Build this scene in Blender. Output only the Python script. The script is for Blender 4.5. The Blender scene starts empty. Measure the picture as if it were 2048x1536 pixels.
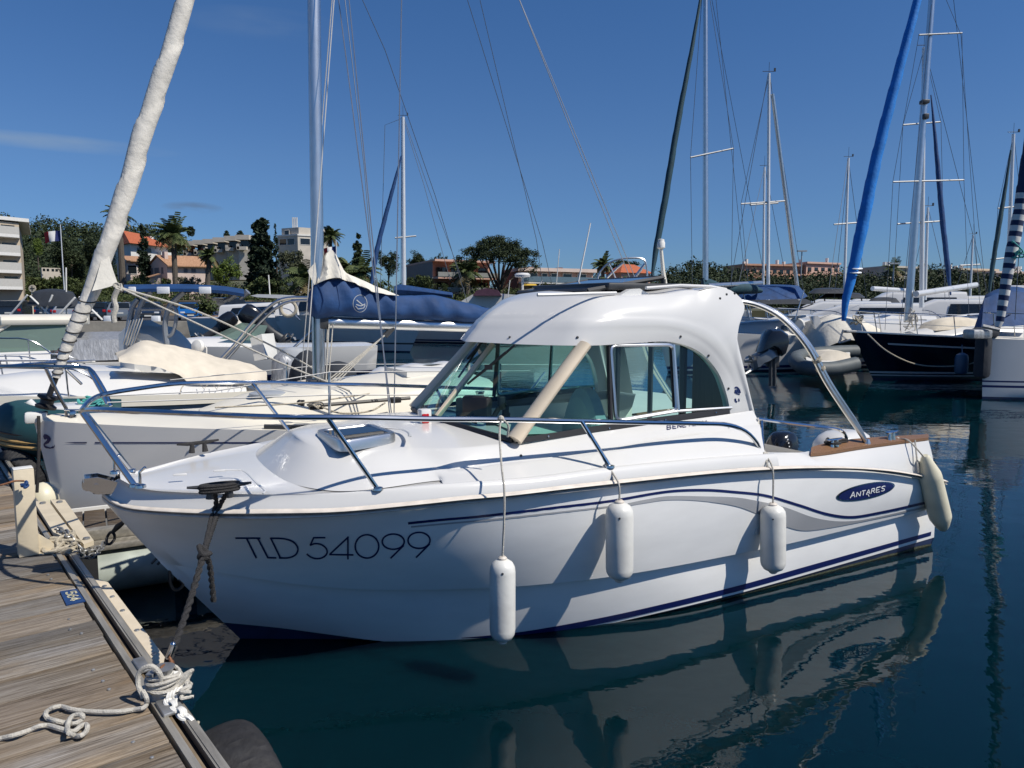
import bpy, bmesh, math, random
from mathutils import Vector, Matrix, noise
from mathutils.bvhtree import BVHTree
R=math.radians
SC=bpy.context.scene
COL=SC.collection
# ---------------------------------------------------------------- camera
F,YH,H=1500.0,610.0,2.0
PITCH=math.atan((768-YH)/F)
cam=bpy.data.cameras.new("camera"); cam.lens=36*F/2048; cam.sensor_width=36; cam.clip_start=.05; cam.clip_end=3000
co=bpy.data.objects.new("camera",cam); COL.objects.link(co); co.location=(0,0,H); co.rotation_euler=(R(90)-PITCH,0,0)
SC.camera=co
# ---------------------------------------------------------------- sky, sun, exposure
SUN_AZ,SUN_EL=-24.0,50.0          # degrees from +X towards +Y, and above the horizon
w=bpy.data.worlds.new("World"); SC.world=w; w.use_nodes=True
nt=w.node_tree; nt.nodes.clear()
wo=nt.nodes.new("ShaderNodeOutputWorld"); bg=nt.nodes.new("ShaderNodeBackground"); sk=nt.nodes.new("ShaderNodeTexSky")
sk.sky_type='NISHITA'; sk.sun_disc=False; sk.sun_elevation=R(SUN_EL); sk.sun_rotation=R(90-SUN_AZ)
sk.air_density=1.0; sk.dust_density=0.15; sk.ozone_density=3.5; sk.altitude=300
bg.inputs[1].default_value=0.066
# one small grey cloud and a thin streak of cirrus, placed by direction
tc=nt.nodes.new("ShaderNodeTexCoord")
def cloud(prev,direction,sx,sz,col,amt,scale):
    d=Vector(direction).normalized()
    side=Vector((d.y,-d.x,0)).normalized(); up=side.cross(d)
    def dot(v):
        n=nt.nodes.new("ShaderNodeVectorMath"); n.operation='DOT_PRODUCT'; nt.links.new(tc.outputs['Generated'],n.inputs[0]); n.inputs[1].default_value=v; return n.outputs['Value']
    def m(op,a,b):
        n=nt.nodes.new("ShaderNodeMath"); n.operation=op
        for i,x in enumerate((a,b)):
            if isinstance(x,(int,float)): n.inputs[i].default_value=x
            else: nt.links.new(x,n.inputs[i])
        return n.outputs[0]
    a=m('DIVIDE',dot(side),sx); b=m('DIVIDE',dot(up),sz)
    r=m('ADD',m('MULTIPLY',a,a),m('MULTIPLY',b,b))
    no=nt.nodes.new("ShaderNodeTexNoise"); no.inputs['Scale'].default_value=scale; no.inputs['Detail'].default_value=6
    mp=nt.nodes.new("ShaderNodeMapping"); mp.inputs['Scale'].default_value=(1,1,4); nt.links.new(tc.outputs['Generated'],mp.inputs[0]); nt.links.new(mp.outputs[0],no.inputs['Vector'])
    f=m('SUBTRACT',1.0,r); f=m('MULTIPLY',m('MAXIMUM',f,0.0),m('GREATER_THAN',dot(tuple(d)),0.5))
    f=m('MULTIPLY',f,m('MAXIMUM',m('MULTIPLY',m('SUBTRACT',no.outputs[0],.36),3.2),0.0)); f=m('MINIMUM',m('MULTIPLY',f,amt),amt)
    mx=nt.nodes.new("ShaderNodeMix"); mx.data_type='RGBA'; nt.links.new(f,mx.inputs[0]); nt.links.new(prev,mx.inputs[6]); mx.inputs[7].default_value=(*col,1)
    return mx.outputs[2]
def raydir(x,y):
    a=(x-1024)/F; b=-(y-768)/F; c,s=math.cos(PITCH),math.sin(PITCH)
    return Vector((a,c+s*b,-s+c*b))
tint=nt.nodes.new("ShaderNodeMix"); tint.data_type='RGBA'; tint.blend_type='MULTIPLY'; tint.inputs[0].default_value=1; tint.inputs[7].default_value=(.80,.93,1.06,1)
hz_=nt.nodes.new("ShaderNodeSeparateXYZ"); nt.links.new(tc.outputs['Generated'],hz_.inputs[0])
hr_=nt.nodes.new("ShaderNodeValToRGB"); nt.links.new(hz_.outputs[2],hr_.inputs[0])
for k_,(p_,c_) in enumerate(((0.0,(.50,.66,.92)),(.06,(.56,.72,.98)),(.18,(.70,.84,1.02)),(.45,(.62,.93,1.17)))):
    e_=hr_.color_ramp.elements.new(p_) if k_>1 else hr_.color_ramp.elements[k_]; e_.position=p_; e_.color=(*c_,1)
hm_=nt.nodes.new("ShaderNodeMix"); hm_.data_type='RGBA'; hm_.blend_type='MULTIPLY'; hm_.inputs[0].default_value=1
nt.links.new(sk.outputs[0],hm_.inputs[6]); nt.links.new(hr_.outputs[0],hm_.inputs[7]); nt.links.new(hm_.outputs[2],tint.inputs[6])
o_=cloud(tint.outputs[2],raydir(385,415),.036,.0075,(1.5,1.9,2.6),.55,22)
o_=cloud(o_,raydir(110,285),.13,.010,(4.2,5.2,6.2),.35,9)
o_=cloud(o_,raydir(540,50),.10,.02,(3.2,4.2,5.6),.22,7)
nt.links.new(o_,bg.inputs[0]); nt.links.new(bg.outputs[0],wo.inputs[0])
sl=bpy.data.lights.new("sun",'SUN'); sl.energy=4.3; sl.angle=R(.53); sl.color=(1,.94,.84)
so=bpy.data.objects.new("sun",sl); COL.objects.link(so); so.location=(30,-5,40)
SD=Vector((math.cos(R(SUN_EL))*math.cos(R(SUN_AZ)),math.cos(R(SUN_EL))*math.sin(R(SUN_AZ)),math.sin(R(SUN_EL))))
so.rotation_euler=SD.to_track_quat('Z','Y').to_euler()
vs=SC.view_settings; vs.view_transform='Standard'; vs.look='None'; vs.exposure=0.2; vs.gamma=1; vs.use_curve_mapping=False
SC.cycles.max_bounces=8; SC.cycles.transparent_max_bounces=24; SC.cycles.glossy_bounces=4; SC.cycles.diffuse_bounces=3; SC.cycles.transmission_bounces=4
SC.cycles.caustics_reflective=False; SC.cycles.caustics_refractive=False
# ---------------------------------------------------------------- pixel <-> space
def ray(x,y): return raydir(x,y)
def G(x,y,z=0.0):
    r=ray(x,y); return r*((z-H)/r.z)+Vector((0,0,H))
def D(x,y,d):
    r=ray(x,y); return r*(d/r.y)+Vector((0,0,H))
def proj(P):
    c,s=math.cos(PITCH),math.sin(PITCH); X,Y,Z=P[0],P[1],P[2]-H
    zc=Y*c-Z*s; yc=Y*s+Z*c
    return 1024+F*X/zc,768-F*yc/zc
# ---------------------------------------------------------------- materials
def pm(name,col,rough=.5,metal=0.0,var=.06,scale=6.0,bump=0.0,bscale=40.0,coat=0.0,spec=.5,stretch=None,col2=None,island=0.0):
    m=bpy.data.materials.new(name); m.use_nodes=True; t=m.node_tree; b=t.nodes['Principled BSDF']
    b.inputs['Roughness'].default_value=rough; b.inputs['Metallic'].default_value=metal; b.inputs['Specular IOR Level'].default_value=spec
    if coat: b.inputs['Coat Weight'].default_value=coat; b.inputs['Coat Roughness'].default_value=.06
    c=t.nodes.new("ShaderNodeTexCoord"); n=t.nodes.new("ShaderNodeTexNoise"); n.inputs['Scale'].default_value=scale; n.inputs['Detail'].default_value=5
    src=c.outputs['Object']
    if stretch:
        mp=t.nodes.new("ShaderNodeMapping"); mp.inputs['Scale'].default_value=stretch; t.links.new(src,mp.inputs[0]); src=mp.outputs[0]
    t.links.new(src,n.inputs['Vector'])
    r=t.nodes.new("ShaderNodeValToRGB"); r.color_ramp.elements[0].position=.3; r.color_ramp.elements[1].position=.7
    a=[max(0,x*(1-var)) for x in col]; d=[min(1,x*(1+var)) for x in (col2 or col)]
    r.color_ramp.elements[0].color=(*a,1); r.color_ramp.elements[1].color=(*d,1)
    t.links.new(n.outputs[0],r.inputs[0]); out=r.outputs[0]
    if island:
        g=t.nodes.new("ShaderNodeNewGeometry"); hs=t.nodes.new("ShaderNodeHueSaturation"); mr=t.nodes.new("ShaderNodeMapRange")
        mr.inputs[3].default_value=1-island; mr.inputs[4].default_value=1+island
        t.links.new(g.outputs['Random Per Island'],mr.inputs[0]); t.links.new(mr.outputs[0],hs.inputs['Value']); t.links.new(out,hs.inputs['Color']); out=hs.outputs[0]
    t.links.new(out,b.inputs['Base Color'])
    if bump:
        n2=t.nodes.new("ShaderNodeTexNoise"); n2.inputs['Scale'].default_value=bscale; n2.inputs['Detail'].default_value=4; t.links.new(src,n2.inputs['Vector'])
        bp=t.nodes.new("ShaderNodeBump"); bp.inputs['Strength'].default_value=bump; bp.inputs['Distance'].default_value=.02
        t.links.new(n2.outputs[0],bp.inputs['Height']); t.links.new(bp.outputs[0],b.inputs['Normal'])
    return m
def glassm(name,tint_,gl=1.0,rough=.01,ior=1.5,solid=0.0,scol=(.1,.2,.2)):
    m=bpy.data.materials.new(name); m.use_nodes=True; t=m.node_tree; t.nodes.clear()
    o=t.nodes.new("ShaderNodeOutputMaterial"); tr=t.nodes.new("ShaderNodeBsdfTransparent"); g=t.nodes.new("ShaderNodeBsdfGlossy"); lw_=t.nodes.new("ShaderNodeLayerWeight"); pw=t.nodes.new("ShaderNodeMath"); pw.operation="POWER"; pw.inputs[1].default_value=4.5; fr=t.nodes.new("ShaderNodeMath"); fr.operation="MULTIPLY_ADD"; fr.inputs[1].default_value=.85; fr.inputs[2].default_value=.045; t.links.new(lw_.outputs["Facing"],pw.inputs[0]); t.links.new(pw.outputs[0],fr.inputs[0]); mx=t.nodes.new("ShaderNodeMixShader")
    tr.inputs[0].default_value=(*tint_,1); g.inputs['Roughness'].default_value=rough
    base=tr.outputs[0]
    if solid:
        df=t.nodes.new("ShaderNodeBsdfDiffuse"); df.inputs[0].default_value=(*scol,1); m2=t.nodes.new("ShaderNodeMixShader"); m2.inputs[0].default_value=solid
        t.links.new(base,m2.inputs[1]); t.links.new(df.outputs[0],m2.inputs[2]); base=m2.outputs[0]
    t.links.new(fr.outputs[0],mx.inputs[0]); t.links.new(base,mx.inputs[1]); t.links.new(g.outputs[0],mx.inputs[2]); t.links.new(mx.outputs[0],o.inputs[0])
    return m
M={}
M['gel']=pm('gelcoat',(.655,.65,.635),.22,var=.02,scale=2.5,coat=.25)
M['hullgel']=pm('hull_gelcoat',(.83,.83,.82),.24,var=.035,scale=3.5,coat=.25,stretch=(1,1,3))
M['spar']=pm('dull_spar_alloy',(.30,.31,.32),.55,.3,var=.1)
M['gelcream']=pm('cream_gelcoat',(.74,.70,.60),.35,var=.04,scale=3)
M['gelaged']=pm('aged_white_gelcoat',(.72,.71,.67),.4,var=.06,scale=4)
M['rub']=pm('rub_rail_vinyl',(.66,.60,.53),.5,var=.12,scale=14)
M['rubd']=pm('rub_rail_groove',(.30,.27,.24),.6,var=.35,scale=22)
M['navy']=pm('navy_vinyl',(.004,.011,.085),.3,var=.05)
M['antifoul']=pm('navy_antifouling',(.006,.02,.07),.55,var=.25,scale=9)
M['weed']=pm('waterline_growth',(.05,.055,.03),.9,var=.5,scale=60,bump=.8,bscale=120)
M['grey']=pm('grey_vinyl',(.33,.34,.36),.35,var=.03)
M['steel']=pm('polished_steel',(.55,.56,.58),.12,1.0,var=.08,scale=5)
M['alu']=pm('brushed_aluminium',(.62,.63,.64),.32,1.0,var=.06,scale=8)
M['mastw']=pm('white_mast_paint',(.66,.67,.68),.3,.25,var=.04,scale=3)
M['galv']=pm('galvanised_steel',(.40,.40,.39),.5,.8,var=.25,scale=16,bump=.15)
M['rust']=pm('rusty_steel',(.20,.09,.045),.75,.3,var=.5,scale=20,bump=.4)
M['black']=pm('black_rubber',(.012,.012,.014),.5,var=.2,scale=10)
M['blackgloss']=pm('black_cowl_paint',(.010,.011,.014),.18,var=.1,coat=.4)
M['char']=pm('charcoal_plastic',(.035,.037,.04),.45,var=.15,scale=8)
M['fender']=pm('white_fender_vinyl',(.66,.655,.62),.40,var=.10,scale=7,bump=.05)
M['fendery']=pm('yellowed_fender_vinyl',(.66,.62,.47),.42,var=.10,scale=6,bump=.05)
M['cream']=pm('cream_window_post',(.68,.58,.44),.35,var=.08,scale=4)
M['creampaint']=pm('cream_steel_paint',(.62,.54,.40),.5,var=.10,scale=7,bump=.08)
M['teak']=pm('varnished_teak',(.20,.105,.05),.42,var=.35,scale=10,stretch=(3,30,30),bump=.2)
M['glass']=glassm('tinted_green_glass',(.50,.80,.78),rough=.005)
M['glassb']=glassm('clear_windscreen_glass',(.62,.82,.80),rough=.005)
M['smoke']=glassm('smoked_acrylic',(.10,.12,.16),solid=.5,scol=(.01,.012,.03))
M['red']=pm('red_lens',(.42,.008,.006),.15,coat=.5)
M['redp']=pm('red_paint',(.45,.03,.025),.5)
M['greenlens']=pm('green_lens',(.0,.2,.06),.15,coat=.5)
M['solar']=pm('solar_cells',(.010,.022,.065),.12,var=.25,scale=30,coat=.6)
M['wht']=pm('white_lettering',(.78,.80,.82),.4)
M['seat']=pm('grey_upholstery',(.42,.44,.44),.7,var=.05,bump=.1)
M['brown']=pm('brown_door_panel',(.10,.072,.045),.5,var=.2,scale=6,stretch=(12,12,1))
M['ropeblk']=pm('black_mooring_rope',(.028,.027,.028),.85,var=.3,scale=60,bump=.6,bscale=200)
M['ropew']=pm('white_braided_rope',(.50,.475,.42),.85,var=.18,scale=70,bump=.5,bscale=220)
M['ropebg']=pm('weathered_beige_rope',(.45,.40,.31),.9,var=.25,scale=60,bump=.5,bscale=200)
M['ropegr']=pm('teal_rope',(.08,.36,.33),.85,var=.2,scale=60)
M['wire']=pm('steel_wire',(.36,.37,.39),.35,.7,var=.1)
M['wirel']=pm('white_stay_rope',(.55,.54,.52),.7,var=.1)
M['wired']=pm('dark_stay',(.10,.12,.15),.5,.3,var=.1)
# ---------------------------------------------------------------- mesh builder
def cat(pts,n,closed=False):
    """Catmull-Rom resample of a list of tuples to n points (even in index-length)."""
    P=[Vector(p) for p in pts]
    if len(P)==2: return [P[0].lerp(P[1],i/(n-1)) for i in range(n)]
    L=[0]
    for a,b in zip(P,P[1:]): L.append(L[-1]+max((b-a).length,1e-9))
    out=[]
    for i in range(n):
        u=L[-1]*i/(n-1); k=0
        while k<len(P)-2 and L[k+1]<u: k+=1
        t=(u-L[k])/(L[k+1]-L[k]); p1,p2=P[k],P[k+1]
        p0=P[k-1] if k>0 else p1*2-p2; p3=P[k+2] if k+2<len(P) else p2*2-p1
        h=L[k+1]-L[k]
        m1=(p2-p0)/max(1e-9,(L[k+1]-(L[k-1] if k>0 else L[k]-h)))*h; m2=(p3-p1)/max(1e-9,((L[k+2] if k+2<len(P) else L[k+1]+h)-L[k]))*h
        t2,t3=t*t,t*t*t
        out.append(p1*(2*t3-3*t2+1)+m1*(t3-2*t2+t)+p2*(-2*t3+3*t2)+m2*(t3-t2))
    return out
class MB:
    def __init__(s): s.v=[]; s.f=[]; s.m=[]
    def add(s,vs,fs,mi=0):
        o=len(s.v); s.v+= [Vector(p) for p in vs]; s.f+=[tuple(i+o for i in f) for f in fs]; s.m+=[mi]*len(fs); return s
    def box(s,c,size,mi=0,rz=0.0,rot=None,taper=1.0,bev=0.0):
        x,y,z=[k/2 for k in size]; c=Vector(c); mt=rot if rot is not None else Matrix.Rotation(rz,3,'Z')
        if bev and min(x,y,z)>bev:
            b=bm_box(x,y,z,bev,taper); vs,fs=b
            return s.add([c+mt@Vector(p) for p in vs],fs,mi)
        vs=[(sx*x*(taper if sz>0 else 1),sy*y*(taper if sz>0 else 1),sz*z) for sz in(-1,1) for sy in(-1,1) for sx in(-1,1)]
        return s.add([c+mt@Vector(p) for p in vs],[(0,2,3,1),(4,5,7,6),(0,1,5,4),(2,6,7,3),(0,4,6,2),(1,3,7,5)],mi)
    def tube(s,pts,r,n=8,mi=0,closed=False,caps=True,flat=1.0):
        P=[Vector(p) for p in pts]; N=len(P); rr=r if isinstance(r,(list,tuple)) else [r]*N
        rings=[]; up=None
        for i in range(N):
            if closed: d=P[(i+1)%N]-P[i-1]
            else: d=P[min(i+1,N-1)]-P[max(i-1,0)]
            if d.length<1e-9: d=Vector((0,0,1))
            d.normalize()
            if up is None: up=Vector((0,0,1)) if abs(d.z)<.95 else Vector((1,0,0))
            a=d.cross(up)
            if a.length<1e-6: a=d.orthogonal()
            a.normalize(); b=a.cross(d).normalized(); up=b
            rings.append([P[i]+(a*math.cos(2*math.pi*k/n)+b*math.sin(2*math.pi*k/n)*flat)*rr[i] for k in range(n)])
        return s.loft(rings,mi,wrap=True,closed=closed,caps=caps and not closed)
    def loft(s,rings,mi=0,wrap=True,closed=False,caps=False):
        n=len(rings[0]); vs=[p for r in rings for p in r]; fs=[]; N=len(rings)
        for i in range(N if closed else N-1):
            j=(i+1)%N
            for k in range(n if wrap else n-1):
                l=(k+1)%n; fs.append((i*n+k,i*n+l,j*n+l,j*n+k))
        if caps: fs+= [tuple(range(n))[::-1],tuple(range((N-1)*n,N*n))]
        return s.add(vs,fs,mi)
    def grid(s,rows,mi=0): return s.loft(rows,mi,wrap=False)
    def lathe(s,prof,c,axis=(0,0,1),n=16,mi=0,caps=True):
        q=Vector((0,0,1)).rotation_difference(Vector(axis).normalized()); c=Vector(c)
        return s.loft([[c+q@Vector((r*math.cos(2*math.pi*k/n),r*math.sin(2*math.pi*k/n),z)) for k in range(n)] for r,z in prof],mi,caps=caps)
    def prism(s,poly,d,mi=0):
        P=[Vector(p) for p in poly]; d=Vector(d); n=len(P)
        return s.add(P+[p+d for p in P],[tuple(range(n))[::-1],tuple(range(n,2*n))]+[(i,(i+1)%n,n+(i+1)%n,n+i) for i in range(n)],mi)
    def ball(s,c,r,mi=0,n=10,sc=(1,1,1)):
        rows=[]; c=Vector(c)
        for i in range(n//2+1):
            a=math.pi*i/(n//2); rows.append([c+Vector((max(math.sin(a),.02)*math.cos(2*math.pi*k/n)*r*sc[0],max(math.sin(a),.02)*math.sin(2*math.pi*k/n)*r*sc[1],-math.cos(a)*r*sc[2])) for k in range(n)])
        return s.loft(rows,mi,caps=True)
    def build(s,name,mats,parent=None,smooth=True,loc=None,ang=38,weld=0.0):
        if not isinstance(mats,(list,tuple)): mats=[mats]
        me=bpy.data.meshes.new(name)
        if parent is not None: o=Wd.get(parent.name,Vector((0,0,0)))
        elif loc is not None: o=Vector(loc)
        else:
            xs=[p.x for p in s.v]; ys=[p.y for p in s.v]; o=Vector(((min(xs)+max(xs))/2,(min(ys)+max(ys))/2,min(p.z for p in s.v)))
        me.from_pydata([p-o for p in s.v],[],s.f)
        for m in mats: me.materials.append(M[m] if isinstance(m,str) else m)
        if len(mats)>1: me.polygons.foreach_set("material_index",s.m)
        bm=bmesh.new(); bm.from_mesh(me)
        if weld: bmesh.ops.remove_doubles(bm,verts=bm.verts,dist=weld)
        bmesh.ops.recalc_face_normals(bm,faces=bm.faces); bm.to_mesh(me); bm.free()
        if smooth: me.shade_smooth(); me.set_sharp_from_angle(angle=R(ang))
        ob=bpy.data.objects.new(name,me); COL.objects.link(ob)
        if parent is not None: ob.parent=parent
        else: ob.location=o
        Wd[ob.name]=o.copy()
        return ob
Wd={}
_bb={}
def bm_box(x,y,z,bev,taper):
    k=(round(x,4),round(y,4),round(z,4),round(bev,4),taper)
    if k not in _bb:
        bm=bmesh.new(); bmesh.ops.create_cube(bm,size=2)
        for v in bm.verts: v.co=Vector((v.co.x*x*(taper if v.co.z>0 else 1),v.co.y*y*(taper if v.co.z>0 else 1),v.co.z*z))
        bmesh.ops.bevel(bm,geom=bm.edges[:],offset=bev,segments=2,affect='EDGES',profile=.5)
        bm.verts.index_update(); _bb[k]=([v.co.copy() for v in bm.verts],[tuple(v.index for v in f.verts) for f in bm.faces]); bm.free()
    return _bb[k]
def tag(o,label=None,cat_=None,group=None,kind=None):
    if label: o['label']=label
    if cat_: o['category']=cat_
    if group: o['group']=group
    if kind: o['kind']=kind
    return o
def thing(name,loc,label,cat_,group=None,rz=0.0):
    e=bpy.data.objects.new(name,None); e.empty_display_size=.2; COL.objects.link(e); e.location=loc; e.rotation_euler=(0,0,rz)
    Wd[e.name]=Vector(loc) if rz==0 else Vector((0,0,0))
    return tag(e,label,cat_,group)
def local(o): Wd[o.name]=Vector((0,0,0)); return o     # its parts are given in its own frame
def copy_tree(o,parent=None):
    c=o.copy(); COL.objects.link(c)
    if parent is not None: c.parent=parent
    for ch in o.children: copy_tree(ch,c)
    return c
# ---------------------------------------------------------------- water and sea bed
def water():
    m=bpy.data.materials.new("harbour_water"); m.use_nodes=True; t=m.node_tree; t.nodes.clear(); out=t.nodes.new("ShaderNodeOutputMaterial")
    tr=t.nodes.new("ShaderNodeSubsurfaceScattering"); tr.inputs["Color"].default_value=(.0005,.0090,.0128,1); tr.inputs["Radius"].default_value=(1,1,1); tr.inputs["Scale"].default_value=1.2; gl=t.nodes.new("ShaderNodeBsdfGlossy"); gl.inputs['Roughness'].default_value=.012; gl.inputs[0].default_value=(1,1,1,1)
    frs=t.nodes.new("ShaderNodeFresnel"); frs.inputs[0].default_value=1.34; mxs=t.nodes.new("ShaderNodeMixShader")
    t.links.new(frs.outputs[0],mxs.inputs[0]); t.links.new(tr.outputs[0],mxs.inputs[1]); t.links.new(gl.outputs[0],mxs.inputs[2]); t.links.new(mxs.outputs[0],out.inputs[0])
    g=t.nodes.new("ShaderNodeNewGeometry"); prev=None
    for sc,dist,det,st in ((.7,.010,2,(1,1,1)),(2.6,.0036,2,(1,1.3,1)),(11,.0009,2,(1,1,1))):
        mp=t.nodes.new("ShaderNodeMapping"); mp.inputs['Scale'].default_value=st; n=t.nodes.new("ShaderNodeTexNoise"); n.inputs['Scale'].default_value=sc; n.inputs['Detail'].default_value=det
        t.links.new(g.outputs['Position'],mp.inputs[0]); t.links.new(mp.outputs[0],n.inputs['Vector'])
        bp=t.nodes.new("ShaderNodeBump"); bp.inputs['Strength'].default_value=1; bp.inputs['Distance'].default_value=dist
        t.links.new(n.outputs[0],bp.inputs['Height'])
        if prev: t.links.new(prev,bp.inputs['Normal'])
        prev=bp.outputs[0]
    t.links.new(prev,gl.inputs['Normal']); t.links.new(prev,frs.inputs['Normal'])
    mb=MB().grid([[(x,y,0) for x in (-900,-60,-20,0,20,60,900)] for y in (-60,0,20,60,900)])
    tag(mb.build("water",m,loc=(0,0,0)),kind='structure')
water()
# ================================================================ the moored cabin boat
O0=G(480,1277); _e=G(1862,1091)-O0
TH=math.atan2(_e.y,_e.x)+math.asin(1.0/_e.length)
U=Vector((math.cos(TH),math.sin(TH),0)); NN=Vector((math.sin(TH),-math.cos(TH),0)); CAMP=Vector((0,0,H))
def B(s,t,z): return O0+U*s+NN*t+Vector((0,0,z))
def binv(P): d=P-O0; return d.dot(U),d.dot(NN),P.z
def hp(x,y,t):
    """point of the sight line through photo pixel (x,y) that lies t metres to port of the keel line"""
    r=ray(x,y)
    f=t if callable(t) else None; tt=.7 if f else t
    for i in range(25 if f else 1):
        k=(tt-(CAMP-O0).dot(NN))/r.dot(NN); P=CAMP+r*k
        if f: s,_,z=binv(P); tt=tt*.4+.6*f(s,z)
    return P
def hz(x,y,z): return G(x,y,z)
def mir(P): s,t,z=binv(P); return B(s,-t,z)
def plan(s0,L,Bm,p,q=1.0,tail=0.0):
    def f(s,z=0):
        x=min(1,max(0,(s-s0)/L)); v=Bm*(1-(1-x)**p)**q
        if s>3.6: v-=tail*((s-3.6)/1.8)**2
        return v
    return f
def interp(poly,x):
    if x<=poly[0][0]: return poly[0][1]
    for (a,b),(c,d) in zip(poly,poly[1:]):
        if x<=c: return b+(d-b)*(x-a)/(c-a)
    (a,b),(c,d)=poly[-2],poly[-1]
    return d+(d-b)*(x-c)/(c-a)
def curve(ss,tf,poly):
    P=[tuple(p) for p in cat([(x,y,0) for x,y in poly],120)]; pl=[(p[0],p[1]) for p in P]; out=[]
    pl.sort()
    z=.6
    for s in ss:
        t=tf(s)
        for i in range(12):
            q=B(s,t,z); X,Y=proj(q); z-=(interp(pl,X)-Y)*(q.y/F)
        out.append(B(s,t,z))
    return out
def stations(s0,s1,n): return [s0+(s1-s0)*(i/(n-1))**1.5 for i in range(n)]
NS=64
px_gun=[(240,958),(262,970),(295,979),(335,983),(400,986),(480,988),(560,989),(670,986),(760,979),(860,970),(970,961),(1070,953),(1210,935),(1360,920),(1470,911),(1540,907)]
px_rt=[(206,985),(222,1000),(260,1011),(335,1017),(420,1020),(560,1019),(670,1017),(810,1005),(935,992),(1010,986),(1135,971),(1240,960),(1400,944),(1500,936),(1600,932),(1700,934),(1775,939),(1837,949),(1880,958)]
px_rb=[(202,997),(212,1007),(242,1020),(310,1029),(410,1035),(535,1037),(685,1031),(810,1019),(935,1006),(1070,992),(1260,970),(1400,954),(1540,945),(1675,939),(1725,941),(1787,948),(1837,957),(1880,967)]
px_k=[(320,1124),(410,1140),(535,1161),(660,1175),(785,1180),(975,1176),(1070,1170),(1210,1155),(1335,1135),(1470,1109),(1575,1088),(1700,1058),(1858,1019),(1880,1013)]
px_p=[(447,1245),(560,1256),(650,1268),(760,1282),(880,1291),(985,1287),(1122,1267),(1272,1236),(1400,1206),(1510,1178),(1700,1124),(1868,1075)]
px_w=[(480,1277),(575,1292),(700,1305),(850,1308),(985,1297),(1272,1250),(1500,1188),(1862,1091)]
s_rb=binv(hp(204,1000,0))[0]; s_k=binv(hp(320,1124,0))[0]; s_p=binv(hp(447,1245,0))[0]
s_end_rb=binv(hp(1881,962,1.08))[0]; s_end_k=binv(hp(1877,1015,1.05))[0]; s_end_p=binv(hp(1868,1075,1.0))[0]
f_rb=plan(s_rb,2.6,1.15,2.6,.86,.04); f_k=plan(s_k,2.9,1.08,2.0,.95,.03); f_p=plan(s_p,3.0,1.01,1.9,1.0,.01); f_w=plan(0.0,3.0,.99,1.8,1.0,.0)
f_gun=lambda s,z=0: max(0,f_rb(s+.03)-.05)
print('boat',round(math.degrees(TH),1),[round(v,2) for v in (s_rb,s_k,s_p,s_end_rb,s_end_k,s_end_p)])
c_rb=curve(stations(s_rb,s_end_rb,NS),f_rb,px_rb); c_k=curve(stations(s_k,s_end_k,NS),f_k,px_k)
c_p=curve(stations(s_p,s_end_p,NS),f_p,px_p); c_w=curve(stations(0,s_end_p-.02,NS),f_w,px_w)
c_w=[Vector((p.x,p.y,p.z*.25)) for p in c_w]
def off(P,dt,dz=0): s,t,z=binv(P); return B(s,max(0,t+dt*min(1,t/.15)),z+dz)
rootp=B(2.6,0,0)
boat=thing('cabin_boat',rootp,'white cabin motorboat with registration lettering, green side glass and fenders, filling the foreground','motorboat')
# rows from the rub rail down to the bottom
def mixrow(a,b,f,bulge): 
    return [off(p.lerp(q,f),bulge) for p,q in zip(a,b)]
def bowflare(k): return -.055*math.exp(-((k/(NS-1)-.18)/.17)**2)
top=[off(p,-.012,.004) for p in c_rb]
m1=[off(p.lerp(q,.30),bowflare(i)*.9+.012) for i,(p,q) in enumerate(zip(c_rb,c_k))]
m2=[off(p.lerp(q,.65),bowflare(i)+.016) for i,(p,q) in enumerate(zip(c_rb,c_k))]
k2=[off(p,-.050*min(1,.15+i/16),-.004) for i,p in enumerate(c_k)]
l1=[off(p.lerp(q,.5),.012) for p,q in zip(k2,c_p)]
i7=max(i for i in range(NS) if proj(c_p[i])[0]<740)
def chin(i): w=min(1,i/i7); return k2[i].lerp(c_p[i],.72+.28*w),.028*(1-w)*min(1,i/3)
l2=[off(*chin(i)) for i in range(NS)]; l1=[k2[i].lerp(l2[i],.5) for i in range(NS)]; l1=[off(p,.012) for p in l1]
rows=[top,m1,m2,c_k,k2,l1,l2,c_p]
def near_far(rows):
    return rows,[[mir(p) for p in r] for r in rows]
hullmb=MB()
for rr in near_far(rows): hullmb.grid(rr)
# transom closing strip between the port and starboard ends
ends=[r[-1] for r in rows]
low=[B(binv(p)[0],binv(p)[1],min(binv(p)[2],.58)) for p in ends]
hullmb.grid([low,[mir(p) for p in low]])
hull=hullmb.build('hull','hullgel',boat,ang=28,weld=.0008)
bot=MB(); keel=[Vector((p.x,p.y,-.35)) for p in [B(s,0,0) for s in stations(.25,s_end_p-.1,NS)]]
wd=[off(p,-.02,-.12) for p in c_w]
for rr in near_far([[off(p,-.003) for p in c_p],[off(p,-.004) for p in c_w],wd,keel]): bot.grid(rr)
e=[c_p[-1],c_w[-1],wd[-1],keel[-1]]; bot.grid([e,[mir(p) for p in e]])
bot.build('antifouled_bottom','antifoul',boat,ang=40)
wl=MB(); a_=[off(p,.006,.006) for p in c_w[22:]]
wl.grid([[off(p,.004,.016+.010*noise.noise(p*9)) for p in c_w[22:]],[off(p,.006,-.03) for p in c_w[22:]]]); wl.build('growth_line','weed',boat)
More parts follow.
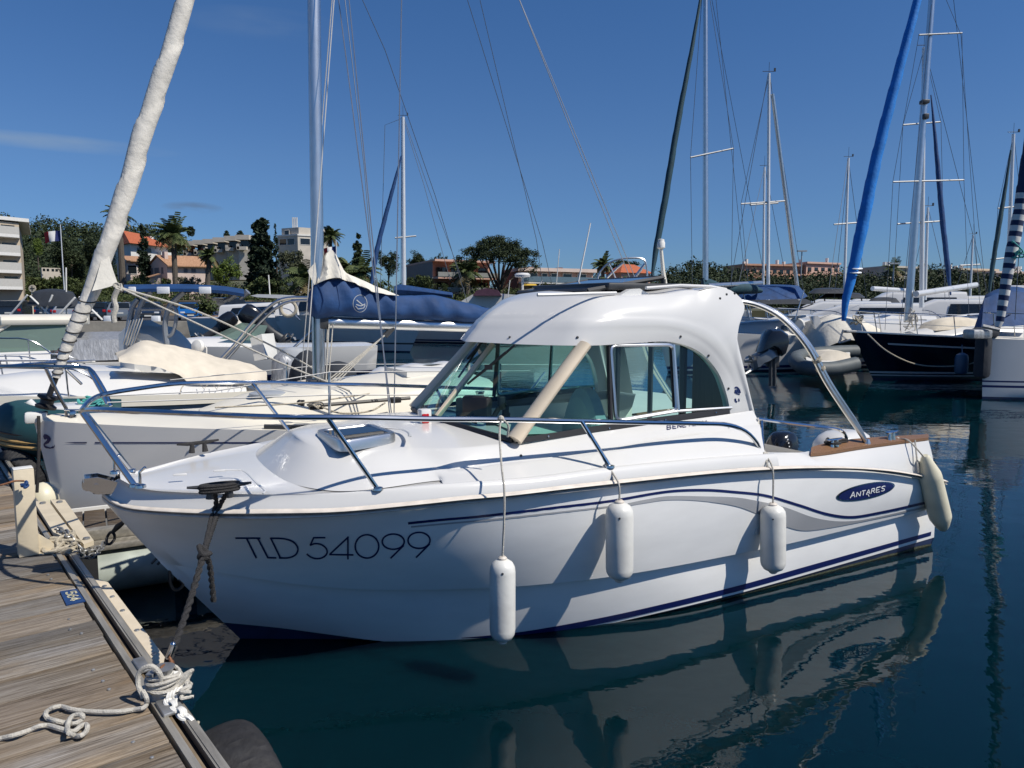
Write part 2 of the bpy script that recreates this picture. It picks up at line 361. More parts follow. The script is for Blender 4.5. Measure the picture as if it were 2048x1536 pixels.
# rub rail : two rolls with a dark groove
c_rt=curve(stations(s_rb-.0,s_end_rb-.03,NS),lambda s,z=0:f_rb(s)+.012,px_rt)
rub=MB()
def rail(P1,P2,push,mi):
    rows_=[]
    for a in range(7):
        f=a/6; rows_.append([off(p.lerp(q,f),push*math.sin(math.pi*f)) for p,q in zip(P1,P2)])
    for rr in near_far(rows_): rub.grid(rr,mi)
rail([off(p.lerp(q,-.08),.0) for p,q in zip(c_rt,c_rb)],[p.lerp(q,.55) for p,q in zip(c_rt,c_rb)],.034,0)
rail([p.lerp(q,.50) for p,q in zip(c_rt,c_rb)],[p.lerp(q,.72) for p,q in zip(c_rt,c_rb)],.012,1)
rail([p.lerp(q,.66) for p,q in zip(c_rt,c_rb)],[off(p.lerp(q,1.06),.002) for p,q in zip(c_rt,c_rb)],.024,0)
rub.build('rub_rail',['rub','rubd'],boat,ang=60)
# ---- deck moulding: rounded gunwale, foredeck, raised trunk
s_g=binv(hp(240,956,0))[0]
s_gend=binv(hp(1540,907,1.07))[0]
ss=stations(s_g,s_gend,NS)
c_g=curve(ss,f_gun,px_gun)
c_rt2=curve([s for s in stations(s_rb,s_gend,NS)],lambda s,z=0:f_rb(s),px_rt)
dk=MB()
def lerp3(a,b,c,f):  # rounded gunwale between a (rail top) and c (deck edge), pushed up and out towards b
    return a*(1-f)**2+b*2*f*(1-f)+c*f*f
gr=[]
for i in range(7):
    f=i/6; row=[]
    for p,q in zip(c_rt2,c_g):
        s,t,z=binv(p); s2,t2,z2=binv(q); b=B(s2,max(0,t2)+(.85*(max(t,0)-max(t2,0))) ,max(z2,z)+.004)
        row.append(lerp3(p,b,q,f))
    gr.append(row)
for rr in near_far(gr): dk.grid(rr)
deckrows=[c_g]
for f in (.94,.7,.35,0): deckrows.append([B(binv(p)[0],binv(p)[1]*f,binv(p)[2]-.012*(f<.95)+.014*(1-f*f)) for p in c_g])
for rr in near_far(deckrows): dk.grid(rr)
dk.build('deck','gel',boat,ang=50,weld=.0008)
# trunk: base / ridge / top given from the centre of its front to the back end
zdk=lambda s: binv(c_g[min(range(NS),key=lambda i:abs(ss[i]-s))])[2]
def kp(x,y,t): return hp(x,y,t)
def sup(k,s0,ds,dt,ps,pt_): 
    a=math.pi/2*k/6; return s0+ds*(1-max(0,math.cos(a))**ps),dt*math.sin(a)**pt_
base=[]
for k in range(7):
    q_,t_=sup(k,.17,.74,.92,.55,.85); base.append(B(q_,min(t_,f_gun(q_)-.035),zdk(q_)-.004))
for x in (890,1010,1085,1210,1335,1447,1530):
    y=interp(px_gun,x); base.append(hp(x,y,lambda s,z:f_gun(s)-.015))
topk=[B(*sup(k,.35,.52,.60,.75,.85),1.205-.025*min(1,k/3)) for k in range(7)]+[hz(920,898,1.185)]
topk+=[hp(1024,887,.775),hp(1085,880,.79),hp(1200,864,.81),hp(1310,848,.825),hp(1410,835,.835),hp(1505,821,.845)]
topk=topk[:3]+topk[4:] if False else topk
base=base[:1]+base[1:]
def catk(keys,per):
    K=[Vector(k) for k in keys]; n=len(K); out=[]
    for k in range(n-1):
        p1,p2=K[k],K[k+1]; h=(p2-p1).length+1e-9
        p0=K[k-1] if k else p1*2-p2; p3=K[k+2] if k+2<n else p2*2-p1
        m1=(p2-p0)/((p1-p0).length+h)*h; m2=(p3-p1)/((p3-p2).length+h)*h
        for i in range(per):
            t=i/per; t2,t3_=t*t,t**3; out.append(p1*(2*t3_-3*t2+1)+m1*(t3_-2*t2+t)+p2*(-2*t3_+3*t2)+m2*(t3_-t2))
    return out+[K[-1].copy()]
PT=7; NT=13*PT+1
bb=catk(base,PT); tt_=catk(topk,PT)
rid_px=[(905,938,.845),(1020,925,.895),(1092,918,.92),(1205,901,.94),(1325,879,.95),(1432,863,.95),(1520,849,.945)]
rk=[b.lerp(t,.42) for b,t in zip(base[:7],topk[:7])]
rk=[off(p,.0) for p in rk]+[hp(x,y,t) for x,y,t in rid_px]
rr_=catk(rk,PT)
tr=MB()
def seg(a,b,n,bul):
    return [[off(p.lerp(q,i/n),bul*math.sin(math.pi*i/n)) for p,q in zip(a,b)] for i in range(n)]
lip=[off(p,-.006,-.005) for p in rr_]
rows=seg(bb,rr_,4,-.002)+[rr_]+seg([off(p,-.012*min(1,max(0,(i_-6*PT)/(3*PT)))) for i_,p in enumerate(rr_)],tt_,4,.010)+[tt_]
for rr in near_far(rows): tr.grid(rr)
# crowned top of the trunk, back to the windscreen foot
ntop=9*PT+1
caps=[[B(binv(p)[0],binv(p)[1]*f,binv(p)[2]+.055*(1-f*f)*min(1,binv(p)[1]/.45)) for p in tt_[:ntop]] for f in (1,.96,.75,.5,.25,0)]
for rr in near_far(caps): tr.grid(rr)
tr.build('coachroof','gel',boat,ang=55,weld=.0008)
# ---- cabin top shell (near half traced, then mirrored)
E_=[(930,683,0),(1028,688,.40),(1085,690,.58),(1135,691,.70),(1185,691,.752),(1260,687,.76),(1330,683,.765),(1372,691,.77),(1408,711,.775),(1438,748,.785),(1455,795,.80),(1461,830,.81)]
R_=[(960,645,0),(1060,645.5,.38),(1120,645.5,.58),(1160,645,.69),(1208,643,.742),(1270,642,.755),(1335,645,.765),(1387,660,.775),(1430,690,.79),(1467,742,.80),(1487,790,.81),(1497,826,.82)]
T_=[(1010,606,0),(1100,600,.33),(1155,596.5,.50),(1195,594,.585),(1235,592,.625),(1280,591,.65),(1330,589,.66),(1400,582,.68),(1484,612,.74),(1472,655,.78),(1490,745,.805),(1509,826,.83)]
PC=8; NC=11*PC+1
e3=catk([hp(*p) for p in E_],PC); r3=catk([hp(*p) for p in R_],PC)
t3=catk([hp(*p) for p in T_],PC)
_e1=cat([hp(x,y,t) for x,y,t in ((1400,582,.68),(1425,576,.685),(1452,577,.69),(1473,588,.70),(1487,603,.72),(1489,612,.735))],PC+1); _e2=cat([hp(x,y,t) for x,y,t in ((1489,612,.735),(1488,624,.75),(1480,638,.765),(1472,655,.78))],PC+1)
t3[7*PC:9*PC+1]=_e1[:-1]+_e2
sh=MB()
def push(P,k):
    s,t,z=binv(P); d=Vector((min(0,s-2.0)*1.1,t,0)); 
    if d.length<1e-6: return P
    d.normalize(); return B(s+d.x*k,t+d.y*k,z)
def bulge(a,b,n,k): return [[push(p.lerp(q,i/n),k*math.sin(math.pi*i/n)) for p,q in zip(a,b)] for i in range(n)]
lipR=[push(p,-.004)-Vector((0,0,.006)) for p in r3]
rows=bulge(e3,r3,4,.004)+[push(p,.007) for p in r3] and (bulge(e3,r3,4,.004)+[[push(p,.009) for p in r3]]+bulge(r3,t3,8,.022)[1:]+[t3])
for rr in near_far(rows): sh.grid(rr)
# inner thickness of the eave and arch
inn=[push(p,-.05)+Vector((0,0,.004)) for p in e3]
for rr in near_far([e3,inn,[push(p,-.06)+Vector((0,0,.05)) for p in e3[:6*PC]]+[push(p,-.06) for p in e3[6*PC:]]]): sh.grid(rr)
nroof=7*PC+1
roofrows=[[B(binv(p)[0],binv(p)[1]*f,binv(p)[2]+.050*(1-f*f)*min(1,binv(p)[1]/.5)) for p in t3[:nroof]] for f in (1,.95,.8,.5,0)]
for rr in near_far(roofrows): sh.grid(rr)
# headliner
ceil=[[B(binv(push(p,-.08))[0],binv(push(p,-.08))[1]*f,binv(p)[2]+.07) for p in e3[:6*PC+1]] for f in (1,0)]
for rr in near_far(ceil): sh.grid(rr)
# back panel: between the two aft edges, with a doorway left open
aft=t3[7*PC:]
def backp(f0,f1):
    for rr in near_far([[B(binv(p)[0]-.02,binv(p)[1]*f,binv(p)[2]) for p in aft] for f in (f0,f1)]): sh.grid(rr)
backp(1,.62)
sh.build('cabin_roof','gel',boat,ang=48,weld=.0008)
bk=MB(); zt=[p for p in aft]
hd=[B(binv(p)[0]-.02,binv(p)[1],binv(p)[2]) for p in aft[:10]]
for rr in near_far([[B(binv(p)[0],binv(p)[1]*f,binv(p)[2]) for p in hd] for f in (.62,0)]): bk.grid(rr)
bk.build('aft_bulkhead','gel',boat)
# cabin side below the sill, aft quarter down to the side deck
a_=[hp(1461,831,.81),hp(1480,829,.825),hp(1509,826,.83)]; b_=[hp(1458,852,.93),hp(1490,846,.92),hp(1516,860,.90)]; c_=[hp(1462,908,1.02),hp(1500,905,1.03),hp(1523,902,1.03)]
e_=[a_[-1],b_[-1],c_[-1]]
for r1,r2 in zip(near_far([a_,b_,c_]),near_far([e_,[B(binv(p)[0],.50,binv(p)[2]) for p in e_]])):
    sd=MB(); sd.grid(r1); sd.grid(r2); sd.build('cabin_quarter','gel',boat,weld=.001)
# ---- glass, posts and frames (each side)
def side(fn,name,mat,smooth=True,ang=38):
    for f in (lambda p:p,mir):
        mb=MB(); fn(mb,f); o=mb.build(name,mat,boat,smooth,ang=ang)
    return o
sillz=lambda s,z:.775+.018*max(0,s-1.5)
sg=lambda s,z:.80-.055*(z-1.2)/.5+.012*max(0,s-1.9)   # window plane
WIN=[(1032,882),(1090,872),(1180,861),(1290,847),(1385,834),(1459,824),(1455,795),(1438,750),(1408,713),(1372,693),(1330,685),(1260,689),(1168,693)]
def win(mb,f): 
    mb.add([f(off(hp(x,y,sg),-.02)) for x,y in WIN],[tuple(range(len(WIN)))])
side(win,'side_window','glass',False)
def trim(mb,f):
    lo=[(1026,887),(1120,875),(1200,863),(1290,851),(1385,838),(1458,828)]; up=[(1046,874),(1120,863),(1200,850),(1290,837),(1385,825),(1458,814)]
    mb.grid([[f(off(hp(x,y,sg),.004)) for x,y in up],[f(off(hp(x,y,sg),.008)) for x,y in lo]])
side(trim,'window_gasket','black')
for x,y in ((1095,872),(1217,856),(1329,839),(1430,825)):
    mb=MB(); mb.lathe([(.006,0),(.006,.004),(.003,.006)],off(hp(x,y,sg),.008),NN,8); mb.build('trim_screw','steel',boat)
def rrect(pts,n=4,r=.22):
    out=[]; N=len(pts)
    for i in range(N):
        p,a,b=Vector(pts[i]),Vector(pts[i-1]),Vector(pts[(i+1)%N]); A=p.lerp(a,r); Bq=p.lerp(b,r)
        for k in range(n): f=k/(n-1); out.append(A*(1-f)**2+p*2*f*(1-f)+Bq*f*f)
    return out
def sframe(mb,f):
    q=[(1221,690),(1232,842),(1353,822),(1346,689)]
    P=[hp(p[0],p[1],sg) for p in rrect([(x,y,0) for x,y in q],5,.10)]
    mb.tube([f(off(p,.0)) for p in P],.013,6,closed=True)
    mb.tube([f(off(hp(x,y,sg),.0)) for x,y in ((1346,689),(1356,821))],.014,6)
    mb.tube([f(off(hp(x,y,sg),.004)) for x,y in ((1232,842),(1353,822),(1462,815))],.010,6)
side(sframe,'window_frame','alu')
side(lambda mb,f: mb.tube([f(off(hp(x,y,sg),-.01)) for x,y in ((1219,691),(1223,845))],.018,6),'window_seal','black')
side(lambda mb,f: mb.tube([f(off(hp(x,y,sg),-.015)) for x,y in ((1343,689),(1350,815))],.008,6),'window_seal','black')
# windscreen
cb,ct=hp(866,838,0),hp(986,688,0)
nb,ntp=hp(1024,884,.775),hp(1170,690,.735)
glassp=MB()
for f in (lambda p:p,mir):
    rows=[]
    for i in range(7):
        a=cb.lerp(ct,i/6); b=nb.lerp(ntp,i/6); mid=(a+b)/2+(-U*.05+NN*.0)
        rows.append([f(a*(1-u)**2+mid*2*u*(1-u)+b*u*u) for u in (0,.25,.5,.75,1)])
    glassp.grid(rows)
glassp.build('windscreen','glassb',boat)
def post(mb,f):
    P=[hp(x,y,t) for x,y,t in ((1028,880,.785),(1062,835,.775),(1112,766,.755),(1169,689,.735))]
    mb.tube([f(p) for p in cat(P,14)],[.064,.062]+[.058]*12,14,flat=.62)
pm_=side(post,'window_post','cream')
cp=MB(); cp.tube([cb+Vector((0,0,-.02)),ct],.022,8); cp.build('windscreen_mullion','cream',boat)
ft=MB()
for f in (lambda p:p,mir):
    a=cb; b=nb; mid=(a+b)/2-U*.05
    P=[f(a*(1-u)**2+mid*2*u*(1-u)+b*u*u+Vector((0,0,.012))) for u in [i/8 for i in range(9)]]
    ft.tube(P,.020,6)
ft.build('windscreen_gasket','black',boat)
def wiper(a,b,c):
    m=MB(); m.tube([a,b],.007,6); m.tube([b.lerp(c,.0),c],.006,6); d=(c-b).normalized()
    m.box(b.lerp(c,.5),(.02,.02,.02)); m.build('wiper','black',boat)
def ws(x,y,t): return hp(x,y,t)
w1=MB(); w1.tube([hp(938,766,.33),hp(985,728,.42),hp(1030,690,.52)],[.006,.011,.008],6); w1.tube([hp(935,768,.33),hp(1012,704,.50)],.008,6); w1.box(hp(977,734,.42),(.05,.03,.03)); w1.build('wiper','black',boat)
w2=MB(); w2.tube([hp(935,718,-.20),hp(968,680,-.12)],.010,6); w2.tube([hp(917,755,-.26),hp(965,684,-.14)],.008,6); w2.build('wiper','black',boat)
# ---- interior
it=MB()
dash=[[B(1.55,t,1.22+.03*(1-(t/.7)**2)) for t in (-.7,-.3,0,.3,.7)],[B(1.85,t,1.20) for t in (-.7,-.3,0,.3,.7)],[B(1.95,t,1.0) for t in (-.7,-.3,0,.3,.7)],[B(1.95,t,.6) for t in (-.7,-.3,0,.3,.7)]]
it.grid(dash); it.build('dashboard','gelcream',boat)
inb=MB()
for f in (lambda p:p,mir):
    inb.grid([[f(B(s,.74,z)) for s in (1.5,2.2,2.9,3.55)] for z in (1.17,.55)])
inb.grid([[B(s,t,.5) for s in (1.4,5.0)] for t in (-.85,.85)])
inb.build('cabin_liner','gelcream',boat)
gp=MB(); gp.box(hp(927,818,.10),(.05,.16,.14),0,TH,bev=.015); gp.tube([hp(930,850,.10),hp(927,830,.10)],.02,8); gp.build('chart_plotter','char',boat)
gp=MB(); gp.box(hp(954,815,.30),(.07,.20,.15),0,TH+.5,bev=.02); gp.tube([hp(945,845,.3),hp(953,825,.3)],.03,8); gp.build('instrument_pod','black',boat)
gp=MB(); gp.tube([hp(985,838,.35),hp(1000,812,.35)],.016,6); gp.box(hp(1003,806,.35),(.05,.04,.09),0,.4,bev=.01); gp.box(hp(1011,820,.33),(.04,.06,.07),0,.2,bev=.01); gp.ball(hp(1012,830,.3),.03); gp.box(hp(986,846,.35),(.09,.06,.04),bev=.01); gp.build('phone_mount','black',boat)
st=MB()
seat_c=hp(1168,835,.25); s_,t_,z_=binv(seat_c)
prof=[(t_+.24*math.sin(a),.80+.62*max(0,math.cos(a))**.8) for a in [math.pi*(i/12-.5) for i in range(13)]]
st.loft([[B(s_+dx,t_+(t-t_)*k,.80+(z-.80)*k) for t,z in prof] for dx,k in ((-.06,.90),(-.03,1),(.05,1),(.08,.90))],wrap=False)
st.add([B(s_-.06,t_+(t-t_)*.9,.8+(z-.8)*.9) for t,z in prof],[tuple(range(13))]); st.add([B(s_+.08,t_+(t-t_)*.9,.8+(z-.8)*.9) for t,z in prof],[tuple(range(13))])
st.box(B(s_-.22,t_,.82),(.48,.46,.12),0,TH,bev=.04); st.box(B(s_-.15,t_,.62),(.14,.14,.3),0,TH)
st.build('helm_seat','seat',boat)
bp_=MB(); P=[B(binv(aft[-1])[0]-.10,t,z) for t,z in ((.70,1.15),(.30,1.15),(.30,1.86),(.70,1.86))]
bp_.prism(P,U*.03); bp_.build('door_panel','brown',boat)
bp_=MB()
sA=binv(aft[-1])[0]-.16
fr=[B(sA,t,z) for t,z in rrect([(-.12,.75,0),(-.55,.75,0),(-.55,1.82,0),(-.12,1.82,0)],5,.12) and [(p.x,p.y) for p in rrect([(-.12,.75,0),(-.55,.75,0),(-.55,1.82,0),(-.12,1.82,0)],5,.12)]]
bp_.tube(fr,.022,6,closed=True); bp_.tube([B(sA,.26,.6),B(sA,.26,1.85)],.03,6); bp_.build('door_frame','char',boat)
# ---- roof fittings
def roofp(x,y,t,dz=0): P=hp(x,y,t); P.z+=dz; return P
sp=MB()
za=[B(2.55,.50,2.045),B(2.55,-.50,2.045),B(4.05,-.50,2.125),B(4.05,.50,2.125)]
c0=t3[26]; 
sr0=binv(hp(1175,588,.46))[0]; zr0=binv(t3[4*PC])[2]-.02; sr1=binv(t3[7*PC])[0]-.12; zr1=binv(t3[7*PC])[2]
za=[B(sr0,.46,zr0+.045),B(sr0,-.46,zr0+.045),B(sr1-.02,-.46,zr1+.085),B(sr1-.02,.46,zr1+.085)]
sp.prism([p+Vector((0,0,.0)) for p in za],(0,0,.022)); panel=sp.build('solar_panel','solar',boat,False)
fr=MB()
for a,b in zip(za,za[1:]+za[:1]): fr.tube([a+Vector((0,0,.011)),b+Vector((0,0,.011))],.016,4)
for p in za: fr.tube([p-Vector((0,0,.09)),p],.018,6)
pf=fr.build('panel_frame','char',panel)
for f in (lambda p:p,):
    rl=MB(); rl.tube([f(hp(x,y,.60)) for x,y in ((1075,590),(1120,589),(1180,587),(1232,586))],.012,6)
    P=[hp(1222,603,.6),hp(1238,592,.6),hp(1262,578,.6),hp(1280,577,.6),hp(1298,588,.6),hp(1308,594,.6)]
    rl.loft([[f(p+NN*0.0) for p in P],[f(B(binv(p)[0],.55,binv(p)[2])) for p in P]],wrap=False)
    rl.add([f(p) for p in P],[tuple(range(6))])
    rl.tube([f(hp(x,y,.62)) for x,y in ((1292,576),(1360,571),(1420,573),(1452,579))],.012,6)
    rl.build('roof_rail','gel',boat)
hr=MB(); hr.box(B(sr1-.15,.0,zr1+.03),(.75,1.0,.05),0,TH,bev=.015); hr.build('sunroof_slot','char',boat)
m=MB(); m.tube([hp(1331,575,-.15),hp(1326,540,-.15),hp(1322,497,-.15)],[.020,.016,.014],8); lpo=m.build('light_pole','gelcream',boat)
m=MB(); m.lathe([(.018,0),(.032,.01),(.032,.05),(.026,.06),(.026,.075),(.01,.08)],hp(1322,498,-.15),n=12); m.build('anchor_light','gelaged',lpo)
m=MB(); m.tube([hp(1155,590,-.45),hp(1156,566,-.45),hp(1181,446,-.45)],[.010,.008,.005],6); m.build('aerial','gelaged',boat)
# ---- foredeck hatch
hc=[hz(x,y,1.225) for x,y in ((628,869),(677,892),(795,873),(742,854))]
hc=[(628,868),(683,893),(797,874),(742,854)]
def hatchring(sc,z): 
    P=[Vector(hz(x,y,1.228)) for x,y in hc]; c=sum(P,Vector())/4; return [c+(p-c)*sc+Vector((0,0,z)) for p in rrect(P,5,.16)]
hm=MB(); hm.loft([hatchring(1.0,-.035),hatchring(1.0,.012),hatchring(.97,.026),hatchring(.84,.026),hatchring(.82,.018)])
hat=hm.build('foredeck_hatch','alu',boat); hm=MB(); r_=hatchring(.835,.021); hm.add(r_,[tuple(range(len(r_)))]); hm.build('hatch_pane','smoke',hat,False)
# ---- deck lines and small fittings
dl=MB(); P=cat([hz(x,y,1.085) for x,y in ((450,940),(478,940),(492,945),(512,965),(532,984),(526,987))],16); dl.tube(P,.008,5,flat=.5); dl.build('deck_moulding','gel',boat); dl=MB()
P=cat([hz(x,y,1.25) for x,y in ((765,855),(800,858),(818,866),(820,873))],10); dl.tube(P,.012,5,flat=.5)
dl.build('deck_moulding','gel',boat)
def cleat(c,ang,L,mat,name='cleat',parent=boat):
    m=MB(); d=Vector((math.cos(ang),math.sin(ang),0)); c=Vector(c)
    m.tube([c-d*L/2+Vector((0,0,.055)),c-d*L*.25+Vector((0,0,.05)),c+d*L*.25+Vector((0,0,.05)),c+d*L/2+Vector((0,0,.055))],[.006,.012,.012,.006],8)
    for k in (-.16,.16): m.tube([c+d*L*k-Vector((0,0,.01)),c+d*L*k*.9+Vector((0,0,.05))],[.02,.012],8)
    return m.build(name,mat,parent)
ck=hz(440,992,1.055); cleat(ck,TH-.15,.30,'char')
sc_=binv(ck)[0]+.05; cfar=B(sc_,-(f_gun(sc_)-.03),1.07); cleat(cfar,TH+.2,.26,'ropeblk')
for x,y in ((360,949),(440,941)):
    m=MB(); c=hz(x,y,1.075); m.box(c,(.07,.018,.012),0,TH-.2,bev=.004); m.build('deck_hinge','gel',boat)
br=MB()
tipc=[(168,953),(171,975),(193,984),(222,983),(243,962),(215,955),(195,950)]
for dt in (-.055,.055):
    P=[hp(x,y,0) for x,y in tipc]; P=[p+NN*dt for p in P]; br.prism(P,NN*.006)
c=hp(192,967,0); br.tube([c-NN*.06,c+NN*.066],.012,8); c2=hp(176,968,0); br.tube([c2-NN*.05,c2+NN*.05],.03,10)
P=[hp(x,y,0) for x,y in ((186,984),(222,984),(243,975))]; br.grid([[p-NN*.05 for p in P],[p+NN*.05 for p in P]])
br.build('bow_roller','steel',boat)
for x,y,k in ((275,972,1),(224,944,1)):
    m=MB(); 
    if x>250: b0=hz(275,973,1.075); P=[b0,hz(278,955,1.12)+Vector((0,0,-.0)),]
    b0=hz(x+6,y+1,1.08); P=[b0,b0+Vector((.0,0,.075)),b0+Vector((.03,-.0,.10))]
    m.tube(P,.008,6); m.lathe([(.028,-.005),(.026,.008),(.012,.014)],b0,n=10); m.build('deck_pin','steel',boat)
# ---- pulpit and side rail (port traced; starboard is the same mirrored)
zr=lambda s:1
RAIL=[(162,822,-.02),(172,820,.12),(186,819,.24),(215,820,.38),(300,824,.58),(420,829,.80),(540,834,.92),(700,835,.98),(860,838,1.0),(1000,839,1.02),(1150,842,1.04),(1290,845,1.06),(1400,847,1.06),(1458,850,1.06),(1490,862,1.06),(1512,884,1.05),(1523,908,1.04)]
lead=[hp(x,y,t) for x,y,t in RAIL]
port=cat(lead,90)
pr=MB(); allp=[mir(p) for p in port[::-1]]; 
loopfront=[]
sR,tR,zR=binv(port[0]); 
pts=[mir(p) for p in port[:1:-1]]+[B(sR,0,zR)]+port[2:]
pr.tube(pts,.0145,8); 
# angled pulpit legs and stanchions
rail_parent=pr.build('guard_rail','steel',boat)
def leg(a,b,r=.013):
    for f in (lambda p:p,mir):
        m=MB(); m.tube([f(a),f(b)],r,8); d=f(b); m.lathe([(.03,-.004),(.028,.008),(.016,.012)],d,n=10); m.build('stanchion','steel',rail_parent)
def gfoot(x): return min(c_g,key=lambda p:abs(proj(p)[0]-x))+Vector((0,0,.004))
leg(hp(166,826,.06),gfoot(272),.016)
leg(hp(655,835,.97),gfoot(764)); leg(hp(1163,842,1.045),gfoot(1216)+NN*.01)
lg=MB(); lg.tube([hp(1523,840,.92),hp(1526,905,.98)],.012,6); lg.tube(cat([hp(1516,838,.92),hp(1600,849,.95),hp(1660,856,.98),hp(1682,861,1.0),hp(1692,872,1.0),hp(1694,888,1.0)],20),.012,6); lg.build('cockpit_rail','steel',boat)
# ---- aft coaming with teak cap, transom top
af=MB()
capU=[(1523,904,1.0),(1610,904,1.0),(1640,896,.98),(1690,886,.97),(1857,874,.96)]
capL=[(1523,907,1.06),(1608,906,1.07),(1622,914,1.07),(1725,899,1.07),(1857,881,1.07)]
cu=cat([hp(*p) for p in capU],24); cl=cat([hp(*p) for p in capL],24)
bl=[]
f_r2=lambda s,z=0:f_rb(s)
bl=curve([binv(p)[0]+ (0.03*i/23) for i,p in enumerate(cl)],f_r2,px_rt)
rows=[[p.lerp(q,i/5)+NN*(.012*math.sin(math.pi*i/5)) for p,q in zip(cl,bl)] for i in range(6)]
for rr in near_far(rows): af.grid(rr)
e=[r[-1] for r in rows]
for kk in (lambda p:p,mir): af.grid([[kk(p) for p in e],[kk(B(binv(p)[0]+.01,.80,min(binv(p)[2],.95))) for p in e]])
af.grid([[B(binv(e[-1])[0],t,.62) for t in (-.8,.8)],[B(binv(e[-1])[0],t,.30) for t in (-.8,.8)]])
for rr in near_far([cl[:7],cu[:7]]): af.grid(rr)
# inner coaming
for rr in near_far([[p-Vector((0,0,.004)) for p in cu],[B(binv(p)[0],binv(p)[1]-.02,.45) for p in cu]]): af.grid(rr)
af.build('cockpit_coaming','gel',boat,weld=.0005)
for f in (lambda p:p,mir):
    tk=MB()
    A=[f(p+Vector((0,0,.004))) for p in cl[6:]]; Bq=[f(p+Vector((0,0,.004))) for p in cu[6:]]
    tk.grid([A,[p+Vector((0,0,.022)) for p in A],[p+Vector((0,0,.022)) for p in Bq],Bq])
    tk.build('teak_capping','teak',boat,weld=.0005)
cleat(hp(1668,897,1.02)+Vector((0,0,.015)),TH,.17,'steel')
cleat(hp(1782,881,1.02)+Vector((0,0,.015)),TH,.15,'steel')
m=MB(); m.lathe([(.06,0),(.06,.012),(.035,.02)],hp(1665,891,1.0)+Vector((0,0,.015)),n=14); m.tube(cat([hp(x,y,1.0)+Vector((0,0,.03)) for x,y in ((1655,894),(1672,890),(1690,887),(1695,889),(1675,893))],14),.012,6); m.build('mooring_rope_end','ropeblk',boat)
# ---- bimini frame arching aft
ARCH=[(1440,600,.60),(1490,604,.66),(1520,612,.72),(1555,630,.80),(1590,662,.88),(1620,702,.94),(1650,760,.98),(1690,822,1.01),(1722,868,1.03),(1733,886,1.03)]
for f in (lambda p:p,mir):
    bi=MB(); P=cat([hp(*p) for p in ARCH],40); bi.tube([f(p) for p in P],.018,8)
    Q=[p+U*.035*(1 if i<34 else (39-i)/6) for i,p in enumerate(P)]; bi.tube([f(p) for p in Q[6:]],.016,8)
    bi.lathe([(.03,0),(.03,.015),(.02,.04)],f(P[-1]-Vector((0,0,.01))),n=8); bi.build('bimini_frame','alu',boat)
ti=MB()
for x,y in ((1634,720),(1641,737)): 
    c=hp(x,y,.96); ti.lathe([(.034,-.012),(.036,0),(.034,.012)],c,(.5,.2,-.8),n=10)
ti.build('frame_lashing','ropebg',boat)
# ---- outboards
def cowl(name,c,L,Wd_,Hh,mat,yaw,parent,tilt=0.0):
    m=MB(); rings=[]
    for z,kx,ky,dx in ((0,.62,.7,0),(.06,.85,.9,0),(.3,1,1,0),(.6,.98,.97,.02),(.82,.84,.86,.05),(.95,.60,.68,.07),(1,.28,.35,.08)):
        ring=[]
        for k in range(20):
            a=2*math.pi*k/20; cx,sx=math.cos(a),math.sin(a); q=.75
            ring.append(Vector((math.copysign(abs(cx)**q,cx)*L/2*kx+dx*L,math.copysign(abs(sx)**q,sx)*Wd_/2*ky,z*Hh)))
        rings.append(ring)
    rt=Matrix.Rotation(yaw,3,'Z')@Matrix.Rotation(tilt,3,'Y'); c=Vector(c)
    m.loft([[c+rt@p for p in r] for r in rings],caps=True)
    return m.build(name,mat,parent),rt
eng=hp(1684,895,0.0); sE=s_end_rb+.22
ec=B(binv(eng)[0],binv(eng)[1],.70)
def at_s(x,y,s):
    r=ray(x,y); k=(s-(CAMP-O0).dot(U))/r.dot(U); return CAMP+r*k
ec=at_s(1682,905,s_end_rb+.16); eb,_=cowl('outboard_cowling',ec-Vector((0,0,.06)),.60,.40,.27,'gel',TH,boat)
m=MB(); m.box(ec-Vector((0,0,.45)),(.14,.13,.8),0,TH,bev=.03); m.build('outboard_leg','gel',eb)
eo=at_s(1648,882,s_end_rb-.04)
m=MB(); bad=hp(1655,881,binv(ec)[1]+.17); m.lathe([(.030,0),(.028,.004),(.01,.006)],bad,NN,14); m.build('cowling_badge','char',eb)
ec2=at_s(1562,912,s_end_rb+.02); eb2,_=cowl('auxiliary_cowling',ec2-Vector((0,0,.06)),.34,.26,.31,'blackgloss',TH,boat)
m=MB(); m.box(ec2-Vector((0,0,.4)),(.1,.09,.7),0,TH,bev=.02); m.build('outboard_leg','char',eb2)
s2,t2,z2=binv(ec2)
m=MB()
for i in range(4): m.box(hp(1578-i*1.5,893-i*7,t2+.125)+NN*.004,(.014,.004,.012),0,TH)
m.build('cowling_lettering','wht',eb2)
m=MB(); m.tube([hp(1581,905,t2+.12)+NN*.006,hp(1588,884,t2+.10)+NN*.006],.006,5); m.build('cowling_stripe','redp',eb2)
# ---- nav light
m=MB(); c=hp(849,838,.10); m.box(c+Vector((0,0,.012)),(.075,.075,.11),0,TH,bev=.012); nl=m.build('navigation_light','gel',boat)
m=MB(); m.box(c+NN*.028+Vector((0,0,.008))-U*.008,(.05,.03,.065),0,TH,bev=.008); m.build('red_lens','red',nl)
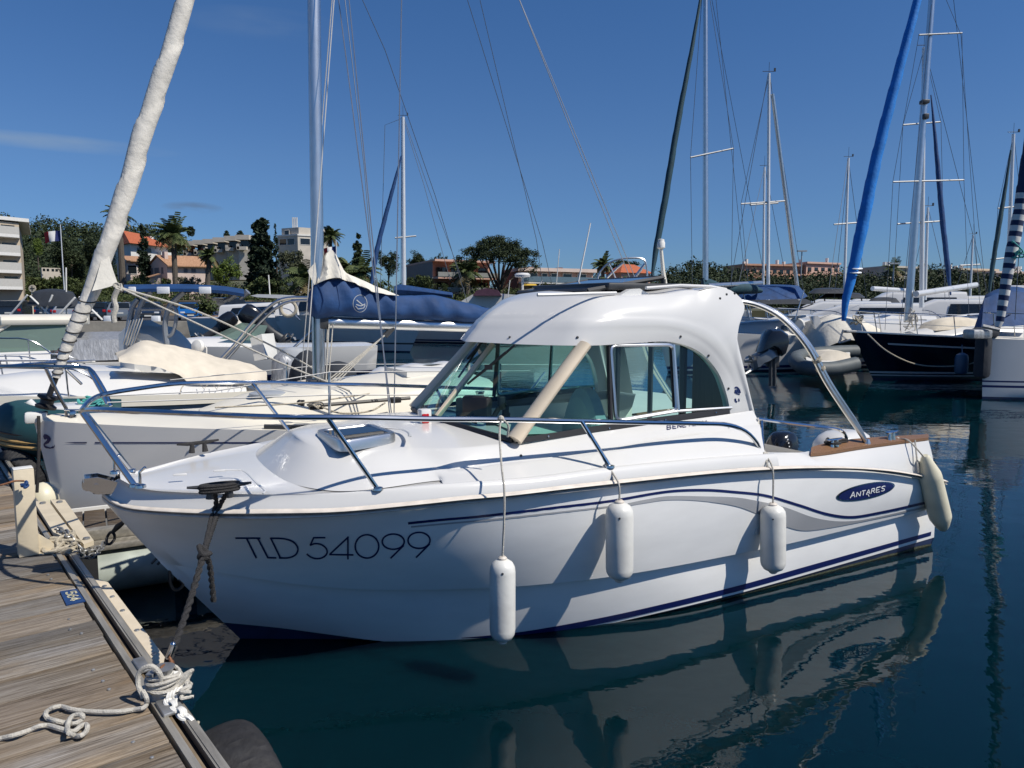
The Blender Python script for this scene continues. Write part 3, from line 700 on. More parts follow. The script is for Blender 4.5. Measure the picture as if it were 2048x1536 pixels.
# ---- graphics laid on the hull
BV=BVHTree.FromPolygons([p for p in hullmb.v],[f for f in hullmb.f])
def onhull(x,y,lift=.003):
    r=ray(x,y).normalized(); h=BV.ray_cast(CAMP,r)
    if h[0] is None: return None
    n=h[1] if h[1].dot(r)<0 else -h[1]
    return h[0]+n*lift
def ribbon(mb,poly,wpx,n=24,lift=.003,taper=None,closed=False):
    P=cat([(x,y,0) for x,y in poly],n) if len(poly)>2 else [Vector((*poly[0],0)).lerp(Vector((*poly[1],0)),i/(n-1)) for i in range(n)]
    L=[];Rr=[]
    for i,p in enumerate(P):
        a=P[max(0,i-1)]; b=P[min(n-1,i+1)]
        if closed and i in (0,n-1): a=P[n-2]; b=P[1]
        d=(b-a).normalized(); q=Vector((-d.y,d.x,0))*(wpx/2)*(taper(i/(n-1)) if taper else 1)
        u,v=onhull(p.x+q.x,p.y+q.y,lift),onhull(p.x-q.x,p.y-q.y,lift)
        if u is None or v is None: continue
        L.append(u);Rr.append(v)
    if len(L)>1: mb.grid([L,Rr])
def band(mb,up,lo,n=40,lift=.003):
    A=cat([(x,y,0) for x,y in up],n);C=cat([(x,y,0) for x,y in lo],n)
    rows=[[],[],[]]
    for a,c in zip(A,C):
        ps=[onhull(*(a.lerp(c,f))[:2],lift) for f in (0,.5,1)]
        if None in ps: continue
        for k in range(3): rows[k].append(ps[k])
    if len(rows[0])>1: mb.grid(rows)
g=MB()
ribbon(g,[(816,1046),(885,1039),(960,1032.5),(1110,1015),(1220,1002),(1335,983),(1410,980),(1470,984),(1530,991),(1600,1011),(1650,1027),(1700,1034),(1750,1027),(1852,1005),(1878,999)],5,140)
band(g,[(922,1275),(980,1270),(1050,1262),(1160,1243),(1272,1220),(1472,1172),(1610,1133),(1862,1063)],[(924,1276),(985,1275),(1055,1272),(1165,1254),(1272,1231),(1472,1183),(1610,1144),(1861,1071)],80)
g.build('navy_stripe','navy',boat)
g=MB(); ribbon(g,[(822,1053),(900,1046),(1000,1037),(1210,1014),(1262,1008)],3.2,50,.0035)
band(g,[(1255,1006),(1290,999),(1335,992),(1410,992.5),(1475,995),(1531,1005),(1572,1015),(1625,1034),(1675,1042),(1725,1039),(1855,1011),(1876,1006)],[(1255,1012),(1290,1006),(1335,1000),(1397,1001.5),(1470,1012),(1520,1030),(1575,1054),(1607,1061),(1650,1057),(1725,1043),(1855,1015),(1876,1010)],90,.0035)
g.build('grey_swoosh','grey',boat)
def arc(cx,cy,rx,ry,a0,a1,n=20): return [(cx+rx*math.cos(R(a0+(a1-a0)*i/(n-1))),cy+ry*math.sin(R(a0+(a1-a0)*i/(n-1)))) for i in range(n)]
g=MB(); W_=3.3
def ln(*p,n=10): 
    for a,b in zip(p,p[1:]): ribbon(g,[a,b],W_,n)
ln((471,1075.5),(521,1075.5)); ln((493,1075),(513,1115.5))
ln((515.5,1075),(536,1114.5)); ln((535,1114.5),(553,1115))
ln((542,1076),(561,1115)); ribbon(g,[(540,1075.7),(560,1076),(574,1078),(588,1084),(596,1096),(592,1108),(578,1114.5),(558,1115)],W_,40)
ln((651,1074.5),(626.5,1074.5)); ln((627.5,1074.5),(620.5,1090)); ribbon(g,[(620,1090),(630,1086.5),(643,1088.5),(653,1097),(654,1106),(646,1114),(634,1116.5),(622,1113.5),(613.5,1107)],W_,40)
ln((696,1072),(696,1118)); ln((697,1073),(659,1108.5)); ln((659,1108.3),(707,1109))
ribbon(g,arc(734,1092,23.5,23.3,0,360,40),W_,60,closed=True)
ribbon(g,arc(786.5,1082.5,22,15.2,0,360,36),W_,60,closed=True); ln((807.5,1090),(781,1116))
ribbon(g,arc(838,1080,22,16,0,360,36),W_,60,closed=True); ln((859.5,1087),(832,1114.5))
g.build('registration_lettering','navy',boat)
# oval badge
def badge(mb,cx,cy,a,b,tilt,lift,n=40):
    c,s=math.cos(tilt),math.sin(tilt); rows=[]
    for k in (1,.66,.33,.02): rows.append([onhull(cx+a*k*math.cos(q)*c-b*k*math.sin(q)*s,cy+a*k*math.cos(q)*s+b*k*math.sin(q)*c,lift) for q in [2*math.pi*i/n for i in range(n)]])
    mb.loft(rows)
tl=math.atan2(-25,117)
g=MB(); badge(g,1730.5,982.5,59.5,15.5,tl,.004); bd=g.build('hull_badge','steel',boat)
g=MB(); badge(g,1730.5,982.5,55.5,13,tl,.007); g.build('badge_field','navy',bd)
STK={'A':[[(0,1),(.5,0),(1,1)],[(.2,.65),(.8,.65)]],'N':[[(0,1),(0,0),(1,1),(1,0)]],'T':[[(0,0),(1,0)],[(.5,0),(.5,1)]],'R':[[(0,1),(0,0),(.8,.05),(.85,.42),(0,.5)],[(.4,.5),(1,1)]],'E':[[(1,0),(0,0),(0,1),(1,1)],[(0,.5),(.8,.5)]],'S':[[(1,.12),(.6,0),(.1,.12),(.15,.42),(.8,.58),(.95,.85),(.5,1),(0,.88)]],'B':[[(0,0),(0,1),(.8,.98),(.95,.75),(.75,.5),(0,.5)],[(.7,.48),(.85,.25),(.65,.02),(0,0)]],'U':[[(0,0),(.02,.75),(.5,1),(.98,.75),(1,0)]]}
def strokes(text,x0,y0,dx,dy,ux,uy,wpx,fn,mb,gap=1.35,big=1.0):
    """letters along direction (ux,uy) px with height (dx,dy) px"""
    x,y=x0,y0
    for i,ch in enumerate(text):
        k=big if i==0 else 1.0
        for st_ in STK[ch]:
            pts=[(x+ux*a*k-dx*(b-1)*-1*0+(-dx)*(1-b)*k,y+uy*a*k+(-dy)*(1-b)*k) for a,b in st_]
            for p,q in zip(pts,pts[1:]): fn(mb,p,q,wpx)
        x+=ux*gap*k; y+=uy*gap*k
g=MB(); strokes('ANTARES',1698,995.5,-1.5,9.5,7.4,-1.62,1.6,lambda mb,p,q,wd_:ribbon(mb,[p,q],wd_,5,.010),g,1.33,1.25)
ribbon(g,[(1733,987),(1736,992)],1.5,4,.010)
g.build('badge_lettering','wht',bd)
# maker's name on the cabin side, horse emblem on the quarter
TV=BVHTree.FromPolygons(tr.v,tr.f); QV=BVHTree.FromPolygons(sh.v,sh.f)
def onbv(bv,x,y,lift):
    r=ray(x,y).normalized(); h=bv.ray_cast(CAMP,r)
    if h[0] is None: return None
    n=h[1] if h[1].dot(r)<0 else -h[1]
    return h[0]+n*lift
def rib2(bv):
    def f(mb,p,q,wd_):
        d=Vector((q[0]-p[0],q[1]-p[1])); 
        if d.length<1e-6: return
        d.normalize(); o=(-d.y*wd_/2,d.x*wd_/2)
        P=[onbv(bv,p[0]+k*o[0],p[1]+k*o[1],.003) for k in(1,-1)]+[onbv(bv,q[0]+k*o[0],q[1]+k*o[1],.003) for k in(-1,1)]
        if None not in P: mb.add(P,[(0,1,2,3)])
    return f
g=MB(); strokes('BENETEAU',1334,859.5,0,7.2,7,-1.0,1.7,rib2(TV),g,1.42,1.15); g.build('maker_lettering','navy',boat)
g=MB(); rf=rib2(QV)
for pl in ([(1469,776),(1473,774),(1478,779),(1480,786)],[(1471,779),(1470,786),(1474,784)],[(1472,787),(1479,789)],[(1470,797),(1471,803),(1474,804)],[(1477,797),(1478,803)],[(1473,779),(1477,786)]):
    for p,q in zip(pl,pl[1:]): rf(g,p,q,3.2 if pl[0][0]<1472 else 2.2)
g.build('horse_emblem','navy',boat)
# fasteners on the cabin shell
for x,y in ((1020,675),(1155,675),(1361,673),(1417,711),(1457,777),(1440,597),(1453,589),(1469,587),(1042,912)):
    p=onbv(QV,x,y,.002) or onbv(TV,x,y,.002)
    if p: g=MB(); g.lathe([(.009,-.003),(.008,.003),(.003,.005)],p,NN,8); g.build('press_stud','char',boat)
# shackle rope under the stem
g=MB(); P=[hp(x,y,.0) for x,y in ((340,1140),(340,1160),(345,1176),(354,1180),(363,1174),(366,1166),(357,1158))]; g.tube(cat(P,26),.010,6); g.build('bow_eye_strop','black',boat)
g=MB(); 
for x,y in ((310,1120),(322,1122)): 
    c=hp(x,y,-.02); g.tube([c-Vector((.02,0,.02)),c+Vector((.02,0,.02))],.008,6)
g.build('bow_eye','char',boat)
p_=onhull(1514,1062); g=MB(); g.lathe([(.026,-.004),(.026,.006),(.012,.008)],p_,NN,14); g.build('skin_fitting','gel',boat)
# ---- four fenders hanging over the side
def fender(label,mat,x,ytop,ybot,rpx,lines,t,xb=None,oldfash=False):
    top=hp(x,ytop,t); bot=hp(xb or x,ybot,t)
    r=rpx/F*top.y; d=(top-bot); L=d.length; m=MB()
    if oldfash: prof=[(r*.25,0),(r*.42,.02*L),(r*.62,.06*L),(r*.97,.17*L),(r,.20*L),(r,.72*L),(r*.97,.76*L),(r*.60,.90*L),(r*.42,.97*L),(r*.25,L)]
    else: prof=[(r*.12,0),(r*.45,.015*L),(r*.78,.05*L),(r*.95,.10*L),(r,.16*L),(r,.5*L),(r,.84*L),(r*.95,.90*L),(r*.78,.95*L),(r*.45,.985*L),(r*.12,L)]
    m.lathe(prof,bot,d,28); o=m.build('fender',mat); tag(o,label,'fender','white fenders along the boat side')
    dn=d.normalized(); a_n=dn.orthogonal().normalized(); b_n=dn.cross(a_n)
    if not oldfash:
        for e_,sg_ in ((top,1),(bot,-1)):
            q=MB(); q.lathe([(r*.34,-.012),(r*.34,.004),(r*.22,.012),(r*.10,.012)],e_,dn*sg_,16); q.build('fender_eye','rub',o)
        q=MB(); q.lathe([(.007,-.002),(.007,.003),(.002,.004)],top-dn*r*1.2+(CAMP-top).normalized()*r*1.0,(CAMP-top),8); q.build('fender_valve','char',o)
    mb=MB()
    for ln_ in lines: mb.tube(cat([hp(*p) for p in ln_],18) if len(ln_)>2 else [hp(*p) for p in ln_],.0065,6)
    for ln_ in lines[:1]: 
        k=hp(*ln_[0]); mb.ball(k,.018,0,8)
    mb.build('fender_line','ropew' if oldfash is False else 'ropew',o)
    return o
fender('long white fender hanging lowest on a line from the guard rail, nearest the bow','fender',1005,1117,1283,27,[[(1002,837,1.035),(999,862,1.05),(1003,930,1.19),(1009,990,1.25),(1005,1117,1.25)],[(1002,837,1.035),(1016,850,1.05),(1015,874,1.04)]],1.25)
fender('white fender tied to the second stanchion, hanging mid hull beside the long one','fender',1239,1004,1160,28.5,[[(1214,930,1.08),(1228,950,1.16),(1238,970,1.24),(1239,1004,1.24)],[(1215,930,1.08),(1224,945,1.12),(1226,960,1.16)]],1.24)
fender('white fender tied at the cabin corner, hanging left of the oval hull badge','fender',1546,1009,1143,25.5,[[(1527,905,1.06),(1541,925,1.17),(1546,942,1.21),(1546,1009,1.21)],[(1527,905,1.06),(1520,902,1.06),(1546,910,1.08)],[(1528,905,1.08),(1535,930,1.17),(1535,935,1.17)]],1.21)
fender('yellowed slanting fender with eyelet ends hanging at the stern corner','fendery',1850,911,1060,22,[[(1795,878,1.0),(1815,880,1.08),(1840,905,1.17),(1850,918,1.17)],[(1830,880,1.09),(1835,930,1.15),(1837,945,1.15)]],1.17,1887,True)
# ================================================================ timber pontoon with its fittings
PZ=.5
_a=G(376,1528,PZ); _b=G(107,1103,PZ); EY=(_b-_a).normalized(); EX=Vector((EY.y,-EY.x,0))
PRZ=math.atan2(EY.y,EY.x)-math.pi/2
def lp(x,y,z=PZ): d=G(x,y,z)-_a; return Vector((d.dot(EX),d.dot(EY),z))
def lw(x,y,z): return _a*1.0-Vector((0,0,_a.z))+EX*x+EY*y+Vector((0,0,z))
def woodmat(name,c1,c2,c3,gs=1.0):
    m=bpy.data.materials.new(name); m.use_nodes=True; t=m.node_tree; b=t.nodes['Principled BSDF']; b.inputs['Roughness'].default_value=.85; b.inputs['Specular IOR Level'].default_value=.25
    c=t.nodes.new("ShaderNodeTexCoord"); g=t.nodes.new("ShaderNodeNewGeometry")
    sh_=t.nodes.new("ShaderNodeVectorMath"); sh_.operation='MULTIPLY_ADD'; sh_.inputs[1].default_value=(1,1,1)
    cb_=t.nodes.new("ShaderNodeCombineXYZ"); mu=t.nodes.new("ShaderNodeMath"); mu.operation='MULTIPLY'; mu.inputs[1].default_value=37.0; t.links.new(g.outputs['Random Per Island'],mu.inputs[0])
    for i in range(3): t.links.new(mu.outputs[0],cb_.inputs[i])
    t.links.new(c.outputs['Object'],sh_.inputs[0]); t.links.new(cb_.outputs[0],sh_.inputs[2])
    def nz(sc,st,det,rough=.6,dist=0):
        mp=t.nodes.new("ShaderNodeMapping"); mp.inputs['Scale'].default_value=st; n=t.nodes.new("ShaderNodeTexNoise"); n.inputs['Scale'].default_value=sc; n.inputs['Detail'].default_value=det; n.inputs['Roughness'].default_value=rough; n.inputs['Distortion'].default_value=dist
        t.links.new(sh_.outputs[0],mp.inputs[0]); t.links.new(mp.outputs[0],n.inputs['Vector']); return n.outputs[0]
    grain=nz(9*gs,(.24,3.8,3.8),9,.75,1.1); blot=nz(1.6*gs,(.8,3,1),3); fine=nz(34*gs,(.10,3.2,3.2),4,.7)
    def ramp(src,stops):
        r=t.nodes.new("ShaderNodeValToRGB"); e=r.color_ramp.elements
        while len(e)<len(stops): e.new(.5)
        for k,(p,col) in enumerate(stops): e[k].position=p; e[k].color=(*col,1)
        t.links.new(src,r.inputs[0]); return r.outputs[0]
    A=ramp(grain,[(.30,c1),(.48,c2),(.68,c3)])
    warm=ramp(blot,[(.36,(1,1,1.02)),(.52,(.95,.92,.88)),(.66,(.92,.78,.60))])
    mx=t.nodes.new("ShaderNodeMix"); mx.data_type='RGBA'; mx.blend_type='MULTIPLY'; mx.inputs[0].default_value=1; t.links.new(A,mx.inputs[6]); t.links.new(warm,mx.inputs[7])
    cr=ramp(fine,[(.34,(.22,.20,.18)),(.47,(1,1,1))])
    m2=t.nodes.new("ShaderNodeMix"); m2.data_type='RGBA'; m2.blend_type='MULTIPLY'; m2.inputs[0].default_value=.6; t.links.new(mx.outputs[2],m2.inputs[6]); t.links.new(cr,m2.inputs[7])
    hs=t.nodes.new("ShaderNodeHueSaturation"); mr=t.nodes.new("ShaderNodeMapRange"); mr.inputs[3].default_value=.58; mr.inputs[4].default_value=1.30
    t.links.new(g.outputs['Random Per Island'],mr.inputs[0]); t.links.new(mr.outputs[0],hs.inputs['Value']); t.links.new(m2.outputs[2],hs.inputs['Color'])
    fr2=t.nodes.new("ShaderNodeMath"); fr2.operation='FRACT'; mu2=t.nodes.new("ShaderNodeMath"); mu2.operation='MULTIPLY'; mu2.inputs[1].default_value=7.31; t.links.new(g.outputs['Random Per Island'],mu2.inputs[0]); t.links.new(mu2.outputs[0],fr2.inputs[0])
    tn=ramp(fr2.outputs[0],[(.15,(.92,.98,1.06)),(.6,(1.01,.98,.92)),(.95,(1.04,.95,.84))]); m3=t.nodes.new("ShaderNodeMix"); m3.data_type='RGBA'; m3.blend_type='MULTIPLY'; m3.inputs[0].default_value=1; t.links.new(hs.outputs[0],m3.inputs[6]); t.links.new(tn,m3.inputs[7]); t.links.new(m3.outputs[2],b.inputs['Base Color'])
    ad=t.nodes.new("ShaderNodeMath"); ad.operation='ADD'; t.links.new(grain,ad.inputs[0]); t.links.new(fine,ad.inputs[1])
    bp=t.nodes.new("ShaderNodeBump"); bp.inputs['Strength'].default_value=1.0; bp.inputs['Distance'].default_value=.006; t.links.new(ad.outputs[0],bp.inputs['Height']); t.links.new(bp.outputs[0],b.inputs['Normal'])
    return m
M['plank']=woodmat('weathered_plank',(.10,.085,.07),(.25,.22,.19),(.40,.375,.345))
M['plankd']=woodmat('dark_weathered_plank',(.05,.04,.033),(.115,.095,.08),(.20,.175,.15),1.2)
M['rail']=pm('weathered_alu_rail',(.42,.39,.33),.45,.55,var=.22,scale=7,stretch=(6,.6,6),bump=.12)
M['railb']=pm('stained_alu_rail',(.28,.21,.13),.6,.3,var=.4,scale=9,stretch=(6,.8,6))
M['slot']=pm('slot_black',(.012,.011,.010),.9,var=.3)  # near-black colour for the sunken slot of the edge rail
M['cstrip']=pm('cream_rubbing_strip',(.66,.57,.43),.55,var=.10,scale=9,bump=.08)
M['bluep']=pm('blue_enamel',(.012,.045,.15),.45,var=.15,scale=20)
M['ypaint']=pm('cream_number_paint',(.66,.63,.45),.6)
pon=thing('timber_pontoon',(_a.x,_a.y,0),'weathered timber pontoon with a slotted metal edge rail, along the left corner','pontoon',rz=PRZ)
random.seed(4)
mb=MB(); y=-2.2; nails=[]
while y<9.5:
    wd_=random.choice((.205,.22,.235)); x1=-.004-random.random()*.012
    mb.box(((-3.4+x1)/2,y+wd_/2,PZ-.018+random.uniform(-.003,.003)),(3.4+x1,wd_-.010,.035),rot=Matrix.Rotation(random.uniform(-.003,.003),3,'X'),bev=.004)
    if -.5<y<3:
        for xx in (-.10,-.9,-1.75):
            for k in (.3,.7):
                if random.random()<.42: nails.append((xx+random.uniform(-.02,.02),y+wd_*k,PZ+.001))
    y+=wd_
mb.build('decking','plank',pon,ang=50); 
for p_ in nails[:60]: m_=MB(); m_.lathe([(.007,-.003),(.007,.003),(.004,.005)],p_,n=8); m_.build('deck_screw','galv',pon)
mb=MB(); mb.box((-1.7,3.6,.25),(3.2,11.5,.32)); mb.build('float','gelaged',pon)
mb=MB()
for x0,x1,zt,mi in ((.004,.030,0,0),(.030,.042,-.006,1),(.042,.066,-.034,2),(.066,.074,-.004,0),(.074,.10,.0,0)):
    mb.box(((x0+x1)/2,3.4,PZ+zt-.06+.002),(x1-x0-.0008,11.4,.12),mi)
mb.build('edge_rail',['rail','railb','slot'],pon,False)
# cream rubbing strip with bolts
ya=lp(175,1160).y; yb=lp(312,1326).y
mb=MB(); mb.prism([(.103,ya,PZ-.10),(.128,ya-.03,PZ-.10),(.150,ya-.10,PZ-.10),(.150,yb,PZ-.10),(.103,yb,PZ-.10)],(0,0,.096)); stp=mb.build('rubbing_strip','cstrip',pon,False)
for f in (.12,.27,.45,.68,.92):
    mb=MB(); mb.lathe([(.012,0),(.011,.005),(.004,.006)],(.122,ya+(yb-ya)*f,PZ-.004),n=10); mb.build('strip_bolt','galv',stp)
q=[lp(x,y,PZ) for x,y in ((120,1185),(154,1180),(171,1204),(133,1212))]
mb=MB(); mb.prism([(p.x,p.y,PZ+.001) for p in q],(0,0,.006)); pl=mb.build('number_plate','bluep',pon,False); tag(pl,'blue berth number plate with cream digits')
mb=MB()
def plf(a,b):  # a along the pontoon edge, b across: digits read from the water side
    A,Bq,C,Dq=[Vector((p.x,p.y,PZ+.0085)) for p in q]
    # text runs from A-B side to D-C side
    return (A.lerp(Bq,b)).lerp(Dq.lerp(C,b),a)
dig={'5':[[(.95,0),(.08,0),(.0,.42),(.35,.38),(.75,.42),(.98,.62),(.92,.88),(.5,1),(.02,.92)]],'6':[[(.85,.0),(.35,.25),(.03,.62),(.15,.93),(.5,1),(.88,.9),(.98,.7),(.8,.5),(.4,.48),(.08,.62)]],'4':[[(.7,1),(.7,0),(.0,.68),(1,.68)]]}
for i,ch in enumerate('564'):
    a0=.17+i*.24; a1=a0+.19
    for st_ in dig[ch]:
        pts=[plf(a0+(a1-a0)*u,.80-.52*v) for u,v in st_]
        pp=cat(pts,20) if ch!='4' else pts
        for p_,q_ in zip(pp,pp[1:]):
            d=(q_-p_).normalized(); o=Vector((-d.y,d.x,0))*.005; mb.add([p_+o,p_-o,q_-o+d*.003,q_+o+d*.003],[(0,1,2,3)])
mb.build('plate_digits','ypaint',pl,False)
M['tyrerub']=pm('weathered_tyre_rubber',(.017,.017,.019),.75,var=.3,scale=14,bump=.3)
# tyre hung on the side
def tyre(c,axis,Rm,r,name,label,grp=None):
    c=Vector(c); q=Vector((0,0,1)).rotation_difference(Vector(axis).normalized()); m=MB(); N=132; n=24; rings=[]
    for i in range(N):
        a=2*math.pi*i/N; ring=[]
        for k in range(n):
            b=2*math.pi*k/n; cb_,sb=math.cos(b),math.sin(b); kx=math.copysign(abs(cb_)**.6,cb_); kz=math.copysign(abs(sb)**.75,sb)
            rr=Rm+r*.8*kx; z=r*kz*1.05
            if cb_>.1 and (i+2*(k%4 if k%4<3 else 1))%6==0: rr-=.010
            ring.append(c+q@Vector((rr*math.cos(a),rr*math.sin(a),z)))
        rings.append(ring)
    m.loft(rings,closed=True); o=m.build(name,'tyrerub'); return tag(o,label,'tyre',grp)
tc_=lp(452,1470,.40); tyre(lw(.23,tc_.y-.10,.10),EX+Vector((0,0,.10)),.27,.105,'tyre_fender','black tyre hung as a fender on the pontoon side, half under the bottom edge')
tc_=lp(8,905,.45); tyre(lw(.20,lp(20,915).y,.33),EX+EY*.5+Vector((0,0,.5)),.20,.09,'tyre_fender','worn grey tyre draped in teal rope on the far pontoon edge at the left margin')
# square steel post with gusset
pb=lp(57,1109); pw=lw(pb.x,pb.y,0)
post_=thing('mooring_post',(pw.x,pw.y,PZ),'square cream steel post with a blue knotted cord standing on the pontoon planks','post')
RT=Matrix.Rotation(PRZ,3,'Z')
mb=MB(); mb.box((pw.x,pw.y,PZ+.265),(.105,.085,.53),rot=RT,bev=.006); mb.build('post_tube','creampaint',post_)
mb=MB(); mb.box((pw.x,pw.y,PZ+.533),(.10,.08,.006),rot=RT,bev=.002); mb.build('post_cap','gelaged',post_)
mb=MB(); a=lw(pb.x+.054,pb.y,PZ+.002)
mb.prism([a-EY*.012,a+EX*.10-EY*.012,a+EX*.10+Vector((0,0,.02))-EY*.012,a+Vector((0,0,.12))-EY*.012],EY*.024); mb.box(a+EX*.05-EY*.0,(.11,.10,.008),rot=RT); mb.build('gusset_plate','creampaint',post_,False)
random.seed(7)
def tangle(mb,c,rad,n,r,seed,seg=7):
    rnd=random.Random(seed); pts=[]
    for i in range(n):
        a=rnd.uniform(0,6.28); h=rnd.uniform(-1,1); k=rnd.uniform(.6,1)
        pts.append(Vector(c)+Vector((math.cos(a)*rad[0]*k,math.sin(a)*rad[1]*k,h*rad[2])))
    mb.tube(cat(pts,n*5),r,seg)
def chain(mb,pts,ln_,wd_,r,mi=0):
    P=cat(pts,200); d=0; i=0; acc=[P[0]]
    for a,b in zip(P,P[1:]):
        d+=(b-a).length
        if d>=ln_*.74: acc.append(b); d=0
    for k,(a,b) in enumerate(zip(acc,acc[1:])):
        t=(b-a).normalized(); s=t.orthogonal().normalized(); s=Matrix.Rotation(.7+(math.pi/2)*(k%2),3,t)@s; c=(a+b)/2
        ring=[]
        for j in range(12):
            q=2*math.pi*j/12; cx=math.cos(q); ring.append(c+t*(math.copysign(1,cx)*(ln_/2-wd_/2)*(abs(cx)>.05)+cx*wd_/2)*.95+s*math.sin(q)*wd_/2)
        mb.tube(ring,r,5,mi,closed=True)
mb=MB(); c=D(50,963,pw.y-.07); mb.tube(cat([D(-20,975,pw.y-.3),D(10,968,pw.y-.2),D(30,962,pw.y-.12),D(48,962,pw.y-.075)],12),.006,6); o=mb.build('rusty_cord','rust'); tag(o,'thin brown cord running from the left edge to the cream post','rope')
mb=MB(); tangle(mb,D(49,974,pw.y-.085),(.022,.018,.03),8,.008,3); mb.build('cord_knot','bluep',o)
# chain and rope bundle at the post foot, strop to the neighbour's catway
cr=lw(.05,lp(118,1092).y,PZ+.03)
cb_o=MB(); tangle(cb_o,cr+Vector((.03,-.02,.0)),(.10,.09,.05),22,.011,5); tangle(cb_o,cr+Vector((.06,-.10,-.01)),(.11,.07,.04),18,.012,8)
o=cb_o.build('rope_bundle','ropebg'); tag(o,'weathered rope bundle knotted round the edge rail beside the cream post','rope')
mb=MB(); mb.tube(cat([D(136,1140,cr.y-.18),D(138,1152,cr.y-.24),D(128,1172,cr.y-.34),D(113,1188,cr.y-.44)],12),[.012]*6+[.011,.010,.009,.008,.006,.004],6); mb.build('frayed_end','ropebg',o)
def pz_(x,y,z): return G(x,y,z)
ch=MB(); sh1=pz_(213,1082,.46)
chain(ch,[cr+Vector((-.03,.05,.05)),cr+Vector((.02,.02,.06)),cr+Vector((.08,-.03,.045)),pz_(160,1099,.50),pz_(180,1100,.46),pz_(197,1096,.45),sh1],.050,.030,.0052)
chain(ch,[pz_(150,1104,.50),pz_(165,1112,.46),pz_(180,1113,.44),pz_(195,1106,.44),sh1],.050,.030,.0052)
chain(ch,[cr+Vector((-.06,.08,.045)),cr+Vector((-.02,.02,.07)),cr+Vector((.05,.0,.06)),cr+Vector((.10,-.08,.045))],.050,.030,.0052)
o=ch.build('mooring_chain','galv'); tag(o,'grey galvanised chain in two rows running from the rope bundle at the cream post','chain')
mb=MB(); L_=[pz_(213,1088,.46),pz_(214,1075,.49),pz_(222,1064,.53),pz_(228,1068,.52),pz_(229,1078,.48),pz_(220,1088,.46)]; mb.tube(cat(L_+[L_[0]],24),.009,6); mb.tube([pz_(226,1064,.53),pz_(236,1053,.58),pz_(249,1043,.64)],[.012,.02,.012],8); mb.build('thimble_strop','ropeblk',o)
# cast cleat and rope on the near rail
cc=lp(318,1395); cw=lw(.06,cc.y,PZ)
clt=thing('mooring_cleat',(cw.x,cw.y,PZ),'grey cast cleat on the pontoon edge wrapped in white rope','cleat')
mb=MB()
for sgn in (-1,1):
    pass
mb.lathe([(.050,0),(.046,.02),(.030,.05),(.030,.09),(.042,.115)],cw,n=14); mb.build('cleat_base','galv',clt)
mb=MB()
hornA=[cw+Vector((0,0,.10)),cw+Vector((0,0,.115))-EX*.04+EY*.02,cw+Vector((0,0,.15))-EX*.06+EY*.04]
q=[D(303,1337,cw.y),D(315,1343,cw.y),D(319,1364,cw.y),D(308,1368,cw.y),D(292,1345,cw.y)]
mb.tube([cw+Vector((0,0,.10)),D(306,1362,cw.y-.02),D(303,1345,cw.y-.02)],[.038,.030,.026],6,flat=.8); mb.build('cleat_horn','galv',clt)
mb=MB(); mb.tube([cw+Vector((.02,0,.09)),D(340,1378,cw.y),D(352,1354,cw.y),D(355,1346,cw.y)],[.026,.024,.022,.014],10); h2=mb.build('cleat_horn','gelaged',clt); tag(h2,'cleat horn painted off-white')
mb=MB(); a=lw(.05,lp(330,1420).y,PZ+.008); mb.box(a,(.075,.12,.016),rot=RT,bev=.005); mb.build('cleat_foot','galv',clt); mb=MB(); a=lw(.05,lp(296,1330).y,PZ+.008); mb.box(a,(.045,.14,.014),rot=RT,bev=.005); mb.build('cleat_foot','galv',clt)
mb=MB()
for i in range(5):
    a=[cw+Vector((math.cos(t)*(.056+.006*(i%2)),math.sin(t)*(.056+.006*(i%2)),.035+i*.014+.006*math.sin(2*t+i))) for t in [2*math.pi*k/18 for k in range(18)]]; mb.tube(a,.008,6,closed=True)
mb.tube(cat([D(308,1372,cw.y-.05),D(322,1362,cw.y-.05),D(318,1345,cw.y-.06),D(304,1333,cw.y-.06),D(288,1336,cw.y-.06),D(277,1350,cw.y-.06),D(277,1372,cw.y-.07),D(284,1388,cw.y-.08),D(287,1395,cw.y-.08)],40),.0095,8)
tangle(mb,cw+EX*.05-EY*.03+Vector((0,0,.05)),(.045,.045,.045),14,.0075,11)
for k in range(3): tangle(mb,cw+EX*.055-EY*(.05+.03*k)+Vector((0,0,.045-.004*k)),(.03,.028,.02),6,.007,20+k)
o=mb.build('lashing_rope','ropew'); tag(o,'white rope lashed in many turns round the cast pontoon cleat','rope')
def onp(x,y,h=.012): return G(x,y,PZ+h)
mb=MB(); RP=[(286,1382),(293,1396),(293,1408),(286,1416),(270,1419),(240,1423),(200,1424),(165,1422),(140,1418),(122,1413),(108,1415),(95,1422),(91,1430),(96,1437),(112,1442),(130,1446),(150,1447),(163,1440),(166,1432),(158,1429),(146,1432),(138,1441),(135,1455),(138,1466),(150,1472),(162,1471),(172,1463),(175,1455),(170,1449),(158,1455),(148,1463),(136,1462),(115,1456),(95,1451),(80,1452),(60,1460),(30,1470),(0,1477),(-30,1482)]
mb.tube(cat([onp(x,y,.012+.012*math.sin(i*1.7)**2+(.012 if 17<i<24 else 0)+(.05 if i==0 else .02 if i==1 else 0)) for i,(x,y) in enumerate(RP)],190),.0088,8); o=mb.build('loose_rope','ropew'); tag(o,'loose white rope lying in a loop on the pontoon planks','rope')
ch=MB()
for k in range(3):
    chain(ch,[cw+EX*(.05+.012*k)-EY*.02+Vector((0,0,.06)),pz_(335+k*5,1400,.52),pz_(352+k*4,1420,.51),pz_(372+k*3,1440-k*4,.50),pz_(390,1452,.48)][:5-k//2],.040,.026,.0055)
o=ch.build('mooring_chain','gelaged'); tag(o,'whitened chain tail hanging from the rope-wrapped cleat over the pontoon edge','chain')
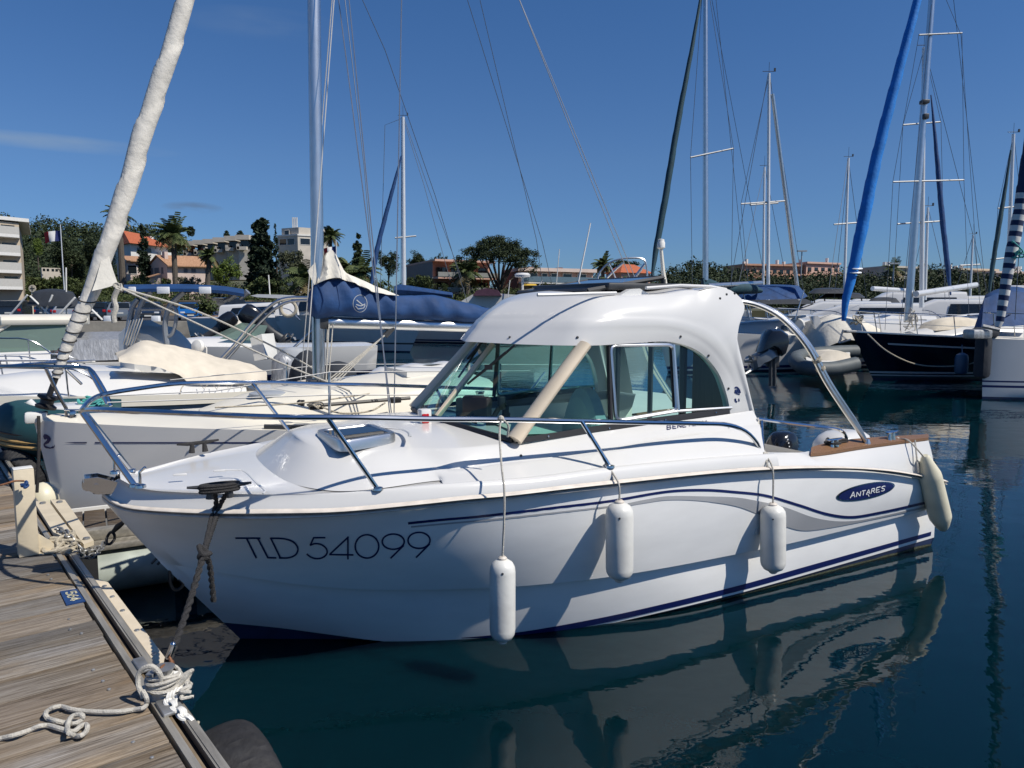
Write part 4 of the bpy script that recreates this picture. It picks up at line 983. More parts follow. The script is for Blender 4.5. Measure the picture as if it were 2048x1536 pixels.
mb=MB(); tangle(mb,pz_(392,1455,.47),(.022,.022,.02),9,.007,31); mb.build('chain_end_knot','ropebg',o)
# black mooring line of the cabin boat
hk=D(338,1322,cw.y+.08); kn=hp(409,1103,1.12); c0_=ck+Vector((0,0,.04))
ml=MB()
def twist(a_pts,r,n=50,rad=.009,mb=ml):
    P=cat(a_pts,n); 
    for ph in (0,math.pi):
        Q=[]; d=0
        for i,p in enumerate(P):
            if i: d+=(P[i]-P[i-1]).length
            t=(P[min(i+1,n-1)]-P[max(i-1,0)]).normalized(); a=t.orthogonal().normalized(); b=t.cross(a); q=d/.035*math.pi+ph; Q.append(p+(a*math.cos(q)+b*math.sin(q))*rad*.62)
        mb.tube(Q,r,6)
e1=off(hp(430,1006,1.0),.05); 
twist([ck+Vector((-.03,0,.04)),hp(432,1008,lambda s,z:f_rb(s)+.01),hp(425,1030,lambda s,z:f_rb(s)+.045),kn],.0085)
twist([ck+Vector((.05,0,.04)),hp(440,1010,lambda s,z:f_rb(s)+.01),hp(434,1030,lambda s,z:f_rb(s)+.045),kn],.0085)
twist([kn,kn.lerp(hk,.5)+Vector((0,0,-.02)),hk],.0095,90)
fr_e=hp(427,1203,1.02); twist([kn,hp(418,1125,1.08),hp(424,1170,1.04),fr_e],.0085,40)
tangle(ml,kn,(.028,.028,.03),10,.011,9)
for dz in (.03,.045,.058): 
    ml.tube([ck+U*(.09*math.cos(t))+NN*(.03*math.sin(t))+Vector((0,0,dz)) for t in [2*math.pi*k/16 for k in range(16)]],.010,6,closed=True)
o=ml.build('mooring_line','ropeblk'); tag(o,'black doubled mooring line from the bow cleat of the cabin boat down to the pontoon','rope')
mb=MB(); mb.tube([D(346,1290,hk.y),D(336,1316,hk.y)],.012,10); mb.ball(D(346,1289,hk.y),.012); mb.build('snap_hook','steel',o)
mb=MB(); chain(mb,[D(333,1318,hk.y),D(340,1328,hk.y-.02),D(330,1336,hk.y-.05),D(318,1345,cw.y-.02)],.045,.03,.006); chain(mb,[D(345,1326,hk.y),D(343,1338,hk.y-.02),D(345,1350,cw.y)],.045,.03,.006); mb.build('rusty_link','rust',o)
# catway (finger) beyond the bow
FZ=.42
A0=G(115,1028,FZ); A1=G(142,1065,FZ); wv=(A1-A0); cwid=abs(wv.dot(NN))
cat_o=thing('catway',(A0.x,A0.y,0),'narrow catway of dark planks with pale metal edge beams, running behind the white bow','catway')
def cf(u,v,z): return Vector((A0.x,A0.y,0))+U*u+NN*v+Vector((0,0,z))
RC=Matrix.Rotation(TH,3,'Z')
mb=MB(); u=0; 
while u<3.8:
    wd_=random.choice((.15,.17)); mb.box(cf(u+wd_/2,cwid/2,FZ-.015),(wd_-.012,cwid-.01,.03),rot=RC,bev=.003); u+=wd_
mb.build('catway_planks','plankd',cat_o,ang=50)
mb=MB(); mb.box(cf(1.9,-.02,FZ-.03),(3.9,.03,.10),rot=RC); mb.build('edge_beam','gelaged',cat_o); mb=MB()
mb.box(cf(2.0,cwid+.05,FZ-.02),(3.8,.085,.08),rot=RC,bev=.006); mb.box(cf(2.0,cwid+.115,FZ-.08),(3.8,.03,.05),rot=RC); mb.box(cf(2.0,cwid+.16,FZ-.09),(3.8,.05,.04),rot=RC,bev=.004); mb.build('edge_beam','rail',cat_o)
M['float']=pm('algae_float',(.36,.40,.36),.5,var=.3,scale=5)
mb=MB(); mb.tube([cf(.25,cwid+.10,.14),cf(3.6,cwid+.10,.14)],.15,18); mb.build('float_tube','float',cat_o); mb=MB(); mb.tube([cf(.72,cwid+.10,.14),cf(.86,cwid+.10,.14)],.154,18); mb.build('float_strap','black',cat_o)
for qd in (((68,1010),(97,1010),(163,1098),(107,1073)),((101,1007),(130,1007),(188,1090),(168,1098))):
    P=[G(x,y,PZ-.012) for x,y in qd]
    mb=MB(); mb.prism(P,(0,0,.03)); bm_o=mb.build('root_beam','creampaint',cat_o,False)
    for P_ in ((P[0]+P[1])/2*.92+(P[2]+P[3])/2*.08,(P[2]+P[3])/2*.94+(P[0]+P[1])/2*.06):
        mb=MB(); mb.lathe([(.022,0),(.02,.012),(.008,.014)],P_+Vector((0,0,.03)),n=8); mb.build('beam_bolt','galv',bm_o)
mb=MB(); mb.ball(G(88,1000,.40),.15,0,18,(.85,.85,1)); o=mb.build('buoy_fender','fendery'); tag(o,'round cream fender wedged between the pontoon and the horse-emblem bow','fender')
# ================================================================ boat kit for the other boats
M['canvas']=pm('beige_boat_canvas',(.62,.56,.46),.9,var=.10,scale=5,bump=.35,bscale=7)
M['bluecanvas']=pm('navy_sail_cover',(.004,.042,.145),.75,var=.25,scale=5,bump=.5,bscale=9)
M['azure']=pm('azure_sail_cover',(.010,.19,.60),.7,var=.12,scale=4,bump=.4,bscale=12)
M['tealcanvas']=pm('dark_teal_canvas',(.008,.045,.065),.75,var=.2,scale=5,bump=.3)
M['darkcanvas']=pm('charcoal_canvas',(.022,.027,.036),.8,var=.2,scale=6,bump=.4,bscale=12)
M['greycanvas']=pm('silver_grey_cover',(.30,.31,.33),.45,.25,var=.25,scale=9,bump=.5,bscale=18,stretch=(2,2,.4))
M['sail']=pm('grey_sail_sleeve',(.66,.63,.57),.85,var=.12,scale=7,bump=.45,bscale=16)
M['sailw']=pm('white_sailcloth',(.66,.63,.56),.8,var=.08,scale=5,bump=.5,bscale=10)
M['navyhull']=pm('navy_hull_paint',(.004,.008,.022),.12,var=.1,coat=.5)
M['greyhull']=pm('grey_gelcoat',(.36,.38,.40),.35,var=.05)
M['rubber']=pm('dark_green_hypalon',(.012,.055,.06),.6,var=.15,scale=6)
M['gold']=pm('tan_rub_strake',(.42,.27,.10),.6,var=.1)
M['greyrub']=pm('grey_hypalon',(.22,.25,.26),.6,var=.12,scale=5)
M['dkglass']=pm('dark_boat_window',(.012,.016,.02),.06,var=.2,spec=.6)
M['gwin']=glassm('pale_green_windscreen',(.42,.60,.52),solid=.6,scol=(.22,.30,.26))
M['ply']=pm('cream_deck_paint',(.64,.58,.47),.6,var=.06)
def frame(o,ang):
    o=Vector(o); d=Vector((math.cos(ang),math.sin(ang),0)); l=Vector((-d.y,d.x,0))
    f=lambda x,y,z: Vector((o.x,o.y,0))+d*x+l*y+Vector((0,0,z))
    f.o=o; f.d=d; f.l=l; f.ang=ang
    return f
def hull_(fr,root,L,Bm,zb,zs,rake=.4,tr=.8,p=2.0,flare=.2,bands=((0.06,'navy'),),mat='gel',deckmat='gel',n=26,dip=0.0,crown=.05,bul=0.0):
    def zsh(u): return zs+(zb-zs)*u**1.7-dip*math.sin(math.pi*u)
    def hb(u):
        if u<.38: return Bm/2*(tr+(1-tr)*math.sin(u/.38*math.pi/2))
        q=(u-.38)/.62; return Bm/2*(1-q**p)**.92
    mats=[mat]+[b[1] for b in bands]+['antifoul']
    def pt(u,z,sd):
        v=min(1,max(-.2,z/zsh(u))); x=u*(L-rake*(1-v)); k=1-flare*(1-v)**1.3 
        if z<0: k*=(1+z*1.6)
        return fr(x,sd*hb(u)*k,z)
    us=[(i/n)**.8 if False else i/n for i in range(n+1)]
    us=[1-(1-i/n)**1.35 for i in range(n+1)]
    mb=MB()
    zlv=[None,.75,.45]
    for sd in (1,-1):
        rows=[[pt(u,zsh(u),sd) for u in us],[pt(u,zsh(u)*.8,sd) for u in us],[pt(u,zsh(u)*.5,sd) for u in us]]
        bz=[b[0] for b in bands]
        rows.append([pt(u,bz[0] if bz else .05,sd) for u in us]); mb.grid(rows,0)
        for k,(z,m_) in enumerate(bands):
            z2=bands[k+1][0] if k+1<len(bands) else .05
            mb.grid([[pt(u,z,sd) for u in us],[pt(u,z2,sd) for u in us]],k+1)
        mb.grid([[pt(u,.05,sd) for u in us],[pt(u,-.25,sd) for u in us]],len(mats)-1)
    tz=[zsh(0),zsh(0)*.5,0.0,-.25]; mb.grid([[pt(0,z,1) for z in tz],[pt(0,z,-1) for z in tz]],0)
    h=mb.build('hull',mats,root,ang=50,weld=.002)
    dk=MB(); dk.grid([[pt(u,zsh(u),1)*1.0 for u in us]]+[[ (pt(u,zsh(u),1)*(1-f)+pt(u,zsh(u),-1)*f)+Vector((0,0,crown*math.sin(math.pi*f))) for u in us] for f in (.03,.25,.5,.75,.97)]+[[pt(u,zsh(u),-1) for u in us]])
    dk.build('deck',deckmat,root,ang=50)
    rb=MB()
    for sd in (1,-1): rb.tube([pt(u,zsh(u)-.01,sd) for u in us],.022,5)
    fr.S=lambda u,sd,ins=0,dz=0: fr((u*L),sd*max(0,hb(u)-ins),zsh(u)+dz)
    fr.L=L; fr.zsh=zsh; fr.hb=hb; fr.pt=pt
    return h
def house_(fr,root,st,name='cabin',mat='gel',rnd=.12):
    """st: (x,z0,z1,wb,wt) sections from aft to fore"""
    mb=MB(); rings=[]
    for x,z0,z1,wb,wt in st:
        h=z1-z0; r=min(rnd,h*.45)
        half=[(wb,z0),(wt+(wb-wt)*min(1,r/max(h,.01)),z1-r),(wt*.96,z1-r*.3),(wt*.84,z1),(0,z1+.04)]
        rings.append([fr(x,-y,z) for y,z in half]+[fr(x,y,z) for y,z in half[-2::-1]])
    mb.loft(rings,wrap=False); mb.add(rings[0],[tuple(range(len(rings[0])))]); mb.add(rings[-1],[tuple(range(len(rings[-1])))])
    return mb.build(name,mat,root,ang=40)
def panes_(fr,root,quads,mat='dkglass',name='window',both=True):
    for q in quads:
        for sd in ((1,-1) if both else (1,)):
            mb=MB(); P=[fr(x,sd*y,z) for x,y,z in q]; c=sum(P,Vector())/len(P); nrm=(P[1]-P[0]).cross(P[2]-P[0]).normalized(); mb.prism([p-nrm*.004 for p in P],nrm*.010); mb.build(name,mat,root,False)
def rail_(fr,root,u0,u1,h,ins=.06,n=14,posts=5,r=.012,front=True,name='guard_rail',mat='steel',lean=.12,mid=False):
    mb=MB(); us=[u0+(u1-u0)*i/(n-1) for i in range(n)]
    def top(u,sd): P=fr.S(u,sd,ins); return P+fr.d*lean*((u-u0)/(u1-u0))*1.0+Vector((0,0,h*min(1,.35+6*(u-u0)/(u1-u0))))
    A=[top(u,1) for u in us]; C=[top(u,-1) for u in us][::-1]
    if front: mb.tube(cat(A+[ (A[-1]+C[0])/2+fr.d*.16]+C,n*4),r,6)
    else:
        mb.tube(A,r,6); mb.tube(C,r,6)
    if mid:
        for Q in (A,C): mb.tube([p-Vector((0,0,h*.5)) for p in Q],r*.5,5)
    for sd in (1,-1):
        for k in range(posts):
            u=u0+(u1-u0)*(k+.5)/posts; mb.tube([fr.S(u,sd,ins),top(u,sd)],r*.9,6)
    return mb.build(name,mat,root)
def engine_(P,ang,sc=1.0,tilt=0.0,mat='blackgloss',leg='char',name='outboard',root=None,label=None):
    """outboard seen as cowl, leg and propeller; P is the top of the transom, ang the way the boat points"""
    rt=Matrix.Rotation(ang,3,'Z')@Matrix.Rotation(tilt,3,'Y'); T=lambda x,y,z: Vector(P)+rt@Vector((x*sc,y*sc,z*sc))
    mb=MB(); rings=[]
    for z,kx,ky in ((.10,.75,.8),(.18,.95,.95),(.42,1,1),(.62,.92,.95),(.72,.7,.8),(.76,.3,.4)):
        rings.append([T(-.28+.30*kx*math.copysign(abs(math.cos(a))**.7,math.cos(a)),.20*ky*math.copysign(abs(math.sin(a))**.7,math.sin(a)),z) for a in [2*math.pi*k/16 for k in range(16)]])
    mb.loft(rings,caps=True); c=mb.build('engine_cowl',mat,root)
    mb=MB(); mb.loft([[T(-.25+kx*math.cos(a),ky*math.sin(a),z) for a in [2*math.pi*k/10 for k in range(10)]] for z,kx,ky in ((.12,.20,.14),(0,.15,.10),(-.3,.12,.06),(-.55,.14,.05),(-.60,.24,.09),(-.62,.24,.09))],caps=True)
    mb.loft([[T(-.25+dx,r*math.cos(a),-.74+r*math.sin(a)) for a in [2*math.pi*k/10 for k in range(10)]] for dx,r in ((-.22,.03),(-.12,.075),(.10,.075),(.22,.02))],caps=True)
    mb.add([T(-.30,0,-.78),T(-.10,0,-.78),T(-.22,0,-1.0)],[(0,1,2)]); mb.loft([[T(-.27+kx*math.cos(a),.03*math.sin(a),z) for a in [2*math.pi*k/8 for k in range(8)]] for z,kx in ((-.6,.13),(-.74,.12),(-.98,.08))],caps=True)
    mb.box(T(-.02,0,.0),(.12*sc,.20*sc,.34*sc),rot=rt); mb.build('engine_leg',leg,root)
    mb=MB()
    for k in range(3):
        a=2*math.pi*k/3+.3; mb.add([T(-.50,.04*math.cos(a),-.74+.04*math.sin(a)),T(-.46,.15*math.cos(a+.5),-.74+.15*math.sin(a+.5)),T(-.50,.17*math.cos(a),-.74+.17*math.sin(a)),T(-.54,.13*math.cos(a-.4),-.74+.13*math.sin(a-.4))],[(0,1,2,3)])
    mb.tube([T(-.46,0,-.74),T(-.58,0,-.74)],.03*sc,8); mb.build('propeller','galv',root)
def wires_(root,lines,r=.006,mat='wire',name='stay'):
    for ln_ in lines:
        mb=MB(); mb.tube([Vector(p) for p in ln_],r,5,caps=False); mb.build(name,mat,root)
def sleeve(mb,P,rad,n=10,wr=.0,seed=0,N=60,turns=9):
    """furled sail : a lumpy tapered roll with a spiral crease"""
    C=cat(P,N); Q=[Vector(p) for p in P]; L=[0]
    for a,b in zip(Q,Q[1:]): L.append(L[-1]+(b-a).length)
    rad=list(rad)+[rad[-1]]*(len(Q)-len(rad)); rr=[Vector((interp(list(zip(L,rad[:len(L)])),L[-1]*i/(N-1)),0,0)) for i in range(N)]; rings=[]; up=None
    for i in range(N):
        d=(C[min(i+1,N-1)]-C[max(i-1,0)]).normalized(); a=d.cross(Vector((0,1,.2))).normalized(); b=a.cross(d); ring=[]
        for k in range(n):
            q=2*math.pi*k/n; w_=1+wr*(1.3*(((k/n+i/N*turns)%1.0)-.5)+.16*noise.noise(Vector((math.cos(q)*1.3,math.sin(q)*1.3+seed,i*.35)))); ring.append(C[i]+(a*math.cos(q)+b*math.sin(q))*max(rr[i].x,.004)*w_)
        rings.append(ring)
    mb.loft(rings,caps=True)
# ================================================================ the sailing boat in the next berth
TS=-2.56
st_=hp(67,840,TS); sS=binv(st_)[0]; zS=st_.z
nsb=thing('sailing_boat',B(sS+3,TS,0),'white sailing boat with horse emblem on its bow and a navy boom cover','sailboat')
fr=frame(B(sS+6.6,TS,0),TH+math.pi)
hm=hull_(fr,nsb,6.6,2.45,zS,.86,rake=.17,tr=.82,p=2.1,flare=.10,bands=((.10,'navy'),(.07,'gelaged')),mat='gel',deckmat='gelcream',dip=0.02)
def sp_(x,y,t=TS): return hp(x,y,t)
# coachroof
house_(fr,nsb,[(2.75,.86,1.27,.82,.72),(3.3,.90,1.29,.78,.68),(4.2,.95,1.24,.66,.55),(4.9,.98,1.16,.48,.38),(5.35,1.0,1.04,.22,.12)],'coachroof','gelcream',.10)
mb=MB()
for sd in (1,-1): mb.tube([fr.S(u,sd,.05,.02) for u in [.25+.5*i/12 for i in range(13)]],.022,5)
mb.build('toe_rail','char',nsb)
# emblem and pinstripe on the bow
HV=BVHTree.FromPolygons([v.co+Wd[hm.name] for v in hm.data.vertices],[tuple(p.vertices) for p in hm.data.polygons])
rh=rib2(HV)
mb=MB()
for x0,x1 in ((130,174),(190,380),(380,720)): 
    N=12
    for i in range(N): rh(mb,(x0+(x1-x0)*i/N,885.3+.0*i),(x0+(x1-x0)*(i+1)/N,885.3),2.6 if x0>150 else 2.6*min(1,(i+1)/6))
mb.build('pinstripe','navy',nsb,False)
mb=MB()
HORSE=[([(88,873),(92,869),(98,872),(102,878),(101,886),(94,888),(96,880),(91,880),(87,876)],0)]
def blob(mb,poly,bv=HV):
    P=[onbv(bv,x,y,.004) for x,y in poly]
    if None in P: return
    c=sum(P,Vector())/len(P); n=len(P); mb.add([c]+P,[(0,i+1,(i+1)%n+1) for i in range(n)])
blob(mb,[(86.9,872.4),(88.9,867.9),(93.8,868.5),(99.6,872.4),(102.5,877.3),(100.6,883.1),(95.7,882.1),(94.2,877.3),(90.8,879.2),(88.3,877.3)]); blob(mb,[(95,880),(101,881),(98,886),(92,888.5),(88.5,892),(87.5,888),(90,884.5)])
for cx,cy,ro,ri,a0,a1 in ((96.5,886.5,10.5,6.5,175,60),(99.5,888.5,9.0,6.6,120,20),(103,889,8,6,110,0)):
    for i in range(10):
        q0,q1=R(a0+(a1-a0)*i/10),R(a0+(a1-a0)*(i+1)/10); k0,k1=math.sin(math.pi*i/10),math.sin(math.pi*(i+1)/10); rm=(ro+ri)/2; h=(ro-ri)/2
        P=[onbv(HV,cx+r*math.cos(q),cy+r*math.sin(q),.004) for r,q in ((rm+h*k0,q0),(rm-h*k0-.1,q0),(rm-h*k1-.1,q1),(rm+h*k1,q1))]
        if None not in P: mb.add(P,[(0,1,2,3)])
mb.build('horse_emblem','navy',nsb,False)
mb=MB(); c=fr(6.58,0,zS+.02); mb.box(c,(.16,.10,.09),0,TH,bev=.02); mb.build('bow_roller','gelaged',nsb)
mb=MB(); mb.tube(cat([fr(6.56,.07,zS+.04),hp(78,880,-2.46),hp(76,945,-2.45),hp(74,985,-2.45)],12),.012,6); mb.build('bow_line','ropeblk',nsb)
# pulpit
mb=MB()
tp=[hp(x,y,t) for x,y,t in ((222,812,-1.95),(213,788,-1.98),(184,741,-2.05),(172,735,-2.10),(110,733,-2.35),(40,733,-2.55),(0,733,-2.66))]
mb.tube(cat(tp+[hp(-20,737,-2.9),hp(60,728,-3.3),hp(190,722,-3.4)],50),.014,7)
mb.tube([hp(176,736,-2.08),hp(203,785,-2.02),hp(214,808,-2.0)],.013,6); mb.tube([hp(92,737,-2.42),hp(112,780,-2.45),hp(132,816,-2.48),hp(133,836,-2.48)],.014,6); mb.tube([hp(131,738,-3.0),hp(163,768,-3.1)],.012,6)
mb.build('pulpit','steel',nsb)
mb=MB(); mb.tube([hp(128,820,-2.46),hp(160,820,-2.46)],.008,5); mb.box(hp(146,830,-2.46),(.05,.05,.07),0,TH,bev=.01); mb.build('navigation_light','steel',nsb)
# mast, boom, cover, sails
mtop=hp(627,-60,TS); mbase=hp(638,768,TS); mdir=(mtop-mbase).normalized(); mhead=mbase+mdir*7.9
mb=MB(); N=24; rings=[]
for P in (mbase,mbase.lerp(mhead,.5),mhead):
    rings.append([P+U*.060*math.cos(a)+NN*.044*math.sin(a) for a in [2*math.pi*k/N for k in range(N)]])
mb.loft(rings,caps=True); mb.build('mast','alu',nsb)
mb=MB(); mb.box(mbase+Vector((0,0,.02)),(.22,.16,.06),0,TH,bev=.015); mb.box(mbase+U*.09+Vector((0,0,.06)),(.08,.06,.08),0,TH,bev=.01); mb.build('mast_step','char',nsb)
mb=MB(); mb.tube([hp(631,775,TS+.06),hp(628,590,TS+.06)],.007,6); mb.build('mast_track','tealcanvas',nsb)
b0,b1=hp(652,645,TS),hp(985,655,TS); b1=b0+(b1-b0)
mb=MB(); mb.loft([[P+NN*.035*math.cos(a)+Vector((0,0,.055*math.sin(a))) for a in [2*math.pi*k/14 for k in range(14)]] for P in (b0,b1)],caps=True); bo=mb.build('boom','alu',nsb)
mb=MB(); mb.box(b0-U*.03,(.09,.09,.12),0,TH,bev=.01); mb.build('gooseneck','char',bo)
# cover: cross sections hung round boom and sail
TOP=[(618,590),(628,566),(655,558),(680,558),(705,566),(735,580),(780,590),(835,590),(870,590),(910,600),(950,609),(1000,622)]
BOT=[(622,630),(628,638),(652,638),(668,633),(700,634),(740,637),(790,638),(840,640),(880,642),(920,644),(950,645),(1000,648)]
mb=MB(); rings=[]; NCV=64
tpC=cat([(x,y,0) for x,y in TOP],NCV); btC=cat([(x,y,0) for x,y in BOT],NCV)
for i,(a,b) in enumerate(zip(tpC,btC)):
    A=hp(a.x,a.y,TS); Bq=hp(b.x,b.y,TS); h=(A-Bq).length; wdt=.10+.05*math.exp(-((i/NCV-.12)/.12)**2)+.02*math.sin(i*.5); ring=[]
    if i==0: wdt*=.8
    for k in range(18):
        q=2*math.pi*k/18; c_,s_=math.cos(q),math.sin(q)
        f=.5+.5*s_; P=Bq.lerp(A,f); fold=.010*math.sin(i*.9+3*f)+.018*noise.noise(Vector((i*.22-f*2.2,f*3,k>9)))
        ring.append(P+NN*(c_*(wdt*(1.15-.55*f))+fold*(1 if c_>0 else -1)))
    rings.append(ring)
mb.loft(rings,caps=True); sc_o=mb.build('sail_cover','bluecanvas',nsb,ang=70)
CVb=BVHTree.FromPolygons(mb.v,mb.f); rc=rib2(CVb); mb=MB()
pts=arc(720,607,14,17,-60,300,22)
for a,b in zip(pts,pts[1:]): rc(mb,a,b,1.1)
for pl in ([(711,612),(716,618),(727,616),(730,610)],[(712,609),(722,612),(730,608)],[(713,600),(720,606),(726,611)]):
    for a,b in zip(pl,pl[1:]): rc(mb,a,b,1.8)
mb.build('cover_emblem','greyhull',sc_o,False)
mb=MB(); 
SP=[(632,558),(645,530),(652,508),(664,500),(676,520),(690,545),(715,556),(745,570),(790,588)]; SB=[(628,570),(640,562),(655,558),(668,556),(680,559),(692,563),(712,570),(742,584),(790,592)]
a_=cat([(x,y,0) for x,y in SP],34); b_=cat([(x,y,0) for x,y in SB],34)
for sgn in (1,-1):
    rows=[]
    for f in (0,.25,.5,.75,1): rows.append([hp(a.x+(b.x-a.x)*f,a.y+(b.y-a.y)*f,TS)+NN*sgn*(.015+.075*f+.028*math.sin(i*1.1+f*4)*(.4+f)) for i,(a,b) in enumerate(zip(a_,b_))])
    mb.grid(rows)
mb.build('mainsail','sailw',nsb,ang=70)
mb=MB(); mb.grid([[hp(x,y,TS)+NN*.05 for x,y in r] for r in (((612,542),(628,525)),((618,555),(630,545)),((626,570),(633,566)))]); mb.build('sail_fold','sailw',nsb)
# furled genoa and its clew
GP=[(112,755),(130,700),(150,655),(185,575),(215,490),(250,390),(285,270),(325,150),(370,0)]
gl=[hp(x,y,-2.56) for x,y in GP]; gl.append(mhead+U*-.05)
mb=MB(); sleeve(mb,gl,[.03,.043,.051,.063,.071,.076,.076,.073,.069,.03],30,.16,2,200,15); gn=mb.build('furled_genoa','sail',nsb,ang=70)
mb=MB()
for i,(x,y) in enumerate(((178,600),(168,622),(160,640),(150,662),(144,680),(136,700),(130,716),(124,732),(118,745))):
    c=hp(interp(sorted((b_,a_) for a_,b_ in GP),y),y,-2.56); r_=(.066,.061,.057,.054,.051,.048,.045,.043,.038)[i]; ax=(gl[3]-gl[0]).normalized(); tl_=(ax+NN*.3-U*.25).normalized(); a=tl_.orthogonal().normalized(); b=tl_.cross(a); mb.tube([c+(a*math.cos(q)+b*math.sin(q))*r_ for q in [2*math.pi*k/20 for k in range(20)]],.0055,5,closed=True)
mb.build('sail_tie','ropeblk',gn)
mb=MB(); CL=[[(205,510),(218,512)],[(192,560),(226,540)],[(184,582),(236,568)]]
rows=[[hp(x,y,-2.50+.04*k)for x,y in cat([(a[0],a[1],0),(( a[0]+b[0])/2,(a[1]+b[1])/2+1,0),(b[0],b[1],0)],6) and [(p.x,p.y) for p in cat([(a[0],a[1],0),((a[0]+b[0])/2,(a[1]+b[1])/2+1,0),(b[0],b[1],0)],6)]] for k,(a,b) in enumerate(CL)]
mb.grid(rows); mb.build('sail_clew','sailw',gn)
mb=MB(); c=hp(233,571,-2.42); mb.tube([c+(U*math.cos(q)+Vector((0,0,1))*math.sin(q))*.022 for q in [2*math.pi*k/14 for k in range(14)]],.006,5,closed=True); tangle(mb,hp(237,575,-2.42),(.03,.03,.03),9,.010,12); mb.build('clew_knot','ropew',gn)
mb=MB(); 
mb.tube(cat([hp(236,574,-2.42),hp(400,650,-2.2),hp(560,725,-2.0),hp(700,782,-1.8)],20),.009,6); mb.tube(cat([hp(236,574,-2.42),hp(400,625,-2.9),hp(560,700,-3.1),hp(640,745,-3.3)],20),.009,6); mb.tube(cat([hp(236,577,-2.40),hp(228,598,-2.42),hp(232,615,-2.4),hp(227,632,-2.4),hp(229,645,-2.4)],14),.022,8); mb.build('jib_sheet','ropew',nsb)
mb=MB(); mb.lathe([(.02,-.02),(.075,-.02),(.08,.0),(.05,.02),(.05,.05),(.08,.07),(.075,.09),(.02,.09)],hp(92,812,-2.56),(.25,.12,1),18); mb.tube([hp(92,822,-2.56),hp(88,845,-2.56)],.014,6); mb.tube([hp(95,800,-2.56),hp(113,752,-2.56)],.022,8); fd=mb.build('furling_drum','black',nsb)
# shrouds, stays, life lines
m_at=lambda f: mbase.lerp(mhead,f)
cp1=hp(795,828,-1.55)
wires_(nsb,[[hp(779,826,-1.6),hp(698,0,-2.45),m_at(.98)],[hp(783,828,-1.55),m_at(.62)+U*.06],[hp(788,828,-1.55),hp(803,0,-1.75),m_at(1.0)+NN*.3]],.0055)
wires_(nsb,[[hp(600,780,-3.5),hp(664,0,-2.75),m_at(.98)],[hp(611,756,-2.2),hp(668,0,-2.45)]],.005,'wirel')
wires_(nsb,[[B(sS+6.5,TS,1.5),m_at(1)],[B(sS+6.5,TS,1.5)+U*.1,m_at(1)-U*.1]],.005)
wires_(nsb,[[hp(690,0,-2.5),hp(728,330,-2.3),hp(748,560,-2.1)],[hp(725,0,-2.6),hp(770,100,-2.6),hp(870,390,-2.9),hp(945,640,-3.2)],[hp(935,0,-2.6),hp(1085,485,-2.9),hp(1120,640,-2.9)],[hp(960,0,-2.6),hp(1073,480,-2.9),hp(1095,640,-2.9)]],.0035,'wired')
mb=MB()
for k in (0,1): mb.tube([hp(658+k*8,648+k,TS+.05),hp(652+k*5,760,TS+.2)],.006,5)
for k in range(4): mb.tube([hp(790-k*2,655,TS),hp(650+k*7,765+k,TS+.12)],.006,5)
mb.tube([hp(652,775,TS+.1),hp(655,640,TS+.02)],.006,5)
mb.build('control_line','ropew',nsb)
mb=MB(); mb.tube([hp(770,672,TS),hp(786,655,TS)],.03,8); mb.build('vang_block','char',nsb)
ll=[[hp(214,792,-1.5),hp(430,782,-1.5),hp(660,744,-1.5),hp(1060,742,-1.5)],[hp(340,760,-3.62),hp(660,729,-3.62),hp(900,728,-3.62),hp(1150,730,-3.62)],[hp(214,805,-1.5),hp(660,790,-1.5),hp(1050,790,-1.5)]]
for l_ in ll: mb=MB(); mb.tube(l_,.005,5); mb.build('life_line','wirel',nsb)
for x,y0,y1,t in ((659,744,838,-1.5),(1000,728,800,-1.55),(574,725,775,-3.6),(943,728,790,-3.62)):
    mb=MB(); mb.tube([hp(x,y0,t),hp(x,y1,t)],.012,7); mb.build('stanchion','steel',nsb)
mb=MB(); mb.tube([hp(622,812,-1.75),hp(820,796,-1.75)],.017,6); mb.box(hp(632,812,-1.75),(.12,.06,.06),0,TH,bev=.01); mb.box(hp(790,800,-1.75),(.10,.07,.05),0,TH,bev=.01); mb.build('genoa_track','black',nsb)
mb=MB(); tangle(mb,hp(630,812,-1.72),(.07,.05,.02),14,.008,3); mb.tube(cat([hp(640,812,-1.72),hp(680,826,-1.6),hp(740,822,-1.6),hp(770,806,-1.7)],16),.008,5); mb.tube(cat([hp(430,815,-1.7),hp(600,806,-1.8),hp(700,793,-1.9),hp(820,775,-2.2)],14),.007,5); mb.build('coiled_sheet','ropebg',nsb)
mb=MB(); 
for k in range(4): mb.box(hp(842+k*6,768,-2.3)+Vector((0,0,.01*(k%2))),(.05,.10,.10),0,TH,bev=.015)
tangle(mb,hp(830,772,-2.3),(.14,.10,.03),14,.006,6); mb.build('rope_clutch','black',nsb)
mb=MB(); mb.lathe([(.16,0),(.16,.02),(.13,.03)],hp(535,790,-2.4)+Vector((0,0,.0)),n=24); mb.build('deck_hatch','greyhull',nsb)
mb=MB(); mb.ball(hp(599,805,-1.85),.025); mb.box(hp(605,806,-1.85),(.03,.03,.05)); mb.build('fairlead','black',nsb)
for x,y,t in ((905,792,-1.75),(960,800,-1.6)):
    mb=MB(); mb.lathe([(.055,0),(.045,.02),(.035,.05),(.045,.08),(.04,.085)],hp(x,y,t),n=14); mb.build('winch','steel',nsb)
mb=MB(); mb.tube(cat([hp(880,850,-1.6),hp(1000,846,-1.5),hp(1070,770,-1.5),hp(1090,745,-1.55)],20),.013,6); mb.build('pushpit','steel',nsb)
mb=MB(); q=[fr(2.78,.32,1.26),fr(3.5,.32,1.30),fr(3.5,-.32,1.30),fr(2.78,-.32,1.26)]; mb.prism(q,(0,0,.06)); mb.build('companion_hatch','gelaged',nsb)
